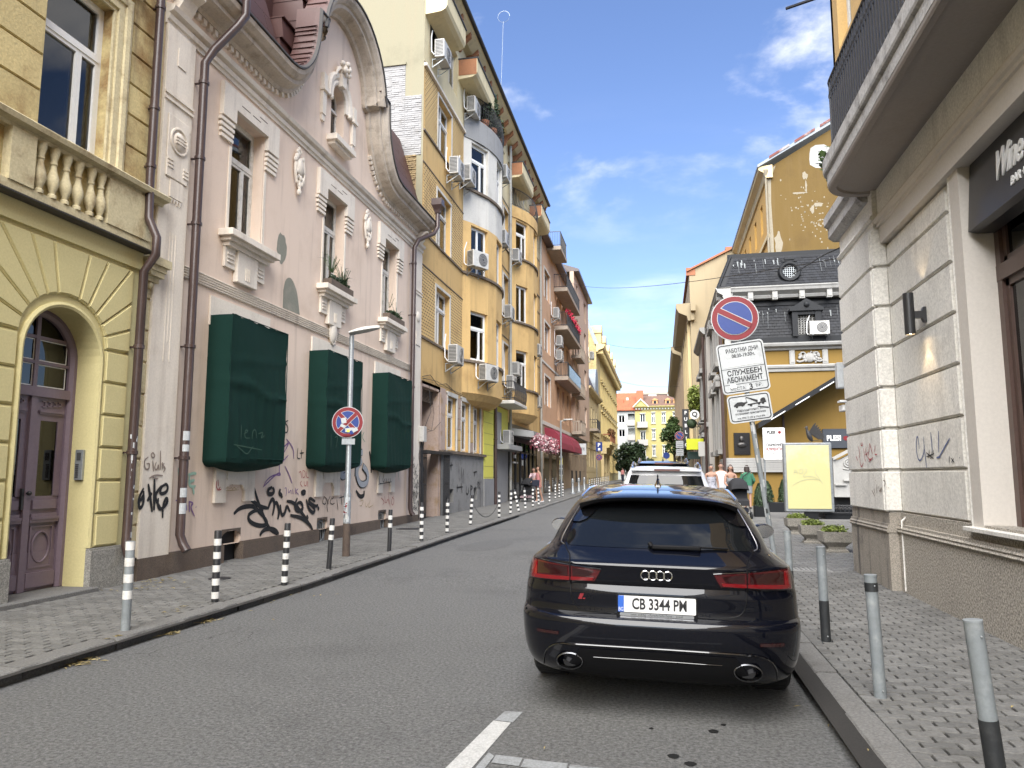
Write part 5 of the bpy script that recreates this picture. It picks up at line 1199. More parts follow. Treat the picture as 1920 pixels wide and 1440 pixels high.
for a, b_, z, _ in hl:
 put_window(oh, OX, ROT_L, a + .65, z, 1.3, 2.4, .2, 'two')
 f = MB(OX); f.box(a - .2, a - .02, 0, .1, z - .2, z + 2.6); f.box(b_ + .02, b_ + .2, 0, .1, z - .2, z + 2.6); f.box(a - .35, b_ + .35, 0, .25, z + 2.6, z + 2.8); f.box(a - .3, b_ + .3, 0, .2, z - .35, z - .2); obj('window_surround', f, M['yellow_far'], oh)
core = MB(); core.box(-20, XL - .9, 92.1, 136, 0, 17); obj('core', core, M['dark'], oh)
M['gable_brick'] = mat('yellow_gable_brick', (.36, .28, .13, 1), .9, c2=(.19, .14, .07, 1), stain=.9, ss=2.2, fine=.3, fs=9, bump=.5, bs=8)
g = MB(FN(92)); g.face([(-20, 0, .6), (XL - .2, 0, .6), (XL - .2, 0, 17.4), (XL - 1.4, 0, 20.6), (XL - 3, 0, 21.6), (-20, 0, 21.6)]); obj('gable_wall', g, M['gable_brick'], oh, fix=False)
b = MB(OX); b.mould([(92, 16.9), (136, 16.9)], [(0, 0), (.2, 0), (.3, .2), (.9, .4), (1.0, .7), (1.0, .9), (0, 1.0)]); obj('cornice', b, M['yellow_far'], oh)
for k in range(36): b = MB(OX); b.box(92.4 + 1.2 * k, 92.75 + 1.2 * k, 0, .8, 16.7, 17.2); obj('modillion', b, M['yellow_far'], oh)
b = MB(OX); b.loft([[(u, .3, 17.9), (u, -1.3, 21.8), (u, -8, 22.4), (u, -8, 17.5)] for u in (92.1, 136)]); obj('mansard_roof', b, M['zinc'], oh)
for k in range(5): b = MB(OX); b.box(96 + 7.5 * k, 98 + 7.5 * k, -1.5, .35, 17.9, 20); b.loft([[(97 + 7.5 * k + 1.15 * math.cos(t), v, 20 + 1.15 * math.sin(t)) for t in [math.pi * i / 8 for i in range(9)]] for v in (.4, -1.5)]); obj('dormer', b, M['yellow_far'], oh)
b = MB(OX); b.box(99, 108, 0, 1.3, 5.6, 6.0); b.box(99, 108, 0, 1.0, 5.2, 5.6); bo = obj('balcony', b, M['yellow_far'], oh)
for k in range(14): b = MB(OX); b.box(99.1 + .68 * k, 99.35 + .68 * k, 1.1, 1.25, 6.0, 6.9); obj('baluster', b, M['terracotta'], bo)
b = MB(OX); b.box(99, 108, 1.05, 1.3, 6.9, 7.05); b.box(99, 99.2, 0, 1.25, 6.9, 7.05); obj('rail', b, M['terracotta'], bo)
obj('plants', bush_mesh((103.5, 1.0, 7.4), 4.4, .5, .6, 900, .16, OX, 9), mat('autumn_leaf', (.20, .10, .04, 1), .8, c2=(.07, .08, .03, 1), stain=.8, ss=2, isl=.4), bo, fix=False)
for u in (98, 103, 108.5): b = MB(OX); b.box(u - .4, u + .4, 0, .7, 4.4, 5.2); b.box(u - .25, u + .25, 0, .35, .7, 4.4); obj('column', b, M['cream_far'], oh)
# ---------------------------------------------------------------- houses closing the street
M['pale_far'] = mat('pale_far_plaster', (.44, .455, .43, 1), .85, c2=(.36, .375, .35, 1), stain=.4, ss=.4)
M['tile_red'] = mat('red_roof_tiles', (.34, .09, .04, 1), .85, c2=(.22, .06, .032, 1), stain=.7, ss=.6, fine=.25, fs=4, bump=.3, bs=5)
M['tile_brown'] = mat('brown_roof_tiles', (.13, .075, .055, 1), .85, c2=(.12, .08, .06, 1), stain=.7, ss=.6, fine=.25, fs=4)
M['lemon_far'] = mat('pale_yellow_plaster', (.42, .36, .14, 1), .85, c2=(.35, .30, .13, 1), stain=.4, ss=.5, streak=.2)
M['grey_far'] = mat('grey_far_plaster', (.42, .40, .37, 1), .85, c2=(.3, .28, .26, 1), stain=.5, ss=.5)
EY = FN(150)
wh = thing('white_house', 'white house with orange tiled roof closing the street', 'house', (-9, 150, .7))
whl = [(a, b, z, z + 1.5) for a, b in ((-15.5, -14.0), (-12.5, -11.2), (-9.4, -8.45), (-8.1, -6.85)) for z in (2.8, 5.9, 9.2, 12.0)]
lg = [(-6.25, -4.95, z, z + 2.3) for z in (2.4, 5.4, 8.6, 11.5)]
w = MB(EY); w.wall(-18, -4.9, .7, 14.4, whl + lg, .3); obj('wall', w, M['pale_far'], wh, fix=False)
for a, b, z, t in whl: put_window(wh, EY, ROT_N, (a + b) / 2, z, b - a, 1.5, .15, 'two', 'white_frame')
for a, b, z, t in lg:
 bx = MB(EY); bx.box(a, b, -.9, -.86, z, t); bo = obj('loggia', bx, M['pale_far'], wh); bx = MB(EY); bx.box(a - .1, b + .05, 0, .4, z - .1, z + .1); bx.box(a - .1, b + .05, .36, .4, z + .1, z + 1.0); obj('balcony', bx, M['grey_far'], wh)
core = MB(); core.box(-18, -4.9, 151, 162, 0, 14); obj('core', core, M['dark'], wh)
b = MB(EY); b.loft([[(x, .5, 14.4 + .0), (x, .5, 14.55), (x, -6.5, 18.6), (x, -12, 14.4)] for x in (-18, -3.6)]); rfo = obj('roof', b, M['tile_red'], wh)
for x, z in ((-7.9, 15.7), (-3.9, 17.5)): b = MB(EY); b.box(x - .7, x + .7, -3.4, -2.2, 15, z + 1.2); obj('chimney', b, M['terracotta'], rfo)
b = MB(EY); b.box(-6.7, -6.2, -4, -3.5, 15.5, 17.4); obj('chimney', b, M['pale_far'], rfo)
ye = thing('pale_yellow_house', 'pale yellow house with small pediment and brown tiled roof closing the street', 'house', (0, 150, .7))
yl = [(a, a + w_, z, z + h_) for a, w_ in ((-1.62, .68), (.35, .76), (2.5, .8), (4.6, .8), (6.7, .8)) for z, h_ in ((1.6, 2.0), (5.4, 2.0), (8.7, 1.9), (11.9, 2.0))] + [(-3.85, -2.85, z, z + 2.3) for z in (4.6, 7.9, 11.4)]
w = MB(EY); w.wall(-4.85, 9, .7, 15.0, yl, .3, .25); obj('wall', w, M['lemon_far'], ye, fix=False)
for a, b, z, t in yl:
 put_window(ye, EY, ROT_N, (a + b) / 2, z, round(b - a, 2), round(t - z, 2), -.1, 'cross' if t - z < 2.2 else 'two', 'white_frame')
 f = MB(EY); f.box(a - .12, b + .12, .25, .4, z - .2, z - .05); f.box(a - .1, b + .1, .25, .38, t + .03, t + .2); obj('window_surround', f, M['pale_far'], ye)
for z in (4.4, 7.7, 11.2): b = MB(EY); b.box(-4.5, -2.4, .25, 1.2, z - .25, z); b.box(-4.5, -2.4, 1.1, 1.2, z, z + .9); b.box(-4.5, -4.4, .25, 1.2, z, z + .9); obj('balcony', b, M['grey_far'], ye)
b = MB(EY); b.mould([(-4.9, 14.7), (9, 14.7)], [(.25, 0), (.5, .05), (.9, .35), (.95, .55), (.25, .6)]); obj('cornice', b, M['lemon_far'], ye)
for k in range(24): b = MB(EY); b.box(-4.7 + .57 * k, -4.45 + .57 * k, .25, .7, 14.55, 14.8); obj('modillion', b, M['pale_far'], ye)
b = MB(EY); b.loft([[(-5.2, v, 15.2), (-2.1, v, 15.2), (-3.65, v, 16.7)] for v in (.1, .7)]); pd = obj('pediment', b, M['lemon_far'], ye)
b = MB(EY); b.mould([(-2.0, 15.1), (-3.65, 16.75), (-5.3, 15.1)], [(.1, 0), (.9, 0), (.95, .2), (.1, .22)]); obj('raking_cornice', b, M['pale_far'], pd)
b = MB(EY); b.loft([[(x, .6, 15.25), (x, -5.5, 18.0), (x, -11, 15.2)] for x in (-3.6, 9)]); rfo = obj('roof', b, M['tile_brown'], ye)
for x in (-.9, 1.6, 3.2): b = MB(EY); b.box(x - .5, x + .5, -2, -.6, 15.5, 16.5); b.loft([[(x - .65, v, 16.5), (x + .65, v, 16.5), (x, v, 16.9)] for v in (-.5, -3)]); do = obj('dormer', b, mat('dormer_orange', (.5, .28, .12, 1), .8), rfo); b = MB(EY); b.box(x - .25, x + .25, -.6, -.57, 15.75, 16.35); obj('pane', b, M['glass_dark'], do)
for x0, x1 in ((-2.2, -.6), (1.6, 2.4)): b = MB(EY); b.box(x0, x1, -7, -5, 15.5, 18.1); obj('chimney', b, M['pale_far'], rfo)
core = MB(); core.box(-4.8, 9, 151, 161, 0, 14.8); obj('core', core, M['dark'], ye)
bk = thing('grey_block', 'long flat roofed grey building showing above the tiled roofs', 'building', (0, 175, 0)); b = MB(); b.box(-9, 12, 175, 190, 0, 20.2); obj('wall', b, M['grey_far'], bk); b = MB(); b.box(-9.5, 12.5, 174.5, 190.5, 20.2, 20.7); obj('roof', b, M['concrete'], bk)
b = MB(); b.box(-18, -6, 172, 180, 0, 18.6); o = obj('dark_roofed_block', b, M['soot']); tag(o, 'dark low block behind the white house at far left', 'building')
ds = MB(); ds.lathe([(.02, 0), (.5, .12), (.8, .35)], (0, 0), 14, False); o = obj('satellite_dish', ds, M['pale_far']); o.location = (2.6, 154, 19.0); o.rotation_euler = (R(75), 0, 0); tag(o, 'small satellite dish on the far brown roof', 'satellite dish')
# ---------------------------------------------------------------- right: pale stone bar building with the balcony
M['lime'] = mat('limestone', (.67, .65, .605, 1), .85, c2=(.55, .53, .495, 1), stain=.8, ss=2.2, streak=.35, fine=.18, fs=32, bump=.12, bs=70, isl=.05, dirt=(.24, .22, .20, 1))
M['lime_smooth'] = mat('painted_stone', (.58, .54, .49, 1), .7, c2=(.50, .465, .42, 1), stain=.5, ss=1, fine=.05)
def granite():
 m = mat('speckled_granite', (.34, .31, .265, 1), .75, c2=(.27, .245, .21, 1), stain=.6, ss=1.2, fine=.75, fs=48, bump=.2, bs=60)
 return m
M['speckle'] = granite()
M['soot_stone'] = mat('soot_streaked_granite', (.29, .26, .22, 1), .8, c2=(.05, .045, .045, 1), stain=.85, ss=1.9, streak=1.0, fine=.45, fs=95, dirt=(.05, .045, .045, 1))
M['tile_mustard'] = mat('mustard_wall_tiles', (.55, .36, .14, 1), .75, c2=(.45, .30, .12, 1), stain=.5, ss=1.2, isl=.08)
M['brown_wood'] = mat('brown_window_wood', (.075, .045, .036, 1), .4, c2=(.055, .035, .03, 1), stain=.5, ss=4)
M['sign_black'] = mat('sign_board', (.022, .022, .025, 1), .35)
M['soffit'] = mat('balcony_plaster', (.30, .27, .25, 1), .85, c2=(.24, .21, .19, 1), stain=.6, ss=1, fine=.05)
M['old_concrete'] = mat('weathered_coping', (.42, .41, .40, 1), .9, c2=(.16, .15, .14, 1), stain=.9, ss=4, streak=.8, fine=.2, bump=.2, dirt=(.14, .13, .125, 1))
sbld = thing('stone_bar_building', 'pale rusticated stone corner building with wine bar sign and balcony', 'building', (3, 8, 0))
RX = FRx(3.0)
ROWS = [1.10 + .55 * i for i in range(7)]                       # 1.10 ... 4.40, top 4.95
b = MB(RX)
b.box(10.72, 12.62, -1.2, .06, 0, 5.6); b.box(8.36, 10.72, -1.2, -.14, 0, 5.6); b.box(8.36, 10.72, -.14, -.0, 5.13, 5.6); obj('wall', b, M['lime'], sbld)
b = MB(RX); b.box(-14, 8.36, -.5, -.1, 0, 1.02); b.box(-14, 8.36, -.42, .0, 5.13, 5.6); obj('wall', b, M['lime'], sbld)
def rblock(poly, v0, v1, T=RX, m='lime', name='stone_block'):
 return stone(sbld, poly, M[m], v0, v1, name, T, True)
for z in ROWS:
 rblock([(10.74, z), (12.60, z), (12.60, z + .55), (10.74, z + .55)], .06, .12)
 rblock([(8.52, z), (10.70, z), (10.70, z + .55), (8.52, z + .55)] if z < 4.3 else [(8.52, z), (10.70, z), (10.70, z + .31), (8.52, z + .31)], -.14, -.08)
 b = MB(); b.box(2.885, 3.08, 10.668, 10.72, z + .02, z + .53, .012); obj('return_block', b, M['lime'], sbld)
 b = MB(); b.box(2.93, 4.2, 12.60, 12.66, z + .02, z + .53, .012); obj('return_block', b, M['lime'], sbld)
b = MB(RX)                                                       # moulded frame round the window recess
b.mould([(8.34, 1.05), (8.34, 4.72)], [(-.3, -.0), (-.06, 0), (-.05, -.03), (-.075, -.05), (-.075, -.09), (-.10, -.10), (-.10, -.17), (-.14, -.18), (-.3, -.18)])
obj('recess_moulding', b, M['lime'], sbld)
b = MB(RX); b.box(8.1, 8.34, -.5, -.055, 1.05, 4.72); obj('jamb', b, M['lime_smooth'], sbld)
b = MB(RX); b.mould([(-14, 4.72), (10.7, 4.72)], [(-.4, .0), (.0, .0), (.0, .22), (.025, .23), (.025, .27), (.05, .29), (.065, .33), (.05, .36), (.02, .37), (.02, .40), (-.1, .42)]); obj('architrave', b, M['lime_smooth'], sbld)
b = MB(RX); b.mould([(10.68, 5.06), (12.66, 5.06)], [(-.1, 0), (.09, 0), (.11, .03), (.09, .07), (-.1, .08)]); obj('architrave', b, M['lime'], sbld)
b = MB(RX); b.box(-14, 10.72, -.4, -.02, .0, .86); b.box(-14, 10.72, -.3, -.06, .95, 1.1)
b.mould([(-14, .84), (10.72, .84)], [(-.2, 0), (-.005, 0), (.01, .02), (-.005, .04), (.005, .06), (-.02, .08), (-.02, .11), (-.2, .12)]); obj('granite_base', b, M['speckle'], sbld)
b = MB(RX); b.box(10.70, 12.66, -.6, .10, .0, .86); b.box(10.70, 12.66, -.3, .08, .95, 1.1); b.mould([(10.69, .84), (12.67, .84)], [(-.2, 0), (.12, 0), (.13, .02), (.115, .04), (.125, .06), (.1, .08), (.1, .11), (-.2, .12)]); obj('pilaster_base', b, M['soot_stone'], sbld)
b = MB(); b.box(3.1, 4.2, 12.6, 12.68, 0, 1.1); obj('flank_base', b, M['soot_stone'], sbld)
cb = MB(); cb.tube([(3.015, 10.52, z) for z in (.12, .3, .6, .9, 1.0)] + [(3.12, 10.52, 1.1)], .012, 5); obj('conduit', cb, M['lime'], sbld)
swn = MB(RX)
def wframe(u0, u1):
 swn.box(u0, u1, -.46, -.36, 1.08, 1.16); swn.box(u0, u1, -.46, -.34, 3.50, 3.66); swn.box(u0, u1, -.46, -.36, 4.6, 4.72)
 for u in (u0, u1 - .1): swn.box(u, u + .1, -.47, -.345, 1.08, 4.72)
 for a, c in ((1.16, 3.5), (3.66, 4.6)):
  swn.box(u0 + .1, u1 - .1, -.44, -.38, a, a + .07); swn.box(u0 + .1, u1 - .1, -.44, -.38, c - .07, c)
  swn.box(u0 + .1, u0 + .17, -.44, -.38, a, c); swn.box(u1 - .17, u1 - .1, -.44, -.38, a, c)
wframe(6.3, 8.1); wframe(4.5, 6.3); wframe(2.7, 4.5); wframe(.9, 2.7)
wo_ = obj('shop_window', swn, M['brown_wood'], sbld)
b = MB(RX); b.box(.9, 8.1, -.415, -.405, 1.1, 4.7); obj('pane', b, M['glass_dark'], wo_)
b = MB(RX); b.box(.9, 8.4, -.36, .03, 1.03, 1.075, .006); obj('window_sill', b, M['lime'], sbld)
b = MB(RX); b.box(-14, .9, -.5, -.1, 1.02, 4.72); obj('wall', b, M['lime'], sbld)
core = MB(); core.box(4.4, 14, -14, 12.55, 0, 13); obj('core', core, M['dark'], sbld)
sg = thing('bar_sign', 'black wine bar sign board with white script over brown shop window', 'sign', (3.2, 7, 4.3))
b = MB(RX); b.loft([[(u, -.34, 4.72), (u, -.16, 4.72), (u, -.10, 4.02), (u, -.18, 4.0), (u, -.34, 4.0)] for u in (.9, 8.06)]); obj('board', b, M['sign_black'], sg)
rr_ = (R(90 - 4.9), 0, R(-90))
text_obj('script_lettering', 'Wine & Dine', .40, M['white'], sg, (3.127, 6.78, 4.42), rr_, .008, sx=.62, shear=.25, bold=.006)
text_obj('small_lettering', 'BAR + DINER', .13, M['white'], sg, (3.107, 6.80, 4.17), rr_, .006, sx=.8)
def bplan(e, x1=3.05):
 y0, y1, x0, r = 5.2 - e, 10.85 + e, 2.33 - e, .42
 far = [(x0 + r - r * math.cos(t), y1 - r + r * math.sin(t)) for t in [math.pi / 2 * i / 8 for i in range(9)]]
 near = [(x0 + r - r * math.cos(t), y0 + r - r * math.sin(t)) for t in [math.pi / 2 * i / 8 for i in range(8, -1, -1)]]
 return [(x1, y0)] + near + far + [(x1, y1)]
b = MB(); b.loft([[(x, y, z) for x, y in bplan(e)] for e, z in ((-.10, 5.50), (-.09, 5.47), (-.02, 5.46), (-.005, 5.485), (-.0, 5.51), (0, 5.67))]); bo = obj('balcony_slab', b, M['soffit'], sbld)
b = MB(); b.loft([[(x, y, z) for x, y in bplan(e)] for e, z in ((.0, 5.675), (.035, 5.69), (.045, 5.72), (.045, 5.88), (.02, 5.90))]); obj('coping', b, M['old_concrete'], bo)
b = MB(); b.loft([[(x, y, z) for x, y in bplan(e)] for e, z in ((.004, 5.52), (.004, 5.665))]); obj('slab_edge', b, M['old_concrete'], bo)
pts = bplan(-.07); pts = pts[1:-1] if False else pts
rl = MB();
for z in (6.0, 6.98): rl.tube([(x, y, z) for x, y in pts], .022, 6)
ro = obj('railing', rl, M['iron'], bo)
poly = [Vector((x, y)) for x, y in pts]; L = 0; ps = []
step = .105
for p, q in zip(poly[:-1], poly[1:]):
 d = (q - p).length
 while L < d: ps.append((p + (q - p) * (L / d), (q - p).normalized())); L += step
 L -= d
bm_ = MB(); bm_.box(-.021, .021, -.010, .010, 6.0, 6.97); bm_.ball((0, 0, 6.8), .04, 8, 6, (1, .5, 1.3)); bm_.ball((0, 0, 6.1), .032, 8, 6, (1, .5, 1.2)); bm_.box(-.045, .045, -.007, .007, 6.72, 6.88)
proto = obj('railing_bar', bm_, M['iron'])
for i, (p, d) in enumerate(ps):
 c = proto if i == 0 else proto.copy()
 if i: COL.objects.link(c)
 c.parent = ro; c.location = Vector((p.x, p.y, 0)) - wloc(ro); c.rotation_euler = (0, 0, math.atan2(d.y, d.x))
wd = obj('weed', bush_mesh((2.4, 10.75, 6.0), .12, .14, .28, 60, .07, None, 3), M['leaf'], fix=False); tag(wd, 'small green weed growing at the far balcony corner', 'weed')
b = MB(RX); b.wall(-14, 12.62, 5.6, 14, [(11.4, 12.2, 8.45, 10.6), (6.6, 8.4, 5.95, 8.6), (2, 3.8, 5.95, 8.6)], .25, .0); obj('upper_wall', b, M['tile_mustard'], sbld, fix=False)
b = MB(); b.box(3.0, 14, 12.5, 12.62, 5.6, 14); obj('flank_wall', b, M['tile_mustard'], sbld)
for r_ in range(12):
 for k in range(3):
  u0 = 10.95 + .56 * k - (.28 if r_ % 2 else 0); u1 = u0 + .55; z0 = 5.95 + .4 * r_
  u0, u1 = max(10.9, u0), min(12.6, u1)
  if u1 - u0 < .1 or (u0 < 12.2 and u1 > 11.4 and z0 + .4 > 8.4 and z0 < 10.6): continue
  b = MB(RX); b.box(u0, u1, 0, .02, z0, z0 + .39, .004); obj('wall_tile', b, M['tile_mustard'], sbld)
put_window(sbld, RX, ROT_R, 11.8, 8.45, .8, 2.15, .18, 'two', 'old_frame')
for u in (7.5, 2.9): put_window(sbld, RX, ROT_R, u, 5.95, 1.8, 2.65, .2, 'cross', 'white_frame')
b = MB(RX); b.loft([[(q, v, z) for v, z in ((-.1, 5.40), (.12, 5.40), (.2, 5.46), (.2, 5.62), (.26, 5.66), (.26, 5.80), (-.1, 5.84))] for q in (10.9, 12.75)]); obj('cornice_block', b, M['old_concrete'], sbld)
lp = thing('wall_lamp', 'black cylindrical wall lamp lit warm below on the stone wall', 'wall lamp', RX(9.35, -.08, 3.45))
u0, v0 = 9.35, .10
b = MB(); x, y, _ = RX(u0, v0, 0); b.lathe([(.048, 3.22), (.058, 3.22), (.058, 3.71), (.05, 3.71)], (x, y), 20, False); b.lathe([(.001, 3.70), (.05, 3.70)], (x, y), 20, False); obj('lamp_body', b, M['black_paint'], lp)
b = MB(); b.lathe([(.001, 3.235), (.049, 3.235)], (x, y), 20, False); obj('lens', b, mat('lamp_glow', (1, .72, .38, 1), emit=6), lp)
b = MB(RX); b.prism([(-.085, 3.36), (-.085, 3.54), (-.05, 3.54), (-.03, 3.49), (v0 - .05, 3.49), (v0 - .05, 3.41), (-.03, 3.41), (-.05, 3.36)], u0 - .03, u0 + .03, 0); obj('lamp_arm', b, M['black_paint'], lp)
for zz, rot, e in ((3.2, (0, 0, 0), 1.1), (3.73, (R(180), 0, 0), .45)):
 ld = bpy.data.lights.new('lamp_light', 'SPOT'); ld.energy = e; ld.color = (1, .74, .42); ld.spot_size = R(80); ld.shadow_soft_size = .03; lo = bpy.data.objects.new('lamp_light', ld); COL.objects.link(lo); lo.parent = lp; lo.location = Vector((x + .03, y, zz)) - wloc(lp); lo.rotation_euler = rot
cm = MB(); cm.box(2.86, 2.98, 12.9, 13.06, 3.0, 3.42, .008); o = obj('alarm_box', cm, M['sign_white']); tag(o, 'white alarm box on far edge of the stone building', 'alarm box')
cm = MB(); cm.box(2.90, 2.97, 12.85, 13.1, 2.62, 2.72, .008); cm.box(2.86, 3.0, 12.8, 13.0, 2.76, 2.79); cm.tube([(2.93, 12.95, 2.7), (3.05, 12.7, 2.75)], .015, 5); o = obj('security_camera', cm, M['white']); tag(o, 'small white security camera under the alarm box', 'security camera')
wc = MB(); wc.tube([(3, 12.68, 5.3), (2.75, 12.9, 5.24), (2.3, 13.2, 5.02)], .012, 5); o = obj('wire_stub', wc, M['cable']); tag(o, 'short wire poking out below the balcony corner', 'wire')
ob = thing('house_behind', 'plain plastered house standing behind the viewer', 'house', (-7.4, -30, 0)); b = MB(FL); b.wall(-60, -14, 0, 11, [(a, a + 1.2, z, z + 2) for a in range(-58, -16, 4) for z in (2, 5.5, 8.5)], .3); obj('wall', b, M['cream_wall'], ob, fix=False); b = MB(); b.box(-16, XL - .31, -60, -14, 0, 10.9); obj('core', b, M['dark'], ob)
ob = thing('house_behind', 'plain brownish house standing behind the viewer, kerb side', 'house', (3.2, -30, 0)); b = MB(FRx(3.2)); b.wall(-60, -14, 0, 12, [(a, a + 1.4, z, z + 2.2) for a in range(-58, -16, 4) for z in (2, 5.5, 9)], .3); obj('wall', b, M['lime'], ob, fix=False); b = MB(); b.box(3.52, 14, -60, -14, 0, 11.9); obj('core', b, M['dark'], ob)
# ---------------------------------------------------------------- right: mustard house with the black mansard roof
M['ochre'] = mat('ochre_plaster', (.20, .12, .022, 1), .85, c2=(.165, .098, .018, 1), stain=.5, ss=.6, streak=.2, fine=.05, dirt=(.25, .15, .05, 1))
M['grey_white'] = mat('grey_white_stucco', (.32, .315, .30, 1), .8, c2=(.22, .215, .205, 1), stain=.5, ss=2, streak=.3, fine=.06)
M['slate'] = mat('black_slate', (.012, .013, .016, 1), .6, spec=.25, c2=(.02, .021, .024, 1), stain=.5, ss=3, streak=.0, isl=.35)
M['slate_edge'] = mat('black_sheet_metal', (.012, .013, .015, 1), .55, spec=.25)
M['lime_run'] = mat('pale_bird_lime', (.17, .18, .18, 1), .9, fine=.2)
py = thing('mansard_house', 'ochre house with black slate mansard roof and white stucco trim', 'house', (6, 33, .3))
PN = FN(33.0); PX0 = 2.82
SX = FRx(PX0)
b = MB(PN); b.wall(PX0, 14, .2, 7.2); obj('wall', b, M['ochre'], py, fix=False)
b = MB(SX); b.wall(33, 41.5, .2, 9.3, [(35.4, 36.7, 2.9, 5.4), (35.4, 36.7, 6.9, 8.7), (38.6, 39.9, 2.9, 5.4), (38.6, 39.9, 6.9, 8.7)], .3); obj('street_wall', b, M['ochre'], py, fix=False)
for u in (36.05, 39.25):
 for z, h in ((2.9, 2.5), (6.9, 1.8)):
  put_window(py, SX, ROT_R, u, z, 1.3, h, .2, 'cross', 'old_frame')
  f = MB(SX); f.box(u - .95, u - .66, 0, .14, z - .3, z + h + .2); f.box(u + .66, u + .95, 0, .14, z - .3, z + h + .2); f.box(u - 1.1, u + 1.1, 0, .3, z + h + .2, z + h + .45); f.box(u - 1.05, u + 1.05, 0, .28, z - .35, z - .15)
  for k in range(7): f.ball((u - .8 + .27 * k, .15, z + h + .6 + .1 * (k % 2)), .14, 7, 5)
  obj('window_surround', f, M['grey_white'], py)
core = MB(); core.box(PX0 + .35, 14, 33.4, 41.5, 0, 9.2); obj('core', core, M['dark'], py)
b = MB(PN); b.mould([(2.75, 5.95), (14, 5.95)], [(0, 0), (.06, 0), (.08, .08), (.05, .1), (.12, .16), (.14, .24), (.1, .28), (0, .3)]); b.mould([(2.75, 6.85), (14, 6.85)], [(0, 0), (.1, .02), (.14, .1), (.3, .16), (.34, .26), (.34, .3), (0, .34)]); obj('cornice', b, M['grey_white'], py)
for x in (3.0, 4.3, 5.55, 6.87, 8.2): b = MB(PN); b.box(x - .11, x + .11, 0, .09, 6.25, 6.85, .01); b.box(x - .06, x + .06, .09, .11, 6.32, 6.78); obj('frieze_block', b, M['grey_white'], py)
for cx in (6.25, 9.2):
 b = MB(PN); r4 = random.Random(8); b.ball((cx, .05, 6.52), .2, 12, 8, (1, .4, 1.05))
 for k in range(30): a = r4.uniform(0, 6.28); q = r4.uniform(.2, .5); b.ball((cx + q * math.cos(a), .05, 6.52 + .5 * q * math.sin(a)), r4.uniform(.04, .08), 6, 4)
 for s in (-1, 1): b.tube([(cx + s * (.2 + .18 * math.cos(t) + .04 * t), .06, 6.55 + .2 * math.sin(t)) for t in [k * .6 for k in range(10)]], .04, 6)
 obj('frieze_cartouche', b, M['grey_white'], py)
def slates(x0, x1, z0, z1, v0, v1, name, seed, cut=lambda x, z: False, xs0=None, xs1=None):
 r5 = random.Random(seed); m = MB(PN); rows = int((z1 - z0) / .125); w_ = .19
 for r_ in range(rows):
  t0, t1 = r_ / rows, (r_ + 1.35) / rows; za, zb = z0 + (z1 - z0) * t0, z0 + (z1 - z0) * min(1, t1); va, vb = v0 + (v1 - v0) * t0, v0 + (v1 - v0) * min(1, t1)
  xa = x0 + (xs0 - x0) * t0 if xs0 is not None else x0
  x = xa - (w_ / 2 if r_ % 2 else 0)
  while x < x1:
   a, c = max(x, xa) + .006, min(x + w_, x1) - .006
   if c - a > .03 and not cut((a + c) / 2, za + .06):
    j = r5.uniform(.012, .024); m.face([(a, va + j + .012, za), (c, va + j + .012, za), (c, vb + .004, zb), (a, vb + .004, zb)]); m.face([(a, va + j + .012, za), (c, va + j + .012, za), (c, va, za - .001), (a, va, za - .001)])
   x += w_
 o = obj(name, m, M['slate'], py, fix=False); o['kind'] = 'stuff'; return o
b = MB(PN); b.loft([[(x, .06, 7.18), (x, -.36, 9.15), (x, -.7, 9.15), (x, -.5, 7.18)] for x in (3.1, 14)]); obj('clad_storey', b, M['slate_edge'], py)
slates(3.1, 9.5, 7.42, 8.85, .02, -.28, 'slates', 1, lambda x, z: 5.62 < x < 6.75 and z < 8.8)
b = MB(PN); b.box(3.08, 14, -.2, .12, 7.17, 7.42); b.loft([[(x, -.3, 8.85), (x, -.26, 8.88), (x, -.26, 9.0), (x, -.32, 9.14), (x, -.5, 9.14)] for x in (3.1, 14)]); obj('roof_edge', b, M['slate_edge'], py)
b = MB(PN); b.box(PX0, 3.1, -.6, .05, 7.15, 9.2); obj('corner_pier', b, M['grey_white'], py)
b = MB(PN); b.mould([(2.55, 9.16), (14, 9.16)], [(-.4, 0), (.0, 0), (.05, .1), (.02, .14), (.25, .28), (.28, .38), (.32, .44), (.32, .48), (-.4, .5)]); obj('cornice', b, M['grey_white'], py)
for x in (3.1, 3.95, 4.95, 6.05, 7.15, 8.2): b = MB(PN); b.box(x - .11, x + .11, 0, .2, 9.05, 9.42, .01); b.box(x - .07, x + .07, .2, .23, 9.12, 9.3); obj('cornice_bracket', b, M['grey_white'], py)
b = MB(SX); b.mould([(33 - .32, 9.16), (41.5, 9.16)], [(-.3, 0), (.0, 0), (.05, .1), (.02, .14), (.25, .28), (.28, .38), (.32, .44), (.32, .48), (-.3, .5)]); b.mould([(33, 5.95), (41.5, 5.95)], [(0, 0), (.1, .1), (.14, .24), (0, .3)]); obj('street_cornice', b, M['grey_white'], py)
b = MB(); b.loft([[(2.5, 32.85, 9.62), (14, 32.85, 9.62), (14, 41.5, 9.62), (2.5, 41.5, 9.62)], [(3.2, 33.9, 11.35), (14, 33.9, 11.35), (14, 40.5, 11.35), (3.2, 40.5, 11.35)]]); obj('upper_mansard', b, M['slate_edge'], py)
slates(2.95, 9.5, 9.75, 11.2, .07, -.80, 'slates', 2, lambda x, z: (x - 5.62) ** 2 / .5 ** 2 + (z - 10.3) ** 2 / .5 ** 2 < 1, 3.45)
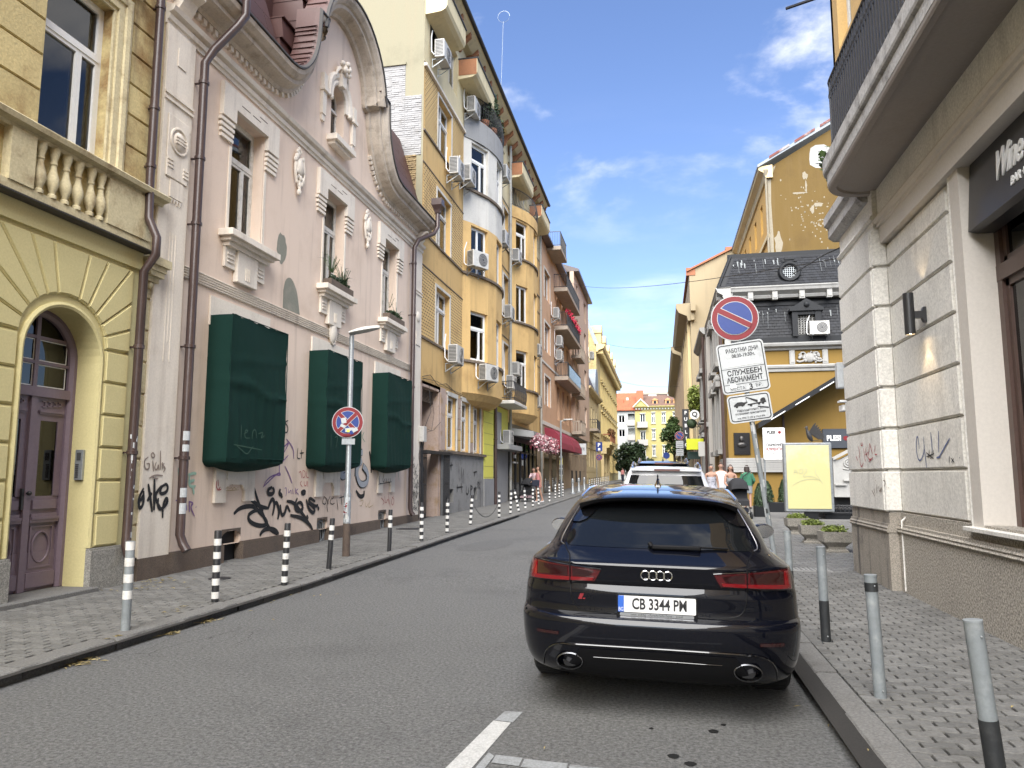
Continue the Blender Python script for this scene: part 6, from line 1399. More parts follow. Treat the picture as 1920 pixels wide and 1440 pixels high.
b = MB(PN); b.tube([(2.6, .16, 9.66), (3.26, -.85, 11.32)], .07, 6); b.box(3.15, 14, -1.1, -.82, 11.2, 11.42); b.loft([[(x, .18, 9.6), (x, .18, 9.72), (x, .06, 9.76), (x, .0, 9.6)] for x in (2.55, 14)]); obj('roof_ridge', b, M['slate_edge'], py)
oc = MB(PN)
oc.loft([[(5.62 + q * math.cos(t), v, 10.3 + q * math.sin(t)) for q, v in ((.28, -.3), (.28, .02), (.34, .06), (.42, .06), (.46, .0), (.46, -.5))] for t in [2 * math.pi * i / 28 for i in range(29)]], False, False); oc.box(5.3, 5.94, -.08, .05, 10.72, 10.82); oc.box(5.42, 5.82, -.02, .09, 10.8, 10.9); oo = obj('round_window', oc, M['slate_edge'], py)
oc = MB(PN); oc.disc((5.62, .1, 10.3), .3, 20, 1, .02); oc = MB(PN)
for k in range(-3, 4):
 h_ = math.sqrt(max(0, .28 ** 2 - (.085 * k) ** 2)); oc.tube([(5.62 + .085 * k, -.06, 10.3 - h_), (5.62 + .085 * k, -.06, 10.3 + h_)], .014, 4)
 oc.tube([(5.62 - h_, -.05, 10.3 + .085 * k), (5.62 + h_, -.05, 10.3 + .085 * k)], .010, 4)
obj('lattice', oc, M['galv'], oo)
oc = MB(PN); oc.box(5.32, 5.92, -.35, -.32, 10.0, 10.6); obj('pane', oc, M['dark'], oo)
d = MB(PN); d.box(5.6, 5.82, -.4, .22, 7.42, 8.5); d.box(6.52, 6.76, -.4, .22, 7.42, 8.5); d.box(5.82, 6.52, -.4, .2, 8.35, 8.5); d.loft([[(5.5, v, 8.5), (6.86, v, 8.5), (6.86, v, 8.6), (6.18, v, 9.02), (5.5, v, 8.6)] for v in (.3, -.5)]); d.ball((6.18, .3, 8.75), .12, 8, 6); do = obj('dormer', d, M['slate_edge'], py)
d = MB(PN); d.box(5.82, 6.52, -.12, -.1, 7.5, 8.35); obj('pane', d, M['dark'], do)
d = MB(PN)
for k in range(6):
 x = 5.86 + .115 * k
 d.box(x, x + .02, .0, .02, 7.52, 8.34)
 for q in range(8): d.tube([(x + .057 + .05 * math.cos(t), .02, 7.57 + .1 * q + .045 * math.sin(t)) for t in [i * 1.05 for i in range(7)]], .009, 4)
obj('window_grille', d, M['grey_white'], do)
ac_unit(PN, ROT_N, 6.62, 7.43, 'white air conditioner in front of the black mansard dormer', .1, 1.0)
lr = MB(PN); r6 = random.Random(4)
for k in range(70):
 x = r6.uniform(3.3, 9);
 if 5.5 < x < 6.9: continue
 up_ = k % 2; z1 = r6.uniform(8.5, 8.75) if not up_ else r6.uniform(10.85, 11.1); L = r6.uniform(.05, .3) if k % 3 else r6.uniform(.4, 1.1)
 f = (lambda z: .085 + (z - 7.42) / 1.43 * -.30) if not up_ else (lambda z: .135 + (z - 9.75) / 1.45 * -.87)
 w_ = r6.uniform(.004, .009) if L > .35 else r6.uniform(.012, .035)
 lr.face([(x - w_, f(z1), z1), (x + w_, f(z1), z1), (x + w_ * .6, f(z1 - L), z1 - L), (x - w_ * .6, f(z1 - L), z1 - L)])
o = obj('bird_lime', lr, M['lime_run'], py, fix=False); o['kind'] = 'stuff'
b = MB(PN)
for k in range(6): b.box(2.7, 5.4, .1, .16 - .006 * (k % 2), 1.72 + .1 * k, 1.72 + .1 * k + .092, .004)
b.box(2.7, 5.4, 0, .1, 1.72, 2.3)
for k in range(6): b.box(2.0, 2.02, 0, .01, 1.7, 1.71)
obj('white_boarding', b, M['grey_white'], py)
b = MB(SX)
for k in range(6): b.box(32.9, 36, .1, .16 - .006 * (k % 2), 1.72 + .1 * k, 1.72 + .1 * k + .092, .004)
b.box(32.9, 36, 0, .1, 1.72, 2.3); obj('white_boarding', b, M['grey_white'], py)
pq = thing('bronze_plaque', 'dark bronze memorial plaque with portrait relief on ochre wall', 'plaque', PN(3.38, 0, 2.9))
b = MB(PN); b.box(3.05, 3.71, 0, .06, 2.45, 3.38, .01); obj('plate', b, mat('bronze', (.02, .019, .02, 1), .35, metal=.5), pq)
b = MB(PN); b.ball((3.37, .06, 3.1), .13, 12, 8, (.8, .5, 1.1)); b.ball((3.37, .06, 2.86), .2, 12, 8, (1, .3, .6)); b.box(3.34, 3.4, .06, .13, 3.05, 3.1); b.box(3.2, 3.55, .06, .07, 2.62, 2.63); b.box(3.2, 3.55, .06, .07, 2.55, 2.56); obj('portrait', b, mat('bronze_light', (.05, .047, .045, 1), .35, metal=.6), pq)
cp = thing('stair_canopy', 'slanting black canopy edge over the ochre wall and stone stairs', 'canopy', PN(6, 1, 4.5))
sl = (5.62 - 3.50) / (7.5 - 3.98)
b = MB(PN); f = lambda x: 3.50 + (x - 3.98) * sl
b.loft([[(x, 0, f(x) + .02), (x, 1.5, f(x) + .02), (x, 1.5, f(x) + .24), (x, 0, f(x) + .24)] for x in (3.9, 12)]); obj('canopy_roof', b, M['slate_edge'], cp)
b = MB(PN)
for k in range(7): x = 4.4 + .95 * k; b.loft([[(q, 1.505, f(q) + .05), (q, 1.505, f(q) + .09), (q, 1.5, f(q) + .09), (q, 1.5, f(q) + .05)] for q in (x, x + .55)])
obj('light_strip', b, M['white'], cp)
b = MB(PN); b.box(5.05, 5.13, .02, .06, .3, 4.1); obj('post', b, M['brown_wood'], cp)
fs = thing('wall_sign', 'dark grey wall sign with white capital letters and red dot', 'sign', PN(7.1, .1, 3.1))
b = MB(PN); b.box(6.6, 7.62, .02, .1, 2.7, 3.5, .01); obj('panel', b, mat('slate_panel', (.04, .047, .06, 1), .5), fs); b = MB(PN); b.box(7.62, 7.8, .02, .08, 2.8, 3.42); obj('panel', b, mat('slate_panel_back', (.04, .05, .07, 1), .5), fs)
text_obj('lettering', 'PLESI', .30, M['white'], fs, PN(7.03, .105, 3.11), (R(90), 0, 0), .004, bold=.012, sx=.85)
b = MB(PN); b.disc((7.49, .1, 3.11), .095, 20, 1, .01); obj('red_dot', b, M['red_ink'], fs)
st_ = thing('stone_stair', 'pale carved stone stair parapet rising behind the stone building', 'stairs', PN(8, 1.6, .3))
b = MB(PN); b.loft([[(6.6, v, .75), (9.5, v, .75), (9.5, v, 3.55), (9.3, v, 3.5), (6.85, v, 2.2), (6.6, v, 2.2)] for v in (1.5, 1.75)]); obj('parapet', b, M['grey_white'], st_)
b = MB(PN)
for k in range(7): b.box(6.6 + .3 * k, 9.5, 1.75, 1.83, 1.18 + .16 * k, 1.24 + .16 * k) if False else b.box(6.62 + .32 * k, 6.62 + .32 * (k + 1) + .1, 1.75, 1.84, 1.2 + .165 * k, 1.26 + .165 * k)
b.loft([[(6.6, v, 2.17), (9.4, v, 3.66), (9.4, v, 3.76), (6.6, v, 2.27)] for v in (1.45, 1.85)]); obj('string', b, M['grey_white'], st_)
b = MB(PN)
for cx, cz, s in ((7.15, 2.05, .2), (7.6, 2.25, .28), (8.15, 2.5, .28)): b.tube([(cx + s * (1 - t / 14) * math.cos(t), 1.76, cz + s * (1 - t / 14) * math.sin(t)) for t in [k * .5 for k in range(24)]], .035, 6); b.tube([(cx - s, 1.76, cz - .2), (cx, 1.76, cz - s * 1.2), (cx + s * 1.1, 1.76, cz - .1)], .03, 6)
obj('scroll_relief', b, M['grey_white'], st_)
b = MB(PN); b.box(6.5, 9.5, .2, 1.4, .3, .75); obj('under_stair', b, M['dark'], st_)
pfm = thing('low_platform', 'low black stepped platform beside the lit advertising case', 'platform', (5.6, 25.2, .24)); b = MB(); b.box(4.98, 8, 25.0, 25.4, .22, .38); b.box(5.0, 8, 25.4, 27.5, .22, .52); b.box(4.9, 8, 24.98, 25.5, .38, .41); obj('step', b, M['slate_edge'], pfm)
bk_ = MB()
for k in range(6): x = 5.25 + .12 * k; bk_.tube([(x + .16 + .2 * math.cos(t), 25.15, .42 + .24 * math.sin(t)) for t in [math.pi * i / 8 for i in range(9)]], .014, 5)
bk_.tube([(5.2, 25.15, .43), (6.3, 25.15, .43)], .014, 5); o = obj('bicycle_rack', bk_, M['iron']); tag(o, 'small black looped bicycle rack on the low platform', 'bicycle rack')
# ---------------------------------------------------------------- right: tall ochre house behind
th = thing('tall_ochre_house', 'tall ochre house with peeling blank gable and small white window', 'house', (7, 46, .4))
TN, TX = FN(46), FRx(6.78)
b = MB(TN); M['ochre_shaded'] = mat('shaded_ochre_plaster', (.115, .070, .015, 1), .9, c2=(.085, .05, .012, 1), stain=.6, ss=.6, streak=.3, dirt=(.15, .1, .04, 1)); b.face([(6.78, 0, .3), (17, 0, .3), (17, 0, 26.2), (6.78, 0, 20.2)]); obj('gable_wall', b, M['ochre_shaded'], th, fix=False)  # gable's shade put into the colour: darker ochre than the other walls
M['peel'] = mat('bare_plaster', (.24, .21, .155, 1), .9, c2=(.17, .13, .08, 1), stain=.6, ss=4)
r7 = random.Random(12)
def peel(cx, cz, rx, rz, n=14):
 return [(cx + rx * math.cos(2 * math.pi * k / n) * r7.uniform(.5, 1.2), cz + rz * math.sin(2 * math.pi * k / n) * r7.uniform(.5, 1.2)) for k in range(n)]
b = MB(TN)
for cx, cz, rx, rz in [(8.95, 19.6, .22, .28), (9.0, 19.0, .06, .5), (9.6, 17.75, .35, .15), (9.3, 17.5, .14, .3), (7.25, 15.5, .25, .8), (8.6, 18.55, .5, .06)]: b.face([(p[0], .004 + .0004 * cx, p[1]) for p in peel(cx, cz, rx, rz)])
for k in range(90):
 cx, cz = r7.choice([(8.5, 16.6, .8, .8), (10.4, 16.2, .8, .6), (8.6, 18.3, .9, 1.2), (9.6, 17.2, .7, .6)])[:2]; b.face([(p[0], .0045, p[1]) for p in peel(cx + r7.gauss(0, .5), cz + r7.gauss(0, .6), r7.uniform(.02, .08), r7.uniform(.03, .09), 7)])
b.face([(p[0], .004, p[1]) for p in [(6.78, 14), (6.98, 14), (7.0, 16), (6.95, 18), (7.0, 19.6), (7.3, 20.4), (6.78, 20.1)]])
tag(obj('peeled_patch', b, M['peel'], th, fix=False), kind='stuff')
b = MB(TN); b.face([(p[0], .006, p[1]) for p in chaikin([(9.3, 20.1), (10.45, 19.95), (10.55, 20.6), (10.4, 21.5), (9.4, 21.5), (9.25, 20.8)], 1, True)]); wp = obj('white_patch', b, M['grey_white'], th, fix=False)
put_window(th, TN, ROT_N, 9.92, 20.35, .62, .85, -.03, 'one', 'white_frame')
b = MB(TX); b.wall(46, 82, .3, 20.0, [(a, a + 1.0, z, z + 1.9) for a in [48.5 + 3.2 * i for i in range(10)] for z in (10.2, 13.6, 17.0)], .3); obj('street_wall', b, mat('orange_plaster', (.56, .33, .085, 1), .85, c2=(.46, .27, .07, 1), stain=.5, ss=.7), th, fix=False)
for a in [48.5 + 3.2 * i for i in range(10)]:
 for z in (10.2, 13.6, 17.0): put_window(th, TX, ROT_R, a + .5, z, 1.0, 1.9, .2, 'two', 'old_frame')
b = MB(TX); b.mould([(45.8, 19.6), (82, 19.6)], [(-.3, 0), (.1, 0), (.2, .3), (.5, .5), (.55, .7), (-.3, .8)]); b.box(46, 82, 0, .12, 15.9, 16.15); obj('cornice', b, M['cream_far'], th)
b = MB(); b.loft([[(6.2, y, 20.25), (6.2, y, 20.42), (17, y, 26.6), (17, y, 26.2)] for y in (45.7, 82)]); rfo = obj('roof', b, M['zinc'], th)
b = MB(TN)
for k in range(5): x = 6.9 + 1.5 * k; b.loft([[(q, v, 20.34 + (q - 6.2) * .576) for q in (x, x + 1.2)] + [(q, v, 20.5 + (q - 6.2) * .576) for q in (x + 1.2, x)] for v in (.32, .34)])
obj('rusty_flashing', b, mat('rusty_sheet', (.14, .035, .025, 1), .7, c2=(.35, .35, .35, 1), stain=.8, ss=1), rfo)
b = MB(); b.tube([(6.68, 45.9, z) for z in (19.8, 10)] , .065, 8); b.lathe([(.07, 19.6), (.16, 19.9), (.18, 20.1)], (6.68, 45.9), 10, False); obj('rain_pipe', b, M['peel'], th)
b = MB(); b.box(6.75, 17, 46.3, 82, 0, 19.6) ; obj('core', b, M['dark'], th) if False else None
# ---------------------------------------------------------------- right: grey ornate house, gap building, tall cream house
gh2 = thing('grey_ornate_house', 'narrow grey stucco house with arched doorway beyond mansard house', 'house', (2.6, 45, .4))
GX = FRx(2.55)
b = MB(GX); hl = [(43, 44.1, 1.0, 3.6), (45.6, 46.7, 1.0, 3.6), (43, 44.1, 5.0, 7.2), (45.6, 46.7, 5.0, 7.2)]; b.wall(41.5, 49, .3, 9.5, hl, .35); obj('wall', b, M['grey_far'], gh2, fix=False)
b = MB(); b.box(2.55, 12, 41.4, 41.6, .3, 9.5); obj('side_wall', b, M['grey_far'], gh2)
for a, c, z, t in hl:
 put_window(gh2, GX, ROT_R, (a + c) / 2, z, 1.1, t - z, .25, 'two', 'old_frame'); f = MB(GX); f.box(a - .25, a, 0, .12, z - .2, t + .1); f.box(c, c + .25, 0, .12, z - .2, t + .1); f.box(a - .3, c + .3, 0, .3, t + .1, t + .35); f.box(a - .3, c + .3, 0, .28, z - .35, z - .2); obj('window_surround', f, M['grey_white'], gh2)
b = MB(GX); b.mould([(41.4, 9.2), (49.1, 9.2)], [(-.2, 0), (.1, .05), (.3, .25), (.32, .4), (-.2, .45)]); b.box(41.5, 49, 0, .15, 4.2, 4.45); obj('cornice', b, M['grey_white'], gh2)
b = MB(); b.box(2.9, 12, 41.6, 49, 0, 9.3); obj('core', b, M['dark'], gh2)
lo_ = thing('low_side_house', 'low brown timber fronted house with creeper between grey and cream houses', 'house', (2.7, 56, .5)); LX = FRx(2.7)
b = MB(LX); b.wall(49, 63, .4, 7.2, [(a, a + 1.2, 4.4, 6.2) for a in (50.5, 54, 57.5)], .3); obj('wall', b, M['cream_wall'], lo_, fix=False)
for k in range(24): b = MB(LX); b.box(49.1 + .57 * k, 49.5 + .57 * k, 0, .08 + .03 * (k % 2), .5, 3.6); obj('board', b, M['brown_wood'] if k % 3 else M['tan_stone'], lo_)
b = MB(); b.box(3.05, 12, 49, 63, 0, 7.1); obj('core', b, M['dark'], lo_)
cv = obj('creeper', bush_mesh((2.35, 51.5, 6.6), .55, 1.5, 1.2, 1300, .13, None, 6), M['leaf_bright'], fix=False); tag(cv, 'bright green creeper hanging from wall between grey and cream houses', 'creeper')
crm = thing('tall_cream_house', 'tall plain cream house with heavy cornice near end of street', 'house', (2.7, 80, .6)); CX_ = FRx(2.7)
M['cream_tall'] = mat('pale_cream_plaster', (.30, .245, .155, 1), .85, c2=(.25, .20, .125, 1), stain=.5, ss=.35, streak=.15, fine=.04)
b = MB(FN(63)); b.face([(2.7, 0, .5), (16, 0, .5), (16, 0, 25.0), (2.7, 0, 18.7)]); obj('gable_wall', b, M['cream_tall'], crm, fix=False)
hl = [(a, a + 1.4, z, z + 2.3) for a in [66 + 4.2 * i for i in range(15)] for z in (5.2, 9, 12.6)]
b = MB(CX_); b.wall(63, 130, .5, 18.4, hl, .3); obj('street_wall', b, M['cream_tall'], crm, fix=False)
for a, c, z, t in hl: put_window(crm, CX_, ROT_R, a + .7, z, 1.4, 2.3, .2, 'two', 'old_frame')
for i in range(16): b = MB(CX_); b.box(64.2 + 4.2 * i, 65 + 4.2 * i, 0, .25, 4.6, 14.8); obj('pilaster', b, M['tan_stone'] if i > 3 else M['cream_far'], crm)
b = MB(CX_); b.mould([(62.8, 14.4), (82, 14.4)], [(-.2, 0), (.2, 0), (.3, .4), (.95, .7), (1.15, 1.1), (1.15, 1.45), (-.2, 1.5)]); b.mould([(84, 14.4), (130, 14.4)], [(-.2, 0), (.2, 0), (.3, .4), (1.1, .7), (1.3, 1.1), (1.3, 1.45), (-.2, 1.5)]); b.box(63, 130, 0, .3, 4.2, 4.6); obj('cornice', b, M['cream_tall'], crm)
b = MB(FN(63)); b.box(2.7, 3.1, 0, .9, 15.1, 15.9); b.box(2.7, 3.0, 0, .5, 14.4, 15.1); obj('cornice_return', b, M['cream_tall'], crm)
b = MB(); b.loft([[(2.5, y, 18.6), (2.5, y, 18.75), (16, y, 25.2), (16, y, 24.9)] for y in (62.8, 130)]); b.box(6, 7.4, 66, 67.2, 19.5, 21.5); obj('roof', b, M['terracotta'], crm)
b = MB(); b.box(3.1, 16, 63.2, 130, 0, 18.2); obj('core', b, M['dark'], crm)
b = MB(FN(63)); b.box(2.45, 3.2, -.3, .05, 18.3, 18.95); obj('parapet_cap', b, M['terracotta'], crm)
# ---------------------------------------------------------------- bollards
def bollard(stripes, h, r, base='iron'):
 o = thing('bollard', 'bollard', 'bollard', (0, 0, 0))
 b = MB(); b.lathe([(r, -.05), (r, h - .01), (r * .9, h), (.002, h)], (0, 0), 14); obj('post', b, M[base], o)
 for z0, z1 in stripes:
  b = MB(); b.lathe([(r, z0), (r + .0025, z0), (r + .0025, z1), (r, z1)], (0, 0), 14, False); obj('white_band', b, M['band'], o)
 return o
M['band'] = mat('white_reflective_band', (.70, .69, .66, 1), .6, c2=(.40, .38, .35, 1), stain=.6, ss=14, fine=.08)
M['band_black'] = mat('black_band', (.02, .022, .024, 1), .55, c2=(.05, .05, .05, 1), stain=.5, ss=12)
M['post_grey'] = mat('grey_post_paint', (.20, .22, .23, 1), .5, c2=(.32, .34, .345, 1), stain=.8, ss=5, streak=.3, fine=.08, dirt=(.08, .09, .09, 1))
G1 = bollard([(.12 + .155 * k + .19, .12 + .155 * k + .27) for k in range(4)], .86, .042, 'post_grey')
G2 = bollard([(.045 + .155 * k, .045 + .155 * k + .078) for k in range(5)], .84, .042)
G3 = bollard([(.46 + .15 * k, .46 + .15 * k + .08) for k in range(2)], .80, .04)
BL = [(-5.10, 6.56, 0, G1, 'grey bollard with worn white bands, nearest one on left pavement'),
 (-5.24, 8.26, 0, G2, 'black and white bollard in front of the leftmost basement opening'),
 (-5.11, 9.69, 1.5, G2, 'black and white bollard below the large black graffiti tag'),
 (-5.25, 11.4, 3, G3, 'leaning bollard with white only near its top, before barred basement vent'),
 (-5.19, 13.96, 1, G3, 'dark bollard with few white bands just beyond the street lamp'),
 (-5.26, 16.16, 0, G2, 'striped bollard in front of the pink house end pilaster'),
 (-5.25, 18.16, 1, G2, 'striped bollard in front of the iron gate'),
 (-5.36, 20.9, 4, G2, 'leaning striped bollard holding the near end of the chain'),
 (-5.19, 24.0, 0, G2, 'striped bollard holding the far end of the chain'),
 (-5.24, 26.1, 2, G2, 'striped bollard before the flat grey canopy, straight one of a close pair'),
 (-5.2, 27.5, -12, G2, 'strongly tilted striped bollard of a close pair'),
 (-5.25, 29.15, -3, G2, 'striped bollard before the left edge of the flower shop'),
 (-5.27, 31.0, 0, G2, 'striped bollard in front of the pushchair'), (-5.25, 32.4, -2, G2, 'striped bollard in front of woman in pink dress'),
 (-5.25, 35.6, 0, G2, 'first striped bollard beyond the woman in pink')]
for k in range(3): BL.append((-5.5, 39.4 + 1.55 * k, 0, G2, ('second', 'third', 'fourth')[k] + ' striped bollard beyond the woman in pink'))
for k in range(11): BL.append((-5.35, 57 + 2.1 * k, 0, G2, 'far striped bollard in the close row by cream house, number %s from the near end' % ('one', 'two', 'three', 'four', 'five', 'six', 'seven', 'eight', 'nine', 'ten', 'eleven')[k]))
seen = set()
for x, y, tl, p, lab in BL:
 o = p if p.name not in seen else copy_tree(p)
 seen.add(p.name); o.location = (x, y, .085 + gz(y)); o.rotation_euler = (0, R(tl), random.uniform(0, 6)); o['label'] = lab; o['group'] = 'striped bollards along the left kerb'
 if tl: o.rotation_euler = (0, R(tl), 0)
gp = None
for k, y in enumerate((46.5, 50.0, 53.6)):
 if gp is None:
  gp = thing('bollard', '', 'bollard'); b = MB(); b.lathe([(.2, 0), (.2, .06), (.12, .1), (.09, .14), (.075, .7), (.11, .72), (.11, .78), (.08, .8), (.09, .88), (.05, .95), (.002, .97)], (0, 0), 14); obj('post', b, M['galv'], gp); o = gp
 else: o = copy_tree(gp)
 o.location = (-5.4, y, .09 + gz(y)); o['label'] = ('nearest', 'middle', 'farthest')[k] + ' of three grey round-topped bollards before the awnings'; o['group'] = 'grey round-topped bollards'
def rboll(x, y, h, dark, lx, ly, lab):
 o = thing('bollard', lab, 'bollard', (0, 0, 0), 'grey bollards along the right kerb')
 r = .041; b = MB(); b.lathe([(r, -.05), (r, h), (r * 1.04, h), (r * 1.04, h + .012), (.002, h + .014)], (0, 0), 18); obj('post', b, M['post_grey'], o)
 for z0, z1 in dark: b = MB(); b.lathe([(r, z0), (r + .002, z0), (r + .002, z1), (r, z1)], (0, 0), 18, False); obj('black_band', b, M['band_black'], o)
 b = MB(); b.ball((r * .2, -r, .05), .008, 6, 4); b.ball((r * .3, -r, h - .06), .006, 6, 4); obj('bolt', b, M['galv'], o)
 o.location = (x, y, .09); o.rotation_euler = (R(ly), R(lx), 0)
rboll(1.43, 9.28, .84, [(.02, .40)], -.6, 0, 'grey bollard with dark lower half, just right of the black car')
rboll(1.43, 7.42, .83, [(.0, .36)], -.6, 0, 'grey bollard with dark foot, second nearest to the stone building')
rboll(1.42, 5.66, .80, [(.70, .76)], -1.5, 0, 'plain scuffed grey bollard standing by the kerb, nearest but one')
rboll(1.50, 4.02, .80, [(.0, .36)], -4.5, 0, 'tilted grey bollard with black foot in the right foreground')
ch = MB(); p0, p1 = Vector((-5.30, 20.9, .72 + gz(21))), Vector((-5.19, 24.0, .62 + gz(24)))
for i in range(46):
 t = i / 45; p = p0.lerp(p1, t); p.z -= .46 * 4 * t * (1 - t); d = .018
 ch.tube([(p.x + .012 * math.cos(a) * (i % 2), p.y + .034 * math.sin(a), p.z + .014 * math.cos(a) * (1 if i % 2 == 0 else .3)) for a in [k * 1.05 for k in range(7)]], .006, 4, False)
o = obj('chain', ch, M['iron']); tag(o, 'slack chain hanging between two striped bollards', 'chain')
# ---------------------------------------------------------------- traffic signs
SG = {}
def disc_sign(parent, c, r, cross, name='round_sign'):
 """no-parking / no-stopping disc facing -y at c"""
 x, y, z = c; k = r / .30
 def ring(r_, yy, m, nm, p):
  b = MB(); b.disc((x, yy, z), r_, 40, 1, .004); return obj(nm, b, m, p)
 o = ring(.30 * k, y, M['sign_white'], name, parent); ring(.288 * k, y - .0045, M['red_ink'], 'red_ring', o); ring(.222 * k, y - .009, M['sign_white'], 'white_edge', o); ring(.214 * k, y - .0135, M['blue_ink'], 'blue_field', o)
 for i, s in enumerate((1, -1)[:2 if cross else 1]):
  for w_, yy, m, nm in ((.042, y - .018 - .003 * i, M['sign_white'], 'bar_edge'), (.034, y - .0195 - .003 * i, M['red_ink'], 'bar')):
   a = R(-36) if not cross else R(-45); L = .222 * k; dx, dz = math.cos(a) * L, math.sin(a) * L * s; nx, nz = -math.sin(a) * w_ * k * s, math.cos(a) * w_ * k
   b = MB(); b.loft([[(x - dx + nx, q, z - dz + nz), (x + dx + nx, q, z + dz + nz), (x + dx - nx, q, z + dz - nz), (x - dx - nx, q, z - dz - nz)] for q in (yy, yy - .0015)]); obj(nm, b, m, o)
 b = MB(); b.disc((x, y + .004, z), .30 * k, 32, 1, .012); obj('sign_back', b, M['galv'], o)
 return o
def rrect(x0, x1, z0, z1, r, n=4):
 o = []
 for cx, cz, a0 in ((x1 - r, z1 - r, 0), (x0 + r, z1 - r, 90), (x0 + r, z0 + r, 180), (x1 - r, z0 + r, 270)):
  o += [(cx + r * math.cos(R(a0 + 90 * i / n)), cz + r * math.sin(R(a0 + 90 * i / n))) for i in range(n + 1)]
 return o
def panel_sign(parent, x0, x1, z0, z1, y, name='panel'):
 b = MB(); b.prism(rrect(x0, x1, z0, z1, .05), y - .012, y, 1); o = obj(name, b, M['sign_white'], parent)
 b = MB(); A, B = rrect(x0 + .018, x1 - .018, z0 + .018, z1 - .018, .038), rrect(x0 + .03, x1 - .03, z0 + .03, z1 - .03, .03)
 n = len(A); ia = [b.pt((p[0], y - .0135, p[1])) for p in A]; ib = [b.pt((p[0], y - .0135, p[1])) for p in B]
 b.rings([ia, ib]); obj('border', b, M['black_ink'], o, fix=False)
 return o
def sign_text(parent, s, x, y, z, size, m='black_ink', sx=1, align='CENTER', bold=.0):
 return text_obj('lettering', s, size, M[m], parent, (x, y, z), (R(90), 0, 0), .0008, align, sx, 0, bold)
def line(parent, x0, x1, z, y, t=.006):
 b = MB(); b.box(x0, x1, y - .001, y, z - t / 2, z + t / 2); obj('rule', b, M['black_ink'], parent)
sp = thing('sign_post', 'leaning sign pole with round no parking sign and two Bulgarian panels', 'sign post', (0, 0, 0))
b = MB(); b.tube([(0, 0, -.1), (0, 0, 3.84)], .032, 14); po = obj('pole', b, M['post_grey'], sp)
rs = random.Random(3)
for k in range(26):
 z = rs.uniform(.9, 2.2); a = rs.uniform(-2.6, -.4); h = rs.uniform(.04, .13); w = rs.uniform(.3, 1.1); mm = rs.choice(['sign_white', 'sign_white', 'ac', 'band_black', 'post_grey'])
 st = MB(); n = 4; st.loft([[(.0332 * math.cos(a + w * i / n), .0332 * math.sin(a + w * i / n), q) for i in range(n + 1)] for q in (z, z + h)], False, False); obj('sticker', st, M[mm], po, fix=False)
disc_sign(sp, (0, -.04, 3.55), .30, False)
pn = panel_sign(sp, -.295, .295, 2.57, 3.23, -.036)
Y0 = -.0495
sign_text(pn, 'РАБОТНИ ДНИ', .02, Y0, 3.125, .074, sx=.74, bold=.0015); sign_text(pn, '08:30-19:30ч.', .03, Y0, 3.055, .064, sx=.82, bold=.0015)
for x0, x1, z0, z1 in ((-.13, .10, 2.96, 3.02), (-.23, .23, 2.925, 2.965), (-.19, -.12, 2.645, 2.695)):
 b = MB(); b.box(x0, x1, Y0 - .0018, Y0 - .0005, z0, z1); obj('paper_patch', b, M['white'], pn)
line(pn, -.265, .265, 2.895, Y0); sign_text(pn, 'СЛУЖЕБЕН', .01, Y0, 2.835, .092, sx=.84, bold=.003); sign_text(pn, 'АБОНАМЕНТ', .0, Y0, 2.745, .092, sx=.76, bold=.003); line(pn, -.265, .265, 2.69, Y0)
sign_text(pn, 'МЕСТА:', -.10, Y0, 2.63, .058, sx=.9); sign_text(pn, '3', .06, Y0, 2.635, .10, bold=.003); sign_text(pn, 'БР.', .16, Y0, 2.645, .06)
pn = panel_sign(sp, -.265, .265, 2.19, 2.55, -.036, 'tow_panel')
tw = MB()
def flat(pts, y=Y0 - .0012): tw.face([(x, y, z) for x, z in pts])
flat([(-.19, 2.40), (-.19, 2.42), (-.165, 2.44), (-.14, 2.455), (-.09, 2.455), (-.06, 2.445), (-.02, 2.45), (-.015, 2.44), (-.05, 2.42), (-.06, 2.405)])
flat([(-.02, 2.40), (.21, 2.415), (.21, 2.43), (-.02, 2.418)]); flat([(.14, 2.43), (.14, 2.455), (.165, 2.475), (.195, 2.475), (.205, 2.455), (.205, 2.43)])
flat([(-.03, 2.505), (-.022, 2.512), (.11, 2.455), (.11, 2.43), (.09, 2.43)]); flat([(-.032, 2.505), (-.026, 2.505), (-.026, 2.45), (-.032, 2.45)])
for cx, cz in ((-.155, 2.40), (-.085, 2.41), (.02, 2.398), (.17, 2.41), (.12, 2.407)): tw.face([(cx + .017 * math.cos(t), Y0 - .0014, cz + .017 * math.sin(t)) for t in [i * .6283 for i in range(10)]])
flat([(.1, 2.38), (.23, 2.35), (.23, 2.33), (.1, 2.365)])
obj('tow_truck_pictogram', tw, M['black_ink'], pn, fix=False)
sign_text(pn, 'Нарушителите се', .0, Y0, 2.345, .042, sx=.9, bold=.0008); sign_text(pn, 'отстраняват принудително', .0, Y0, 2.305, .036, sx=.8, bold=.0008); sign_text(pn, 'тел. 0700 13 233 и 1*4 от 0*4', .0, Y0, 2.245, .034, sx=.78, bold=.0006)
sp.location = (1.42, 9.95, .09); sp.rotation_euler = (0, R(-7.0), R(-3))
sl = thing('street_lamp', 'short grey street lamp with no stopping sign in front of green cover', 'street lamp', (0, 0, 0))
b = MB(); b.tube([(0, 0, -.05), (0, 0, 1.15), (0, 0, 1.2), (0, 0, 4.1)], [.066, .066, .05, .046], 14); po = obj('pole', b, M['galv'], sl)
b = MB(); b.lathe([(.068, 0), (.07, .0), (.068, .62)], (0, 0), 14, False); obj('rusty_foot', b, mat('rusty_paint', (.09, .065, .05, 1), .8, c2=(.05, .035, .03, 1), stain=.8, ss=5), po)
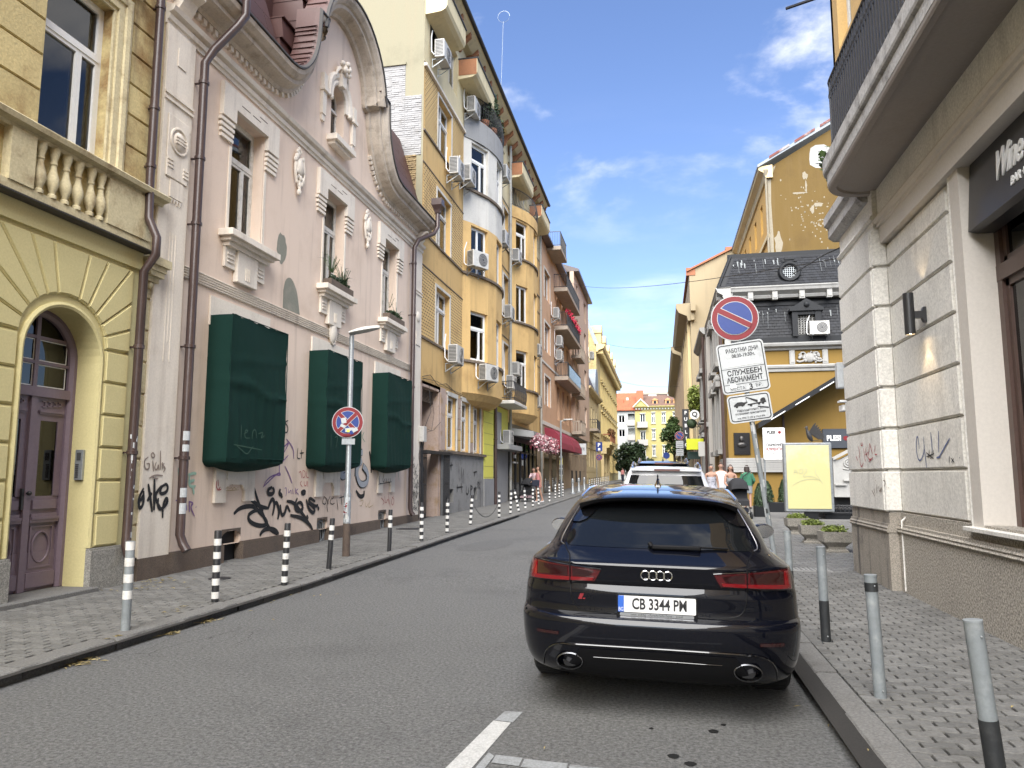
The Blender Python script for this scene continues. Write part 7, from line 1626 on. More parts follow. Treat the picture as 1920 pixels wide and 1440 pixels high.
for k in range(46):
 z = rs.uniform(.6, 2.2); a = rs.uniform(-3, .4); h = rs.uniform(.03, .12); w = rs.uniform(.25, .8); mm = rs.choice(['sign_white', 'ac', 'sign_white', 'black_ink', 'red_ink', 'post_grey']); r_ = .0665 if z < 1.03 else .0475
 if z + h > 1.13 and z < 1.25: continue
 st = MB(); st.loft([[(r_ * math.cos(a + w * i / 4), r_ * math.sin(a + w * i / 4), q) for i in range(5)] for q in (z, z + h)], False, False); obj('sticker', st, M[mm], po, fix=False)
text_obj('sticker_lettering', 'АТРЕ', .09, M['sign_white'], po, (-.03, -.068, .88), (R(90), R(90), 0), .001)
b = MB()
rows = []
for i in range(9):
 t = i / 8; x = -.04 + .56 * t; w = .05 + .10 * math.sin(math.pi * min(1, .25 + .75 * t)) ** .7 if i < 8 else .03; h = .05 + .03 * math.sin(math.pi * t)
 rows.append([(x, w * math.cos(a), 4.15 + .12 * t + (h * math.sin(a) if math.sin(a) > 0 else .35 * h * math.sin(a))) for a in [k * math.pi / 6 for k in range(12)]])
b.loft(rows, True, True, True); obj('lamp_head', b, M['ac'], sl)
b = MB(); b.tube([(0, 0, 4.05), (0, 0, 4.14), (.05, 0, 4.17)], .04, 10); obj('lamp_neck', b, M['galv'], sl)
o = disc_sign(sl, (-.02, -.075, 2.47), .29, True)
for k, (x, z, w, h, mm, a) in enumerate(((-.09, 2.50, .09, .10, 'sign_white', .2), (-.1, 2.40, .10, .05, 'sign_white', -.4), (.02, 2.33, .16, .07, 'sign_white', .1), (.05, 2.28, .09, .07, 'blue_ink', .3), (.12, 2.33, .10, .07, 'sign_white', .5), (-.03, 2.24, .14, .04, 'red_ink', 0), (.0, 2.31, .05, .05, 'lemon', 0))):
 b = MB(); c, s = math.cos(a), math.sin(a); b.face([(x + (u * c - v * s), -.104 - .0006 * k, z + (u * s + v * c)) for u, v in ((-w / 2, -h / 2), (w / 2, -h / 2), (w / 2, h / 2), (-w / 2, h / 2))]); obj('sticker', b, M[mm], o, fix=False)
b = MB(); b.box(-.12, .12, -.07, -.06, 2.06, 2.17); obj('plate', b, M['galv'], sl)
sl.location = (-5.68, 13.05, .09); sl.rotation_euler = (0, 0, R(14))
def post(x, y, h, label, r=.035):
 o = thing('sign_post', label, 'sign post', (x, y, .09 + gz(y))); b = MB(); z = .09 + gz(y); b.tube([(x, y, z), (x, y, z + h)], r, 8); obj('pole', b, M['galv'], o); return o
pp = post(-6.2, 74, 4.1, 'post with blue parking sign above a purple tinted no stopping sign')
b = MB(); b.box(-6.25, -5.62, 73.9, 73.94, 3.95, 4.85); pb = obj('parking_panel', b, M['blue_ink'], pp); text_obj('lettering', 'P', .5, M['white'], pb, (-5.95, 73.89, 4.55), (R(90), 0, 0), .003, bold=.02); b = MB(); b.box(-6.05, -5.82, 73.885, 73.9, 4.03, 4.25); obj('plate', b, M['white'], pb)
disc_sign(pp, (-5.95, 73.9, 3.35), .32, True)
pr_ = post(1.3, 50, 4.2, 'far kerb post with no parking sign and two grey panels')
disc_sign(pr_, (1.22, 49.9, 4.16), .29, False);
for z0, z1 in ((3.35, 3.83), (2.85, 3.3)):
 p_ = panel_sign(pr_, .98, 1.46, z0, z1, 49.94)
 for k in range(3): line(p_, 1.04, 1.40, z0 + .12 + .11 * k, 49.925, .03)
pr2 = post(.6, 84, 3.0, 'distant post with plain blue round sign by the far trees'); b = MB(); b.disc((.6, 83.9, 3.75), .36, 24, 1, .02); obj('round_sign', b, M['blue_ink'], pr2); b = MB(); b.box(.35, .85, 83.9, 83.93, 2.7, 3.3); obj('panel', b, M['sign_white'], pr2)
lp2 = thing('street_lamp', 'slim pale street lamp with bracket in front of burgundy awning', 'street lamp', (-5.65, 43, .4)); b = MB(); b.tube([(-5.65, 43, .35), (-5.65, 43, 4.75)], .05, 8); obj('pole', b, M['galv'], lp2); b = MB(); b.tube([(-5.65, 43, 4.7), (-5.3, 43, 4.78)], .03, 6); b.box(-5.5, -4.95, 42.9, 43.1, 4.76, 4.84, .02); obj('lamp_head', b, M['ac'], lp2)
# ---------------------------------------------------------------- right: advertising light case, planters, customer sign
lc = thing('light_case', 'pale yellow lit advertising case on dark leg with scratched face', 'advertising case', (4.5, 24.9, .24))
b = MB(); b.box(3.78, 5.22, 24.82, 25.06, .46, 2.6, .02); lo_ = obj('case', b, M['galv'], lc)
lm = mat('yellow_light_panel', (.46, .43, .22, 1), .25, c2=(.44, .44, .38, 1), stain=.8, ss=.7, fine=.02, emit=0); lb = lm.node_tree.nodes['Principled BSDF']; lb.inputs['Emission Color'].default_value = (.85, .78, .36, 1); lb.inputs['Emission Strength'].default_value = .02
b = MB(); b.box(3.86, 5.14, 24.80, 24.822, .55, 2.52, .008); fc = obj('face', b, lm, lo_)
b = MB(); b.box(4.35, 4.75, 24.86, 25.02, .2, .48); obj('leg', b, M['slate_edge'], lc)
sc = MB(FN(24.80))
for st in ([(4.06, 1.6), (4.12, 1.82), (4.18, 1.62)], [(4.08, 1.68), (4.17, 1.7)], [(4.22, 1.68), (4.3, 1.83), (4.36, 1.7), (4.26, 1.62), (4.22, 1.7)], [(4.4, 1.78), (4.45, 1.8), (4.46, 1.72), (4.3, 1.52), (4.5, 1.56), (4.7, 1.53), (4.78, 1.45)], [(4.02, 1.28), (4.3, 1.44), (4.6, 1.48), (4.85, 1.44)], [(4.72, 1.8), (4.7, 1.65), (4.78, 1.55), (4.92, 1.3)]): sc.ribbon(chaikin(st, 2), .012, .008)
obj('scratches', sc, mat('scratch', (.34, .36, .25, 1), .6, fine=0), fc, fix=False)
M['conc_pot'] = mat('pebbledash_concrete', (.27, .25, .215, 1), .9, c2=(.17, .16, .14, 1), stain=.7, ss=3, fine=.5, fs=70, bump=.5, bs=80)
for i, (x, y, rz, lab) in enumerate(((3.22, 15.45, .05, 'nearest concrete planter with low bright green plants'), (3.14, 17.15, -.04, 'middle concrete planter with low bright green plants'), (3.2, 19.4, .03, 'farthest concrete planter with low bright green plants'))):
 t = thing('planter', lab, 'planter', (0, 0, 0), 'concrete planters beside the stone building')
 b = MB(); pl = lambda s, q=0: [(-s, -s * .92), (s, -s * .92), (s, s * .92), (-s, s * .92)]
 b.loft([[(x_, y_, z) for x_, y_ in pl(s)] for s, z in ((.2, 0), (.2, .03), (.16, .06), (.155, .10), (.25, .19), (.265, .38), (.225, .38), (.21, .31))]); obj('pot', b, M['conc_pot'], t)
 obj('soil', MB().box(-.21, .21, -.19, .19, .28, .325), M['earth'], t)
 f = bush_mesh((0, 0, .40), .27, .25, .115, 700, .032, None, i + 20); obj('foliage', f, M['leaf_bright'], t, fix=False)
 t.location = (x, y, .09 + gz(y)); t.rotation_euler = (0, 0, rz)
def conifer(x, y, z, h, r, lab, w=.36, box=True):
 t = thing('clipped_evergreen', lab, 'shrub', (x, y, z), 'dark evergreens in black boxes')
 if box: b = MB(); b.box(x - w / 2, x + w / 2, y - w / 2, y + w / 2, z, z + .36, .01); obj('pot', b, M['slate_edge'], t)
 m = MB(); r_ = random.Random(int(x * 100))
 for _ in range(1500):
  q = r_.random() ** .8; rad = r * (1 - q * .55) * (.5 + .5 * r_.random()) * (1.12 if q < .7 else 1.1 - (q - .7) * 2.4); a = r_.uniform(0, 6.28); c = Vector((x + rad * math.cos(a), y + rad * math.sin(a), z + .34 + q * h)); u = Vector((r_.gauss(0, .5), r_.gauss(0, .5), 1)).normalized() * .045; v = u.cross(Vector((math.cos(a), math.sin(a), r_.gauss(0, .4)))).normalized() * .022
  m.face([tuple(c - u), tuple(c + v), tuple(c + u), tuple(c - v)])
 obj('foliage', m, M['leaf_dark'], t, fix=False)
conifer(3.14, 25.95, .24, .72, .2, 'dark conical evergreen in black box beside the leaning sign pole')
conifer(3.78, 28.8, .27, .75, .24, 'dark evergreen left of the lit advertising case, in long trough', box=False); conifer(4.35, 28.9, .27, .8, .22, 'dark evergreen partly hidden by the lit advertising case', box=False)
b = MB(); b.box(3.5, 5.2, 28.6, 29.1, .25, .62, .02); o = obj('trough', b, M['slate_edge']); tag(o, 'long black trough under two dark evergreens', 'trough')
cs = thing('customer_sign', 'white customer parking sign with arrow and red dot on post', 'sign', (3.44, 26.6, .25))
b = MB(); b.tube([(3.44, 26.62, .2), (3.44, 26.62, 3.2)], .03, 8); obj('pole', b, M['galv'], cs)
b = MB(); b.prism(rrect(3.41, 4.12, 2.12, 3.19, .04), 26.52, 26.58, 1); pn = obj('panel', b, M['white'], cs)
yy = 26.517
sign_text(pn, 'PLESI', 3.68, yy, 3.03, .14, sx=.9, bold=.007); b = MB(); b.disc((3.95, yy - .002, 3.03), .052, 16, 1, .003); obj('red_dot', b, M['red_ink'], pn)
ar = MB(); A = [(3.5, 2.88), (3.86, 2.88), (3.86, 2.93), (4.0, 2.83), (3.86, 2.73), (3.86, 2.78), (3.5, 2.78)]
for p, q in zip(A, A[1:] + A[:1]):
 p, q = Vector(p), Vector(q); d = (q - p).normalized(); n = Vector((-d.y, d.x)) * .006; ar.face([(p.x + n.x, yy - .001, p.y + n.y), (q.x + n.x, yy - .001, q.y + n.y), (q.x - n.x, yy - .001, q.y - n.y), (p.x - n.x, yy - .001, p.y - n.y)])
obj('arrow', ar, M['black_ink'], pn, fix=False)
sign_text(pn, 'ПАРКИНГ', 3.765, yy, 2.60, .125, sx=.86, bold=.006); sign_text(pn, 'КЛИЕНТИ', 3.765, yy, 2.46, .125, 'red_ink', sx=.86, bold=.006); sign_text(pn, 'ул. Екзарх Йосиф', 3.76, yy, 2.32, .065); sign_text(pn, 'вход от паркинга', 3.76, yy, 2.23, .06)
def projsign(name, x0, x1, y, z0, z1, m, label, txt=None, tm='white', size=.2, vert=False):
 t = thing(name, label, 'sign', (x1, y, z0)); b = MB(); b.box(x0, x1, y, y + .08, z0, z1, .01); o = obj('panel', b, m, t)
 b = MB(); b.box(x1, x1 + .6, y + .02, y + .06, (z0 + z1) / 2 + .1, (z0 + z1) / 2 + .15); obj('arm', b, M['iron'], t)
 if txt:
  if vert:
   for i, ch_ in enumerate(txt): text_obj('lettering', ch_, size, M[tm], o, ((x0 + x1) / 2, y - .004, z1 - (z1 - z0) * (i + .6) / (len(txt) + .2)), (R(90), 0, 0), .002, bold=.01)
  else: text_obj('lettering', txt, size, M[tm], o, ((x0 + x1) / 2, y - .004, (z0 + z1) / 2), (R(90), 0, 0), .002, bold=.01)
projsign('yellow_sign', 1.49, 2.62, 45, 3.08, 3.72, mat('acid_yellow', (.62, .66, .02, 1), .5, fine=.02), 'blank acid yellow projecting sign above the pavement'); projsign('green_sign', 1.56, 2.3, 46, 2.55, 3.0, mat('dark_green_sign', (.015, .04, .035, 1), .5), 'dark green sign box under the acid yellow sign')
projsign('vertical_sign', 1.44, 1.86, 50, 3.3, 5.9, M['sign_black'], 'black vertical projecting sign with white letters', 'PUBLIC', 'white', .3, True)
qs = thing('round_sign', 'white round projecting sign with dark letter Q', 'sign', (2.3, 49, 5.3)); b = MB(); b.disc((2.18, 49, 5.45), .3, 28, 1, .12); o = obj('disc', b, M['white'], qs); text_obj('lettering', 'Q', .42, M['black_ink'], o, (2.18, 48.995, 5.46), (R(90), 0, 0), .003, bold=.012); b = MB(); b.ball((2.0, 49.4, 4.9), .32, 10, 7); obj('wreath', b, M['leaf_dark'], qs); b = MB(); b.tube([(2.18, 49.06, 5.1), (2.5, 49.06, 4.6), (2.6, 49.06, 4.4)], .03, 5); obj('arm', b, M['iron'], qs)
b = MB(); b.box(2.0, 2.5, 41.7, 41.9, 2.6, 3.4, .02); o = obj('meter_box', b, M['ac']); tag(o, 'grey meter box on pole at corner of the mansard house', 'meter box')
for k, (y, lab) in enumerate(((41.55, 'dark rain pipe at the grey house corner'), (32.7, 'dark rain pipe at the mansard house corner'))):
 b = MB(); b.tube([(2.62 if k else 2.4, y, z) for z in (.3, 3, 9.1)], .07, 8); o = obj('rain_pipe', b, M['pipe']); tag(o, lab, 'downpipe')
def wire(p, q, sag, r, lab):
 p, q = Vector(p), Vector(q); b = MB(); b.tube([p.lerp(q, t / 24) - Vector((0, 0, sag * 4 * (t / 24) * (1 - t / 24))) for t in range(25)], r, 4); o = obj('overhead_wire', b, M['cable']); tag(o, lab, 'wire', 'overhead wires across the street')
wire((-7.3, 61.0, 17.7), (3.0, 12.7, 5.12), .5, .011, 'long wire crossing from the salmon house to the stone building')
wire((-7.4, 95, 18.6), (2.4, 78, 14.8), .5, .02, 'thin upper wire strung high between the far ornate and cream houses')
wire((-7.4, 118, 16.8), (2.4, 92, 12.3), .5, .02, 'thin lower wire strung between the far ornate and cream houses')
b = MB(); b.tube([(2.4, 13.2, 9.9), (2.95, 12.7, 9.75)], .03, 6); o = obj('bracket_arm', b, M['iron']); tag(o, 'short dark bracket at the top corner of stone building', 'bracket')
# ---------------------------------------------------------------- cars
def paint(name, col, metal=0.0, rough=.25):
 m = bpy.data.materials.new(name); m.use_nodes = True; b = m.node_tree.nodes['Principled BSDF']
 b.inputs['Base Color'].default_value = col; b.inputs['Metallic'].default_value = metal; b.inputs['Roughness'].default_value = rough; b.inputs['Coat Weight'].default_value = .85; b.inputs['Coat Roughness'].default_value = .012; b.inputs['Coat IOR'].default_value = 1.5; b.inputs['Specular IOR Level'].default_value = .08
 M[name] = m; return m
paint('black_car_paint', (.0025, .003, .006, 1)); paint('white_car_paint', (.70, .71, .73, 1), 0, .35); paint('dark_car_paint', (.012, .015, .02, 1))
M['car_glass'] = paint('car_glass', (.006, .007, .008, 1), 0, .02)
M['chrome'] = mat('chrome', (.75, .76, .78, 1), .12, metal=1, fine=0); M['alu'] = mat('satin_aluminium', (.62, .63, .65, 1), .3, metal=1, fine=0)
M['plastic'] = mat('black_trim', (.005, .005, .006, 1), .55, spec=.2, fine=0); M['gloss_black'] = mat('gloss_black', (.004, .004, .005, 1), .08, coat=1, fine=0)
M['lamp_red'] = mat('tail_lamp_red', (.20, .004, .007, 1), .15, coat=1, fine=0); M['lamp_dark'] = mat('tail_lamp_smoked', (.075, .003, .005, 1), .12, coat=1, fine=0); M['lamp_deep'] = mat('tail_lamp_deep', (.02, .0015, .002, 1), .12, coat=1, fine=0)
M['plate_white'] = mat('number_plate_white', (.72, .72, .71, 1), .4, fine=0)
def pchip(xs, ys):
 n = len(xs); h = [xs[i + 1] - xs[i] for i in range(n - 1)]; d = [(ys[i + 1] - ys[i]) / h[i] for i in range(n - 1)]; m = [d[0]] + [0] * (n - 2) + [d[-1]]
 for i in range(1, n - 1):
  if d[i - 1] * d[i] > 0: w1, w2 = 2 * h[i] + h[i - 1], h[i] + 2 * h[i - 1]; m[i] = (w1 + w2) / (w1 / d[i - 1] + w2 / d[i])
 def f(x):
  if x <= xs[0]: return ys[0]
  if x >= xs[-1]: return ys[-1]
  i = max(k for k in range(n - 1) if xs[k] <= x); t = (x - xs[i]) / h[i]
  return (2 * t ** 3 - 3 * t ** 2 + 1) * ys[i] + (t ** 3 - 2 * t ** 2 + t) * h[i] * m[i] + (-2 * t ** 3 + 3 * t ** 2) * ys[i + 1] + (t ** 3 - t ** 2) * h[i] * m[i + 1]
 return f
class Car:
 """body as a stack of plan contours; the rear of the car is at y = 0, it points to +y"""
 def __init__(s, rows, wheels, wr, flare=.02, fz=(.3, .8)):
  z = [r[0] for r in rows]; s.rows = rows; s.W, s.Y0, s.DR, s.NR, s.Y1, s.DF = [pchip(z, [r[i] for r in rows]) for i in range(1, 7)]; s.wheels = wheels; s.wr = wr; s.fl = flare; s.fz = fz
  zs = []
  for a, b in zip(z[:-1], z[1:]):
   k = max(1, int((b - a) / .022)); zs += [a + (b - a) * i / k for i in range(k)]
  s.zs = zs + [z[-1]]
 def bump(s, y, z):
  a, b = s.fz; w = max(0, math.sin(math.pi * (z - a + .25) / (b - a + .35))) if a - .25 < z < b + .1 else 0
  return s.fl * w * sum(math.exp(-((y - c) / .42) ** 2) for c in s.wheels)
 def rear_y(s, x, z):
  W, n = s.W(z), s.NR(z); q = min(.9995, abs(x) / W); return s.Y0(z) + s.DR(z) * (1 - (1 - q ** n) ** (1 / n))
 def contour(s, z):
  W, y0, D, n, y1, F = s.W(z), s.Y0(z), s.DR(z), s.NR(z), s.Y1(z), s.DF(z); half = []
  for i in range(17): t = math.pi / 2 * i / 16; half.append((W * math.sin(t) ** (2 / n), y0 + D - D * math.cos(t) ** (2 / n)))
  a, b = y0 + D, y1 - F
  for i in range(1, 24): half.append((W, a + (b - a) * i / 24))
  for i in range(16, -1, -1): t = math.pi / 2 * i / 16; half.append((W * math.sin(t) ** (2 / 2.6), y1 - F + F * math.cos(t) ** (2 / 2.6)))
  half = [(x + (s.bump(y, z) if x > W * .8 else 0), y) for x, y in half]
  return half + [(-x, y) for x, y in half[-2:0:-1]]
 def body(s, parent, m):
  b = MB(); b.loft([[(x, y, z) for x, y in s.contour(z)] for z in s.zs], True, True, True); o = obj('body', b, m, parent)
  c = MB()
  for y in s.wheels:
   for sx in (-1, 1): c.disc((sx * .98 if sx > 0 else -1.2, y, s.wr + .0), s.wr + .045, 32, 0, .0) if False else None
   for x0, x1 in ((.62, 1.2), (-1.2, -.62)): c.prism([(y + (s.wr + .05) * math.cos(t), s.wr + (s.wr + .05) * math.sin(t)) for t in [2 * math.pi * k / 36 for k in range(36)]], x0, x1, 0)
  cut = obj('wheel_cut', c, m)
  md = o.modifiers.new('cut', 'BOOLEAN'); md.operation = 'DIFFERENCE'; md.object = cut; md.solver = 'EXACT'
  dg = bpy.context.evaluated_depsgraph_get(); me = bpy.data.meshes.new_from_object(o.evaluated_get(dg)); o.modifiers.clear(); o.data = me; bpy.data.objects.remove(cut)
  return o
 def patch(s, name, poly_fn, nu, nv, off, m, parent, thick=.006):
  """patch on the rear: poly_fn(u, v) -> (x, z); lies `off` proud of the body"""
  b = MB(); rows = []
  P = [[poly_fn(i / nu, j / nv) for i in range(nu + 1)] for j in range(nv + 1)]
  A = [[b.pt((x, s.rear_y(x, z) - off, z)) for x, z in r] for r in P]; B = [[b.pt((x, s.rear_y(x, z) - off + thick + .01, z)) for x, z in r] for r in P]
  b.rings(A, False, True)
  rim = lambda G: [G[0][i] for i in range(nu + 1)] + [G[j][nu] for j in range(1, nv + 1)] + [G[nv][i] for i in range(nu - 1, -1, -1)] + [G[j][0] for j in range(nv - 1, 0, -1)]
  b.rings([rim(A), rim(B)])
  return obj(name, b, m, parent)
 def side_patch(s, name, sx, f, nu, nv, off, m, parent):
  """patch on the flank: f(u, v) -> (y, z)"""
  b = MB(); A = []
  for j in range(nv + 1):
   r = []
   for i in range(nu + 1):
    y, z = f(i / nu, j / nv); r.append(b.pt((sx * (s.W(z) + s.bump(y, z) + off), y, z)))
   A.append(r)
  b.rings(A, False, True); return obj(name, b, m, parent)
 def front_patch(s, name, f, nu, nv, off, m, parent):
  b = MB(); A = []
  for j in range(nv + 1):
   r = []
   for i in range(nu + 1):
    x, z = f(i / nu, j / nv); W, F = s.W(z), s.DF(z); q = min(.999, abs(x) / W); r.append(b.pt((x, s.Y1(z) - F * (1 - (1 - q ** 2.6) ** (1 / 2.6)) + off, z)))
   A.append(r)
  b.rings(A, False, True); return obj(name, b, m, parent)
 def seam(s, pts, r, m, parent, name='panel_gap', off=.0):
  b = MB(); b.tube([(x, s.rear_y(x, z) - off, z) for x, z in chaikin(pts, 2)], r, 5); return obj(name, b, m, parent)
def add_wheels(c, root, tw=.28, hw=.955):
 for y in c.wheels:
  for sx in (-1, 1):
   t = MB(); r = c.wr; w = tw; x1 = sx * hw; prof = [(r * .62, 0), (r * .9, .004), (r * .985, .03), (r, .06), (r, w - .06), (r * .985, w - .03), (r * .9, w - .004), (r * .62, w)]
   t.loft([[(x1 - sx * d, y + q * math.cos(a), r + q * math.sin(a)) for q, d in prof] for a in [2 * math.pi * k / 40 for k in range(41)]], False, False, True)
   wo = obj('wheel', t, M['rubber'], root)
   g = MB()
   for k in range(44):
    a = 2 * math.pi * k / 44
    g.loft([[(x1 - sx * d, y + (r + e) * math.cos(a + q + d), r + (r + e) * math.sin(a + q + d)) for q in (0, .05) for e in (0,)] + [(x1 - sx * d, y + (r + .004) * math.cos(a + .05 + d), r + (r + .004) * math.sin(a + .05 + d)), (x1 - sx * d, y + (r + .004) * math.cos(a + d), r + (r + .004) * math.sin(a + d))] for d in (.04, w - .04)])
   obj('tread', g, M['rubber'], wo)
   rim = MB(); rim.loft([[(x1 - sx * d, y + q * math.cos(a), r + q * math.sin(a)) for q, d in ((r * .63, .0), (r * .66, .02), (r * .64, .2), (r * .3, .12), (.02, .12))] for a in [2 * math.pi * k / 32 for k in range(33)]], False, False, True)
   for k in range(10): a = 2 * math.pi * k / 10; rim.tube([(x1 - sx * .03, y + .05 * math.cos(a), r + .05 * math.sin(a)), (x1 - sx * .012, y + r * .63 * math.cos(a), r + r * .63 * math.sin(a))], .017, 5)
   obj('rim', rim, M['alu'], wo)
def mirrors(root, y, z, x, m):
 for sx in (-1, 1):
  b = MB(); rows = []
  for i in range(9):
   t = i / 8; h = .075 * math.sqrt(max(.02, 1 - (2 * t - .9) ** 2 * .8)); d = .07 * math.sqrt(max(.05, 1 - (2 * t - .9) ** 2 * .8)); xx = sx * (x + .02 + .21 * t); rows.append([(xx, y + .02 + d * math.cos(a), z + .012 * t + h * math.sin(a)) for a in [k * math.pi / 7 for k in range(14)]])
  b.loft(rows, True, True, True); b.tube([(sx * (x - .06), y, z - .08), (sx * (x + .08), y, z - .05)], .025, 6); o = obj('mirror', b, m, root)
  g = MB(); g.loft([[(sx * (x + .13 + .09 * math.cos(a)), y - .055 - q, z + .008 + .06 * math.sin(a)) for a in [k * math.pi / 8 for k in range(16)]] for q in (0, .004)]); obj('mirror_glass', g, M['chrome'], o)
AR = [(.17, .78, .42, .5, 3.2, 4.6, .7), (.22, .86, .22, .5, 3.4, 4.85, .8), (.30, .92, .09, .5, 3.6, 4.94, .8), (.42, .955, .03, .52, 3.6, 4.97, .8), (.54, .965, .0, .52, 3.6, 4.98, .8), (.615, .968, -.004, .52, 3.6, 4.96, .8), (.64, .966, .012, .52, 3.6, 4.95, .8),
 (.652, .965, .045, .50, 3.6, 4.94, .8), (.662, .964, .075, .49, 3.6, 4.93, .8), (.70, .962, .082, .49, 3.6, 4.90, .8), (.80, .955, .075, .49, 3.5, 4.78, .8), (.845, .95, .09, .49, 3.4, 4.68, .8), (.865, .947, .078, .49, 3.4, 4.62, .8), (.94, .93, .062, .48, 3.2, 4.35, .8),
 (.978, .915, .052, .47, 3.1, 4.05, .75), (.992, .905, .060, .46, 3.1, 3.95, .7), (1.005, .89, .085, .45, 3.0, 3.85, .7), (1.045, .835, .15, .42, 3.0, 3.66, .6), (1.07, .80, .185, .40, 3.0, 3.60, .55), (1.20, .735, .33, .36, 3.0, 3.30, .5), (1.33, .66, .49, .34, 3.0, 2.98, .45), (1.40, .61, .60, .34, 2.9, 2.76, .45), (1.445, .57, .72, .40, 2.7, 2.56, .45), (1.478, .50, .95, .42, 2.5, 2.3, .45), (1.497, .40, 1.25, .4, 2.4, 2.0, .4), (1.505, .25, 1.45, .3, 2.2, 1.8, .3)]
car = thing('parked_car', 'black estate car parked nearest with its rear to us and white plate', 'car', (0, 0, 0))
A = Car(AR, (1.10, 4.02), .345)
A.body(car, M['black_car_paint']); add_wheels(A, car, .29, .975); mirrors(car, 2.75, 1.05, .90, M['gloss_black'])
L = lambda a, b, t: a + (b - a) * t
def gwin(u, v):
 z = L(1.085, 1.375, v); w = L(.665, .515, v); k = .06
 if v < .12: w -= k * (1 - v / .12) ** 2 * .6
 return (L(-w, w, u), z)
rw = A.patch('rear_window', gwin, 36, 18, .004, M['car_glass'], car)
for sx in (-1, 1):
 A.side_patch('side_window', sx, lambda u, v: (L(A.Y0(L(1.06, 1.36, v)) + .42, A.Y1(L(1.06, 1.36, v)) - .5, u), L(1.06, 1.36, v)), 20, 8, .004, M['car_glass'], car)
 b = MB(); b.tube([(sx * (A.W(z) + .004), y, z) for y, z in ((.62, 1.05), (1.4, 1.055), (2.4, 1.055), (3.1, 1.05))], .008, 5); b.tube([(sx * (A.W(1.375) + .004), y, 1.375) for y in (.95, 1.6, 2.3)], .008, 5); obj('window_trim', b, M['alu'], car)
 b = MB(); pr = [(.80, 1.405, .595), (1.0, 1.435, .58), (1.2, 1.458, .57), (1.7, 1.468, .565), (2.3, 1.458, .565), (2.55, 1.43, .575), (2.7, 1.41, .585)]; b.tube([(sx * x, y, z) for y, z, x in pr], [.012, .017, .019, .019, .019, .017, .012], 8); obj('roof_rail', b, M['chrome'], car)
 for y in (1.55, 2.6): b = MB(); b.box(sx * (A.W(.88) + .004) - .012, sx * (A.W(.88) + .004) + .02, y, y + .2, .86, .885, .006); obj('door_handle', b, M['black_car_paint'], car)
A.front_patch('windscreen', lambda u, v: (L(-1, 1, u) * A.W(L(1.06, 1.38, v)) * .86, L(1.06, 1.38, v)), 16, 8, .004, M['car_glass'], car)
def sp_row(x, top=True):
 q = (abs(x) / .575); dz = -.045 * q ** 4 - .012 * q * q; dy = .10 * q ** 3
 return [(x, .80 + dy * .5, 1.466 + dz), (x, .60 + dy, 1.452 + dz), (x, .42 + dy, 1.432 + dz), (x, .395 + dy, 1.422 + dz)], [(x, .395 + dy, 1.422 + dz), (x, .41 + dy, 1.408 + dz - .02 * q ** 4), (x, .62 + dy, 1.372 + dz), (x, .85, 1.40 + dz)]
xs = [-.575 + 1.15 * i / 24 for i in range(25)]
b = MB(); b.loft([sp_row(x)[0] for x in xs], False, False, True); so = obj('spoiler', b, M['black_car_paint'], car)
b = MB(); b.loft([sp_row(x)[1] for x in xs], False, False, True); obj('spoiler_underside', b, M['plastic'], so)
for sx in (-1, 1):
 A.patch('window_fin', lambda u, v: (sx * (L(L(.63, .515, v), L(.57, .39, v ** .6), u)), L(1.24, 1.40, v)), 5, 8, .022, M['gloss_black'], car, .02)
A.patch('window_header', lambda u, v: (L(-.5, .5, u), L(1.345, 1.405, v)), 20, 3, .012, M['gloss_black'], car, .01)
b = MB(); b.loft([[(x * w, y, z) for x, y, z in ((-1, y0, 1.49), (1, y0, 1.49))] + [(w * .3, y0 + .01, 1.49 + h), (-w * .3, y0 + .01, 1.49 + h)] for y0, w, h in ((1.15, .02, .02), (1.2, .03, .05), (1.25, .03, .065), (1.34, .022, .02), (1.4, .008, .006))]); b.tube([(0, 1.17, 1.53), (0, 1.12, 1.585)], .006, 5); obj('roof_aerial', b, M['gloss_black'], car)
for sx in (-1, 1):
 tl = A.patch('tail_light', lambda u, v: (sx * L(L(.42, .375, v), L(.905, .895, v), u), L(L(.868, .852, u), L(.945, .985, u ** .8), v)), 30, 6, .010, M['lamp_dark'], car, .01)
 A.patch('light_band', lambda u, v: (sx * L(L(.435, .425, v), L(.893, .888, v), u), L(L(.872, .858, u), L(.892, .884, u), v)), 24, 2, .0145, M['lamp_red'], tl, .002)
 A.patch('light_band', lambda u, v: (sx * L(L(.845, .845, v), L(.888, .882, v), u), L(.885, .972, v)), 4, 5, .0145, M['lamp_red'], tl, .002)
 A.patch('lamp_core', lambda u, v: (sx * L(L(.455, .43, v), .575, u), L(.90, L(.935, .952, u), v)), 12, 4, .0140, M['lamp_deep'], tl, .002)
 A.patch('lamp_core', lambda u, v: (sx * L(.61, .835, u), L(.898, L(.955, .97, u), v)), 12, 4, .0140, M['lamp_deep'], tl, .002)
 A.patch('lamp_gap', lambda u, v: (sx * L(.588, .596, u), L(.845, .99, v)), 1, 5, .0160, M['plastic'], tl, .004)
 A.seam([(sx * .372, .95), (sx * .42, .955), (sx * .6, .968), (sx * .8, .985), (sx * .89, .99)], .004, M['gloss_black'], tl, 'lamp_edge', .012)
 A.seam([(sx * .665, 1.10), (sx * .64, 1.06), (sx * .605, 1.03), (sx * .595, .99), (sx * .59, .85), (sx * .585, .76), (sx * .56, .70), (sx * .50, .672), (sx * .3, .665), (0, .663)], .0042, M['plastic'], car)
 A.seam([(sx * .66, 1.085), (sx * .70, 1.10), (sx * .66, 1.2), (sx * .58, 1.36)], .004, M['alu'], car, 'window_edge')
b = MB()
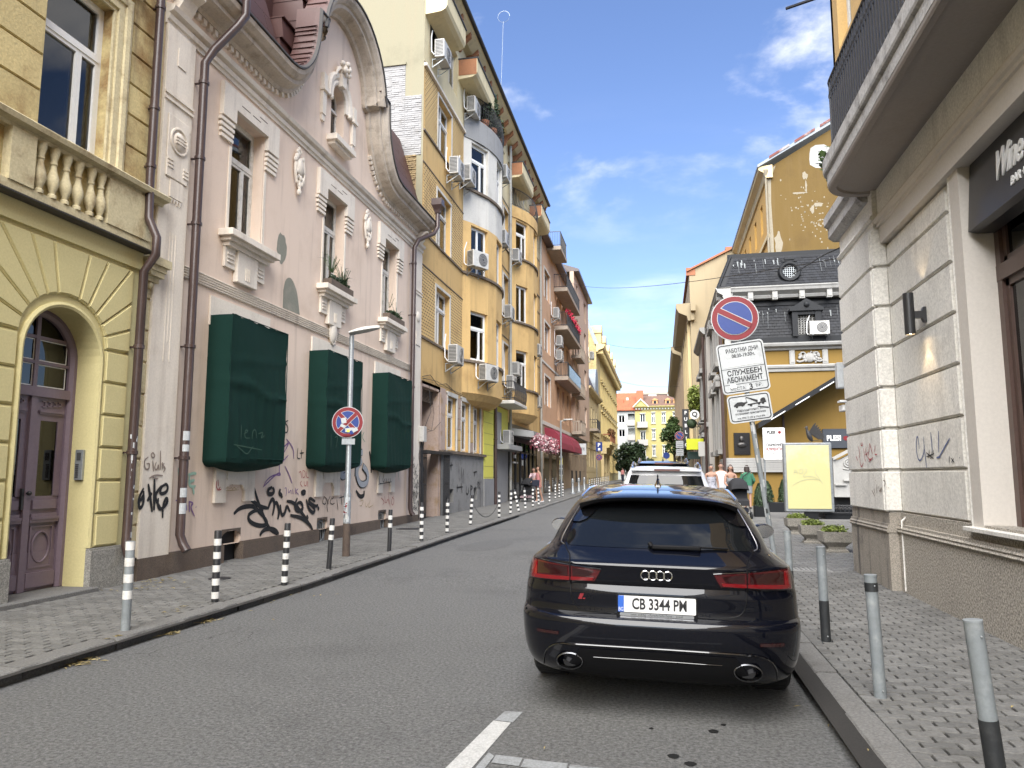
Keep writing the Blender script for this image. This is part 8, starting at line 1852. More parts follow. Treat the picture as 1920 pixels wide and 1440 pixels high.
for k in range(4):
 cx = -.075 + .05 * k; b.loft([[(cx + (.0285 + .0042 * math.cos(p)) * math.cos(a), A.rear_y(0, .93) - .012 + .0035 * math.sin(p), .925 + (.0285 + .0042 * math.cos(p)) * math.sin(a)) for p in [q * math.pi / 4 for q in range(8)]] for a in [2 * math.pi * i / 28 for i in range(29)]], True, False, True)
obj('ring_emblem', b, M['chrome'], car)
py_ = A.rear_y(0, .76) - .008
b = MB(); b.prism(rrect(-.268, .268, .655, .793, .012), py_ - .012, py_ + .01, 1); np_ = obj('number_plate', b, M['plastic'], car)
b = MB(); b.prism(rrect(-.257, .257, .683, .788, .008), py_ - .0135, py_ - .011, 1); obj('plate_field', b, M['plate_white'], np_)
b = MB(); b.box(-.257, -.218, py_ - .0150, py_ - .0128, .684, .787); obj('plate_strip', b, mat('plate_blue', (.03, .12, .50, 1), .4, fine=0), np_)
text_obj('plate_lettering', 'BG', .034, M['plate_white'], np_, (-.2375, py_ - .0152, .700), (R(90), 0, 0), .0004, sx=.8)
text_obj('plate_lettering', 'CB 3344 PM', .098, M['black_ink'], np_, (.018, py_ - .0142, .735), (R(90), 0, 0), .0006, sx=.73, bold=.0022, space=1.0)
b = MB(); b.prism(rrect(-.245, .245, .657, .679, .009), py_ - .0142, py_ - .011, 1); obj('plate_holder', b, M['alu'], np_)
text_obj('holder_lettering', 'oooo  audi.bg   - Porsche Sofia Zapad -   e-audi', .019, M['black_ink'], np_, (0, py_ - .0146, .669), (R(90), 0, 0), .0003, sx=.95)
bx, bz = -.505, .765; by = A.rear_y(bx, bz) - .004
b = MB(); b.loft([[(bx - .028, y, bz - .018), (bx - .004, y, bz - .018), (bx + .012, y, bz + .018), (bx - .014, y, bz + .018)] for y in (by, by - .004)]); b.loft([[(bx + .004, y, bz - .018), (bx + .018, y, bz - .018), (bx + .022, y, bz - .010), (bx + .006, y, bz - .010)] for y in (by, by - .004)]); obj('badge', b, M['red_ink'], car)
text_obj('badge_lettering', 'S 6', .04, M['plastic'], car, (bx + .06, by - .002, bz), (R(90), 0, R(8)), .002, shear=.3)
b = MB(); wy = lambda x, z: A.rear_y(x, z) - .028
b.box(-.035, .30, wy(0, 1.1) - .018, wy(0, 1.1) + .01, 1.083, 1.113, .008); b.tube([(.28, wy(.28, 1.1), 1.105), (.48, wy(.48, 1.1) + .006, 1.10)], .007, 6); b.tube([(-.03, wy(0, 1.1), 1.10), (-.05, wy(0, 1.1) + .02, 1.12)], .016, 8); obj('wiper', b, M['plastic'], car)
A.patch('diffuser', lambda u, v: (L(-1, 1, u) * L(.70, .60, v ** 2), L(.20, L(.435, .445, 1 - abs(2 * u - 1)) - .0 - .16 * max(0, abs(2 * u - 1) - .86) / .14, v)), 40, 6, .006, M['plastic'], car)
A.seam([(-.79, .27), (-.77, .38), (-.70, .445), (-.60, .462), (0, .468), (.60, .462), (.70, .445), (.77, .38), (.79, .27)], .0055, M['gloss_black'], car, 'diffuser_trim', .006)
A.seam([(-.42, .385), (0, .39), (.42, .385)], .0025, M['gloss_black'], car, 'diffuser_line', .012)
for sx in (-1, 1):
 b = MB(); cx, cz = sx * .585, .345; y0 = A.rear_y(cx, cz) - .02
 b.loft([[(cx + (.088 + d) * math.cos(a), y0 + q, cz + (.052 + d) * math.sin(a)) for d, q in ((-.010, .22), (-.010, .0), (-.004, -.012), (.004, -.010), (.006, 0), (.006, .2))] for a in [2 * math.pi * i / 32 for i in range(33)]], False, False, True); eo = obj('exhaust', b, mat('dark_chrome', (.12, .12, .125, 1), .2, metal=1, fine=0), car)
 b = MB(); b.disc((cx, y0 + .03, cz), .05, 20, 1, .005); obj('pipe_inside', b, M['dark'], eo)  # black disc stands for the shade inside the exhaust
 A.patch('reflector', lambda u, v: (sx * L(.66, .82, u), L(.515, .535, v)), 6, 1, .006, M['lamp_deep'], car)
car.scale = (.975, 1, 1); car.location = (-.065, 5.07, .0); car.rotation_euler = (0, R(1.1), R(-.3))
WR = [(.2, .80, .3, .5, 3.4, 4.3, .7), (.32, .90, .06, .5, 3.6, 4.58, .8), (.55, .92, .0, .5, 3.6, 4.62, .8), (.75, .92, .03, .5, 3.6, 4.6, .8), (.95, .91, .08, .46, 3.6, 4.3, .8), (1.05, .885, .10, .42, 3.6, 3.9, .7), (1.09, .86, .12, .42, 3.6, 3.6, .6), (1.25, .79, .17, .40, 3.6, 3.3, .5), (1.45, .70, .24, .36, 3.5, 3.0, .45), (1.58, .655, .30, .36, 3.3, 2.75, .45), (1.64, .61, .42, .4, 3.0, 2.55, .45), (1.675, .54, .7, .4, 2.6, 2.3, .45), (1.69, .4, 1.1, .4, 2.4, 2.0, .4)]
def suv(label, paint_m, loc, s=1.0, tall=False, rz=0):
 c = thing('parked_car', label, 'car', (0, 0, 0)); K = Car(WR, (.95, 3.6), .35); K.body(c, M[paint_m]); add_wheels(K, c, .24, .90); mirrors(c, 2.95, 1.12, .86, M[paint_m])
 K.patch('rear_window', lambda u, v: (L(-1, 1, u) * L(.72, .60, v), L(1.10, 1.52, v)), 20, 10, .004, M['car_glass'], c)
 for sx in (-1, 1):
  K.side_patch('side_window', sx, lambda u, v: (L(.62, K.Y1(L(1.1, 1.52, v)) - .5, u), L(1.1, 1.52, v)), 16, 6, .004, M['car_glass'], c)
  b = MB(); b.tube([(sx * x, y, z) for x, y, z in ((.60, .62, 1.63), (.585, .70, 1.70), (.58, .9, 1.745), (.58, 1.6, 1.755), (.58, 2.2, 1.73), (.59, 2.45, 1.66))], [.03, .026, .02, .02, .02, .014], 8); obj('roof_rail', b, M['chrome'], c)
  K.patch('tail_light', (lambda u, v: (sx * L(.70, L(.885, .80, v), u), L(.95, 1.45, v))) if tall else (lambda u, v: (sx * L(.62, .88, u), L(.88, 1.06, v))), 8, 6, .008, M['lamp_red'], c)
 b = MB(); b.loft([[(x, .45 + .1 * abs(x), 1.645), (x, .2 + .12 * x * x, 1.615), (x, .2 + .12 * x * x, 1.60), (x, .34, 1.585)] for x in [-.6 + .1 * i for i in range(13)]]); so = obj('spoiler', b, M[paint_m], c)
 b = MB(); b.prism(rrect(-.2, .24, 1.598, 1.632, .016), .19, .23, 1); obj('brake_light', b, M['lamp_dark'], so)
 K.front_patch('windscreen', lambda u, v: (L(-1, 1, u) * K.W(L(1.1, 1.56, v)) * .86, L(1.1, 1.56, v)), 12, 6, .004, M['car_glass'], c)
 b = MB(); b.prism(rrect(-.26, .26, .70, .81, .01), -.0, .05, 1); obj('number_plate', b, M['plate_white'], c)
 if tall: b = MB(); b.loft([[(w, y, 1.68), (-w, y, 1.68), (-w * .4, y, 1.68 + h), (w * .4, y, 1.68 + h)] for y, w, h in ((.9, .02, .01), (1.0, .03, .07), (1.15, .01, .01))]); obj('roof_aerial', b, M['gloss_black'], c)
 c.location = loc; c.scale = (s, s, s); c.rotation_euler = (0, R(1.0), rz); return c
suv('white car with roof rails parked directly in front of the black estate', 'white_car_paint', (.05, 13.3, .03), 1.02)
suv('dark tall car with red tail lamps parked ahead of the white car', 'dark_car_paint', (.02, 20.6, .10), 1.12, True)
suv('dark car farther ahead in the parked row, mostly hidden', 'dark_car_paint', (.1, 27.5, .17), 1.0)
# ---------------------------------------------------------------- people
M['skin'] = mat('skin', (.36, .205, .145, 1), .6, c2=(.32, .175, .12, 1), stain=.4, ss=9, fine=.03)
M['hair_dark'] = mat('dark_hair', (.025, .016, .012, 1), .6, fine=.3, fs=80); M['hair_brown'] = mat('brown_hair', (.06, .03, .018, 1), .6, fine=.3, fs=80)
M['cloth_white'] = mat('white_cloth', (.48, .49, .50, 1), .9); M['cloth_grey'] = mat('grey_cloth', (.20, .21, .22, 1), .9); M['cloth_green'] = mat('green_cloth', (.03, .13, .075, 1), .85, c2=(.02, .09, .05, 1), stain=.5, ss=9); M['cloth_pink'] = mat('pink_cloth', (.45, .18, .175, 1), .9); M['cloth_navy'] = mat('navy_cloth', (.012, .014, .028, 1), .85); M['cloth_black'] = mat('black_cloth', (.012, .012, .014, 1), .85)
M['cloth_print'] = mat('printed_cloth', (.36, .36, .40, 1), .9, c2=(.03, .03, .06, 1), stain=1.0, ss=16); M['cloth_pale'] = mat('pale_print_cloth', (.55, .40, .42, 1), .9, c2=(.32, .2, .22, 1), stain=.9, ss=24)
def skin_mesh(name, verts, edges, radii, m, parent, sub=2):
 me = bpy.data.meshes.new(name); me.from_pydata(verts, edges, []); o = bpy.data.objects.new(name, me); COL.objects.link(o)
 o.modifiers.new('s', 'SKIN');
 for i, r in enumerate(radii): me.skin_vertices[0].data[i].radius = r if isinstance(r, tuple) else (r, r)
 me.skin_vertices[0].data[0].use_root = True
 o.modifiers.new('u', 'SUBSURF').levels = sub
 dg = bpy.context.evaluated_depsgraph_get(); n = bpy.data.meshes.new_from_object(o.evaluated_get(dg)); bpy.data.objects.remove(o)
 n.polygons.foreach_set('use_smooth', [True] * len(n.polygons)); n.materials.clear(); n.materials.append(m)
 o = bpy.data.objects.new(name, n); COL.objects.link(o); o.parent = parent; return o
def person(label, loc, rz, h=1.66, arms=None, legs=None, lean=0.0, turn=0.0, female=True, hair='hair_dark', hairlen=.25, look=None):
 """figure at the origin facing -y; arms: per side (elbow, wrist) offsets; returns root and key points"""
 k = h / 1.70; t = thing('person', label, 'person', (0, 0, 0)); V, E, Rr = [], [], []
 def add(p, r, par=None):
  V.append(tuple(Vector(p) * k)); Rr.append(r if isinstance(r, tuple) else r * k)
  if isinstance(r, tuple): Rr[-1] = (r[0] * k, r[1] * k)
  if par is not None: E.append((par, len(V) - 1))
  return len(V) - 1
 f = lambda z: -lean * max(0, z - .95)                       # forward lean of the trunk
 sw = .155 if female else .185
 pel = add((0, 0, .95), (.135, .10)); wa = add((0, f(1.10), 1.10), (.105 if female else .125, .085), pel); ch_ = add((0, f(1.28), 1.28), (.125 if female else .15, .095), wa); up_ = add((0, f(1.38), 1.39), (.095, .075), ch_); nk = add((0, f(1.46) - .01, 1.475), .045, up_)
 hb = add((turn * .01, f(1.52) - .02, 1.535), .058, nk); hm = add((turn * .015, f(1.58) - .025, 1.60), (.072, .085), hb); ht = add((turn * .01, f(1.64) - .015, 1.665), (.058, .068), hm)
 arms = arms or {-1: ((-.05, .02, -.28), (-.02, -.03, -.25)), 1: ((.05, .02, -.28), (.02, -.03, -.25))}; legs = legs or {-1: ((-.02, 0, 0), (-.01, .02, 0)), 1: ((.02, 0, 0), (.01, .02, 0))}
 pts = {}
 for s in (-1, 1):
  sh = add((s * sw, f(1.37), 1.375), (.05, .052), up_); e = Vector(V[sh]) / k + Vector(arms[s][0]); el = add(e, .037, sh); w = e + Vector(arms[s][1]); wr = add(w, .026, el); d = Vector(arms[s][1]).normalized(); pm = add(w + d * .07, (.03, .018), wr)
  pts['sh', s], pts['el', s], pts['wr', s] = [Vector(q) for q in (V[sh], V[el], V[wr])]
  side = d.cross(Vector((0, 1, 0))); side = side.normalized() if side.length > .1 else Vector((1, 0, 0)); cv = d.cross(side)
  for i, L in enumerate((.065, .075, .07, .055)):
   b0 = w + d * .075 + side * (-.026 + .0175 * i); a = add(b0 + d * L * .5, .0085, pm); add(b0 + d * L + cv * .015, .007, a)
  a = add(w + d * .05 + side * .035, .010, wr); add(w + d * .085 + side * .045, .008, a)
  hp = add((s * .085, 0, .90), (.09, .092), pel); kn = add(Vector((s * .09, 0, .50)) + Vector(legs[s][0]), .056, hp); an = add(Vector((s * .09, .02, .09)) + Vector(legs[s][0]) + Vector(legs[s][1]), .037, kn); tv = Vector(V[an]) / k; hl_ = add(tv + Vector((0, .03, -.05)), .036, an); to = add(tv + Vector((0, -.12, -.06)), (.04, .026), an)
  pts['hip', s], pts['kn', s], pts['an', s] = [Vector(V[i]) for i in (hp, kn, an)]
 skin_mesh('body', V, E, Rr, M['skin'], t); pts['f'] = f; pts['k'] = k
 hc = Vector(V[hm]); hd = Vector((math.sin(turn), -math.cos(turn), 0))
 b = MB(); b.ball(tuple(hc + Vector((0, .012 * k, .025 * k)) - hd * .016), .098 * k, 14, 9, (.9, 1.0, 1.08)); cut = MB()
 m = MB(); rows = []
 for j in range(9):
  a = math.pi / 2 - j * math.pi / 13; rows.append([tuple(hc + Vector((0, 0, .02 * k)) + Vector((.086 * k * math.cos(a) * math.cos(p), .10 * k * math.cos(a) * math.sin(p), .108 * k * math.sin(a))) - hd * (.012 + .02 * (1 if math.sin(a) < .55 else 0))) for p in [i * math.pi / 9 for i in range(18)]])
 for q in (1,): pass
 back = [r for r in rows]
 hm_ = MB(); top = rows[:5]; hm_.loft(top, True, True, True)
 if hairlen:
  L = []
  for q in range(7):
   zz = .06 - (hairlen + .10) * q / 6; w_ = (.088 + .022 * math.sin(q * .6)) if q < 5 else .075; L.append([tuple(hc + Vector((w_ * k * math.cos(p), 0, zz * k)) - hd * (.035 + .075 * max(0, math.sin(p)) + .012 * q / 6 - .02) * k) for p in [-.45 + i * (math.pi + .9) / 12 for i in range(13)]])
  hm_.loft(L, False, False, True)
 obj('hair', hm_, M[hair], t)
 fc = MB(); sd = Vector((-hd.y, hd.x, 0))
 for s in (-1, 1): fc.ball(tuple(hc + hd * .083 * k + sd * s * .03 * k + Vector((0, 0, .012 * k))), .009 * k, 6, 4)
 fc.box(*sorted((hc.x - .022 * k, hc.x + .022 * k)), *sorted((hc.y + hd.y * .076 * k, hc.y + hd.y * .082 * k)), hc.z - .055 * k, hc.z - .047 * k); obj('eyes_and_mouth', fc, M['hair_dark'], t)
 n = MB(); n.ball(tuple(hc + hd * .09 * k + Vector((0, 0, -.018 * k))), .014 * k, 7, 5, (.8, 1, 1.3))
 for s in (-1, 1): n.ball(tuple(hc + sd * s * .074 * k + Vector((0, 0, -.005))), .02 * k, 6, 5, (.5, 1, 1.5))
 obj('nose_and_ears', n, M['skin'], t)
 t.location = loc; t.rotation_euler = (0, 0, rz); return t, pts
def garment(t, P, prof, m, name, n=18):
 """lofted garment: (z, rx, ry) in 1.70 m body units"""
 k, f = P['k'], P['f']; b = MB(); b.loft([[(rx * k * math.cos(a), ry * k * math.sin(a) + f(z) * k, z * k) for a in [2 * math.pi * i / n for i in range(n)]] for z, rx, ry in prof], True, False, True); o = obj(name, b, M[m]); o.parent = t; return o
def limb(t, a, b, r0, r1, m, name, ext=1.0):
 q = MB(); q.tube([tuple(a), tuple(a.lerp(b, .5 * ext)), tuple(a.lerp(b, ext))], [r0, (r0 + r1) / 2, r1], 10); o = obj(name, q, M[m]); o.parent = t; return o
def shoes(t, P, m):
 for s in (-1, 1): a = P['an', s]; b = MB(); b.loft([[(a.x + w * math.cos(q), a.y + y, max(a.z - .085 * P['k'], a.z - .085) + h * (1 + math.sin(q)) * .5) for q in [i * math.pi / 5 for i in range(10)]] for y, w, h in ((.065, .02, .05), (.05, .038, .09), (-.02, .044, .08), (-.09, .048, .055), (-.14, .04, .045), (-.165, .015, .03))], True, True, True); o = obj('shoe', b, M[m]); o.parent = t
TOP = [(1.36, .135, .085), (1.34, .155, .105), (1.26, .155, .118), (1.12, .125, .10), (1.0, .145, .115)]
t, P = person('woman with tied dark hair in strapless printed top, walking toward us', (1.60, 25.4, .09 + gz(25.4)), .0, 1.70, hairlen=0)
garment(t, P, [(1.30, .148, .115), (1.25, .158, .125), (1.12, .125, .105), (1.0, .15, .12), (.9, .175, .14), (.6, .2, .17)], 'cloth_print', 'dress'); shoes(t, P, 'cloth_white')
t, P = person('man in white t-shirt, mostly hidden behind the woman with pushchair', (2.0, 26.6, .09 + gz(26.6)), .0, 1.76, female=False, hair='hair_brown', hairlen=0)
garment(t, P, [(1.44, .07, .06), (1.41, .15, .09), (1.36, .20, .12), (1.2, .185, .125), (1.0, .175, .125), (.88, .18, .13)], 'cloth_white', 'shirt'); garment(t, P, [(.98, .17, .12), (.8, .19, .13), (.55, .18, .13)], 'cloth_navy', 'shorts')
for s in (-1, 1): limb(t, P['sh', s], P['el', s], .068, .06, 'cloth_white', 'sleeve', .75)
shoes(t, P, 'cloth_black')
t, P = person('woman with long brown hair and bare shoulders pushing a black pushchair', (2.24, 25.75, .09 + gz(25.7)), .15, 1.68, {-1: ((-.05, -.05, -.27), (.0, -.24, -.06)), 1: ((.05, -.05, -.27), (-.0, -.24, -.06))}, hair='hair_brown', hairlen=.34)
garment(t, P, [(1.27, .142, .11), (1.23, .152, .12), (1.1, .125, .10), (.98, .15, .12)], 'cloth_grey', 'top'); garment(t, P, [(1.0, .15, .12), (.85, .18, .14), (.6, .17, .14)], 'cloth_navy', 'skirt'); shoes(t, P, 'cloth_black')
t, P = person('woman in green jacket and grey shorts seen from behind with black bag', (3.28, 30.6, .09 + gz(30.6)), R(176), 1.68, {-1: ((-.10, -.02, -.26), (.05, -.16, -.16)), 1: ((.10, -.02, -.26), (-.05, -.16, -.16))}, {-1: ((.0, .03, 0), (0, .03, 0)), 1: ((.0, -.04, 0), (0, .06, 0))}, hairlen=.16)
garment(t, P, [(1.45, .065, .06), (1.42, .15, .085), (1.36, .19, .12), (1.2, .18, .135), (1.05, .185, .14), (.92, .195, .15)], 'cloth_green', 'jacket'); garment(t, P, [(.95, .17, .14), (.85, .185, .145), (.62, .18, .13)], 'cloth_grey', 'shorts')
for s in (-1, 1): limb(t, P['sh', s], P['el', s], .07, .062, 'cloth_green', 'sleeve', 1.05); limb(t, P['el', s], P['wr', s], .06, .045, 'cloth_green', 'sleeve', .7)
shoes(t, P, 'cloth_black')
b = MB(); b.box(2.98 + .0, 3.24, 30.30, 30.46, 1.02, 1.34, .03); o = obj('shoulder_bag', b, M['cloth_black']); tag(o, 'black shoulder bag hanging at back of the woman in green', 'bag'); b = MB(); b.tube([(3.0, 30.36, 1.32), (3.12, 30.38, 1.55), (3.38, 30.46, 1.74), (3.42, 30.55, 1.76)], .018, 6); obj('strap', b, M['cloth_black'], o)
t, P = person('woman in pink dress with sunglasses standing by the pushchair on the left', (-5.68, 35.0, .09 + gz(35)), R(-55), 1.68, {-1: ((-.04, -.06, -.27), (.05, -.18, -.10)), 1: ((.06, .04, -.28), (.02, -.02, -.25))}, {-1: ((0, -.05, 0), (0, .0, 0)), 1: ((0, .06, 0), (0, .10, 0))}, hair='hair_brown', hairlen=.05)
garment(t, P, [(1.40, .13, .085), (1.34, .15, .11), (1.25, .155, .125), (1.1, .125, .105), (.95, .17, .14), (.72, .21, .17)], 'cloth_pink', 'dress'); shoes(t, P, 'cloth_white')
b = MB(); b.ball((-5.62, 34.92, 1.97), .075, 8, 6) if False else b.box(-5.81, -5.70, 34.9, 34.93, 1.96, 2.0);
b = MB(); b.box(-5.95, -5.60, 34.72, 34.92, 1.08, 1.38, .03); o = obj('hand_bag', b, M['cloth_navy']); tag(o, 'dark blue bag hanging in front of the woman in pink', 'bag')
t, P = person('woman in pale printed top leaning over the pushchair handle', (-6.05, 36.3, .09 + gz(36.3)), R(-15), 1.62, {-1: ((-.06, -.16, -.22), (.05, -.22, -.02)), 1: ((.06, -.16, -.22), (-.05, -.22, -.02))}, lean=.28, hairlen=.05)
garment(t, P, [(1.42, .13, .085), (1.36, .175, .11), (1.22, .165, .125), (1.05, .15, .12), (.95, .165, .13)], 'cloth_pale', 'top'); garment(t, P, [(.98, .165, .13), (.8, .18, .14), (.55, .17, .13)], 'cloth_grey', 'shorts')
for s in (-1, 1): limb(t, P['sh', s], P['el', s], .062, .055, 'cloth_pale', 'sleeve', .7)
shoes(t, P, 'cloth_black')
t, P = person('distant person in a bright pink top at far end of left pavement', (-4.6, 92, .09 + gz(92)), R(10), 1.7, hairlen=.1); garment(t, P, [(1.42, .14, .09), (1.36, .19, .12), (1.1, .16, .12), (.92, .18, .13)], 'cloth_pink', 'top'); garment(t, P, [(.98, .17, .12), (.8, .18, .13), (.1, .15, .12)], 'cloth_navy', 'trousers')
def pushchair(loc, rz, label, body='cloth_black', inner='cloth_navy'):
 t = thing('pushchair', label, 'pushchair', (0, 0, 0)); b = MB()
 for s in (-1, 1): b.tube([(s * .22, .42, 1.02), (s * .22, .15, .72), (s * .22, -.38, .14)], .014, 6); b.tube([(s * .22, .30, .14), (s * .22, .02, .58)], .014, 6); b.tube([(s * .22, .30, .14), (s * .22, -.38, .14)], .012, 6)
 b.tube([(-.22, .42, 1.02), (.22, .42, 1.02)], .018, 8); b.tube([(-.22, .3, .14), (.22, .3, .14)], .012, 6); obj('frame', b, M['iron'], t)
 rows = []
 for i in range(9):
  a = math.pi * (.05 + .75 * i / 8); rows.append([(.24 * math.sin(p) if False else .25 * math.cos(p), .16 - .36 * math.cos(a) * .9, .78 + .36 * math.sin(a) * (math.sin(p) ** .5 if math.sin(p) > 0 else 0)) for p in [math.pi * j / 10 for j in range(11)]])
 c = MB(); c.loft(rows, False, False, True); obj('hood', c, M[body], t)
 c = MB(); c.loft([[(x * w, y, z) for x, y, z in ((-1, y0, z0), (1, y0, z0), (1, y1, z1), (-1, y1, z1))] for w, y0, z0, y1, z1 in ((.2, -.36, .36, -.34, .5), (.23, .0, .40, -.02, .56), (.24, .12, .46, .06, .74), (.23, .24, .92, .18, .96))]); obj('seat', c, M[body], t)
 c = MB(); c.box(-.19, .19, -.3, .22, .18, .3, .02); obj('basket', c, M[inner], t)
 for x, y, r in ((-.25, .3, .13), (.25, .3, .13), (-.23, -.38, .10), (.23, -.38, .10)):
  w = MB(); w.loft([[(x + d, y + q * math.cos(a), r + q * math.sin(a)) for d, q in ((-.02, r * .72), (-.02, r), (.02, r), (.02, r * .72))] for a in [2 * math.pi * i / 20 for i in range(21)]], False, False, True); wo = obj('wheel', w, M['rubber'], t); w = MB()
  for i in range(6): a = math.pi * i / 3; w.tube([(x, y, r), (x, y + r * .75 * math.cos(a), r + r * .75 * math.sin(a))], .008, 4)
  obj('spokes', w, M['galv'], wo)
 t.location = loc; t.rotation_euler = (0, 0, rz); return t
pc = pushchair((2.42, 25.0, .09 + gz(25)), .12, 'black pushchair with hood up, in front of long haired woman'); pc.scale = (1.12,) * 3
pushchair((-6.35, 35.6, .09 + gz(35.6)), R(-25), 'dark pushchair with patterned lining on left pavement by flower shop', 'cloth_black', 'cloth_pale')
# ---------------------------------------------------------------- bird on the light case
M['bird'] = mat('dark_feathers', (.03, .029, .03, 1), .6, c2=(.015, .015, .016, 1), stain=.6, ss=20, fine=.2)
bd = thing('bird', 'dark bird with raised wings perched on the yellow light case', 'bird', (4.62, 24.94, 2.6))
b = MB(); b.loft([[(4.62 + x + w * math.cos(a) * .8, 24.94 + w * math.sin(a), 2.6 + z + .0 * math.cos(a)) for a in [i * math.pi / 6 for i in range(12)]] for x, z, w in ((.06, .04, .03), (.03, .09, .075), (-.0, .17, .10), (-.03, .27, .095), (-.06, .35, .065), (-.08, .42, .045), (-.085, .46, .05), (-.085, .50, .045), (-.08, .535, .02))], True, True, True)
b.loft([[(4.62 - .12 - .0, 24.94 + y, 2.6 + .485 + z) for y, z in ((-.012, -.01), (.012, -.01), (0, .012))], [(4.62 - .17, 24.94, 2.6 + .475)] * 3]); obj('body', b, M['bird'], bd)
for s in (0, 1):
 b = MB(); oy = 24.94 + (.06 if s else -.07)
 for k in range(9):
  a = R(62 - 7 * k - 6 * s); L_ = .36 - .022 * k; p0 = Vector((4.62 + .03 * k, oy, 2.6 + .30 - .02 * k)); p1 = p0 + Vector((math.cos(a), .12 * (1 if s else -1), math.sin(a))) * L_; n = Vector((-math.sin(a), 0, math.cos(a))) * .035
  b.loft([[tuple(p0 + n), tuple(p0 - n), tuple(p0 - n + Vector((0, .008, 0))), tuple(p0 + n + Vector((0, .008, 0)))], [tuple(p0.lerp(p1, .7) + n * 1.1), tuple(p0.lerp(p1, .7) - n * 1.1), tuple(p0.lerp(p1, .7) - n * 1.1 + Vector((0, .006, 0))), tuple(p0.lerp(p1, .7) + n * 1.1 + Vector((0, .006, 0)))], [tuple(p1 + n * .3), tuple(p1 - n * .3), tuple(p1 - n * .3 + Vector((0, .004, 0))), tuple(p1 + n * .3 + Vector((0, .004, 0)))]])
 obj('wing', b, M['bird'], bd)
b = MB()
for k in range(5): b.loft([[(4.68, 24.9 + .02 * k, 2.66), (4.68, 24.92 + .02 * k, 2.66), (4.68, 24.92 + .02 * k, 2.68), (4.68, 24.9 + .02 * k, 2.68)], [(5.05, 24.86 + .04 * k, 2.64 + .005 * k), (5.05, 24.9 + .04 * k, 2.64 + .005 * k), (5.05, 24.9 + .04 * k, 2.66), (5.05, 24.86 + .04 * k, 2.66)]])
obj('tail', b, M['bird'], bd); b = MB()
for x in (-.03, .03): b.tube([(4.62 + x, 24.94, 2.66), (4.62 + x, 24.92, 2.6)], .01, 5)
obj('legs', b, M['bird'], bd)
# ---------------------------------------------------------------- trees at the end of the street
M['bark'] = mat('bark', (.07, .055, .04, 1), .9, c2=(.04, .03, .025, 1), stain=.7, ss=4, fine=.3)
def tree(x, y, z, trunk_h, r, h, n, s, m, label, seed, clumps=9):
 rr_ = random.Random(seed); t = thing('tree', label, 'tree', (x, y, z), None); b = MB()
 b.tube([(x, y, z - .2), (x + .05, y, z + trunk_h * .5), (x - .05, y, z + trunk_h), (x, y, z + trunk_h + h * .5)], [.16 * r ** .5, .13 * r ** .5, .11 * r ** .5, .03], 8); cs = []
 for i in range(clumps):
  a = rr_.uniform(0, 6.28); q = rr_.uniform(.25, .8); c = Vector((x + r * q * math.cos(a), y + r * q * math.sin(a), z + trunk_h + h * rr_.uniform(.12, .88))); cs.append((c, rr_.uniform(.32, .55) * r)); b.tube([(x, y, z + trunk_h * .9), ((x + c.x) / 2, (y + c.y) / 2, z + trunk_h * 1.05), tuple(c)], [.07, .05, .02], 5)
 obj('trunk', b, M['bark'], t); m_ = MB()
 for c, cr in cs:
  for _ in range(int(n / clumps)):
   d = Vector((rr_.gauss(0, 1), rr_.gauss(0, 1), rr_.gauss(0, .8))).normalized() * cr * (.55 + .5 * rr_.random()); p = c + d; u = Vector((rr_.gauss(0, 1), rr_.gauss(0, 1), rr_.gauss(0, .6))).normalized() * s * rr_.uniform(.6, 1.3); v = u.cross(Vector((rr_.gauss(0, 1), rr_.gauss(0, 1), rr_.gauss(0, 1)))).normalized() * s * .5
   m_.face([tuple(p - u), tuple(p + v), tuple(p + u), tuple(p - v)])
 obj('crown', m_, M[m], t, fix=False); return t
tree(-4.9, 120, .7, .9, 2.6, 5.0, 5200, .26, 'leaf_dark', 'broad dark green tree in front of the far white house', 1, 14); tree(-2.5, 124, .7, .6, 2.0, 3.6, 2600, .25, 'leaf_dark', 'lower dark bushy tree right of the broad dark tree', 2, 9)
tree(1.55, 88, .75, 3.4, 1.5, 4.2, 1900, .2, 'leaf', 'loose light green street tree in front of pale yellow house', 3, 10); tree(2.0, 66, .6, 2.0, .8, 2.2, 700, .14, 'leaf_dark', 'small dark street tree behind the far no parking sign', 4, 6)
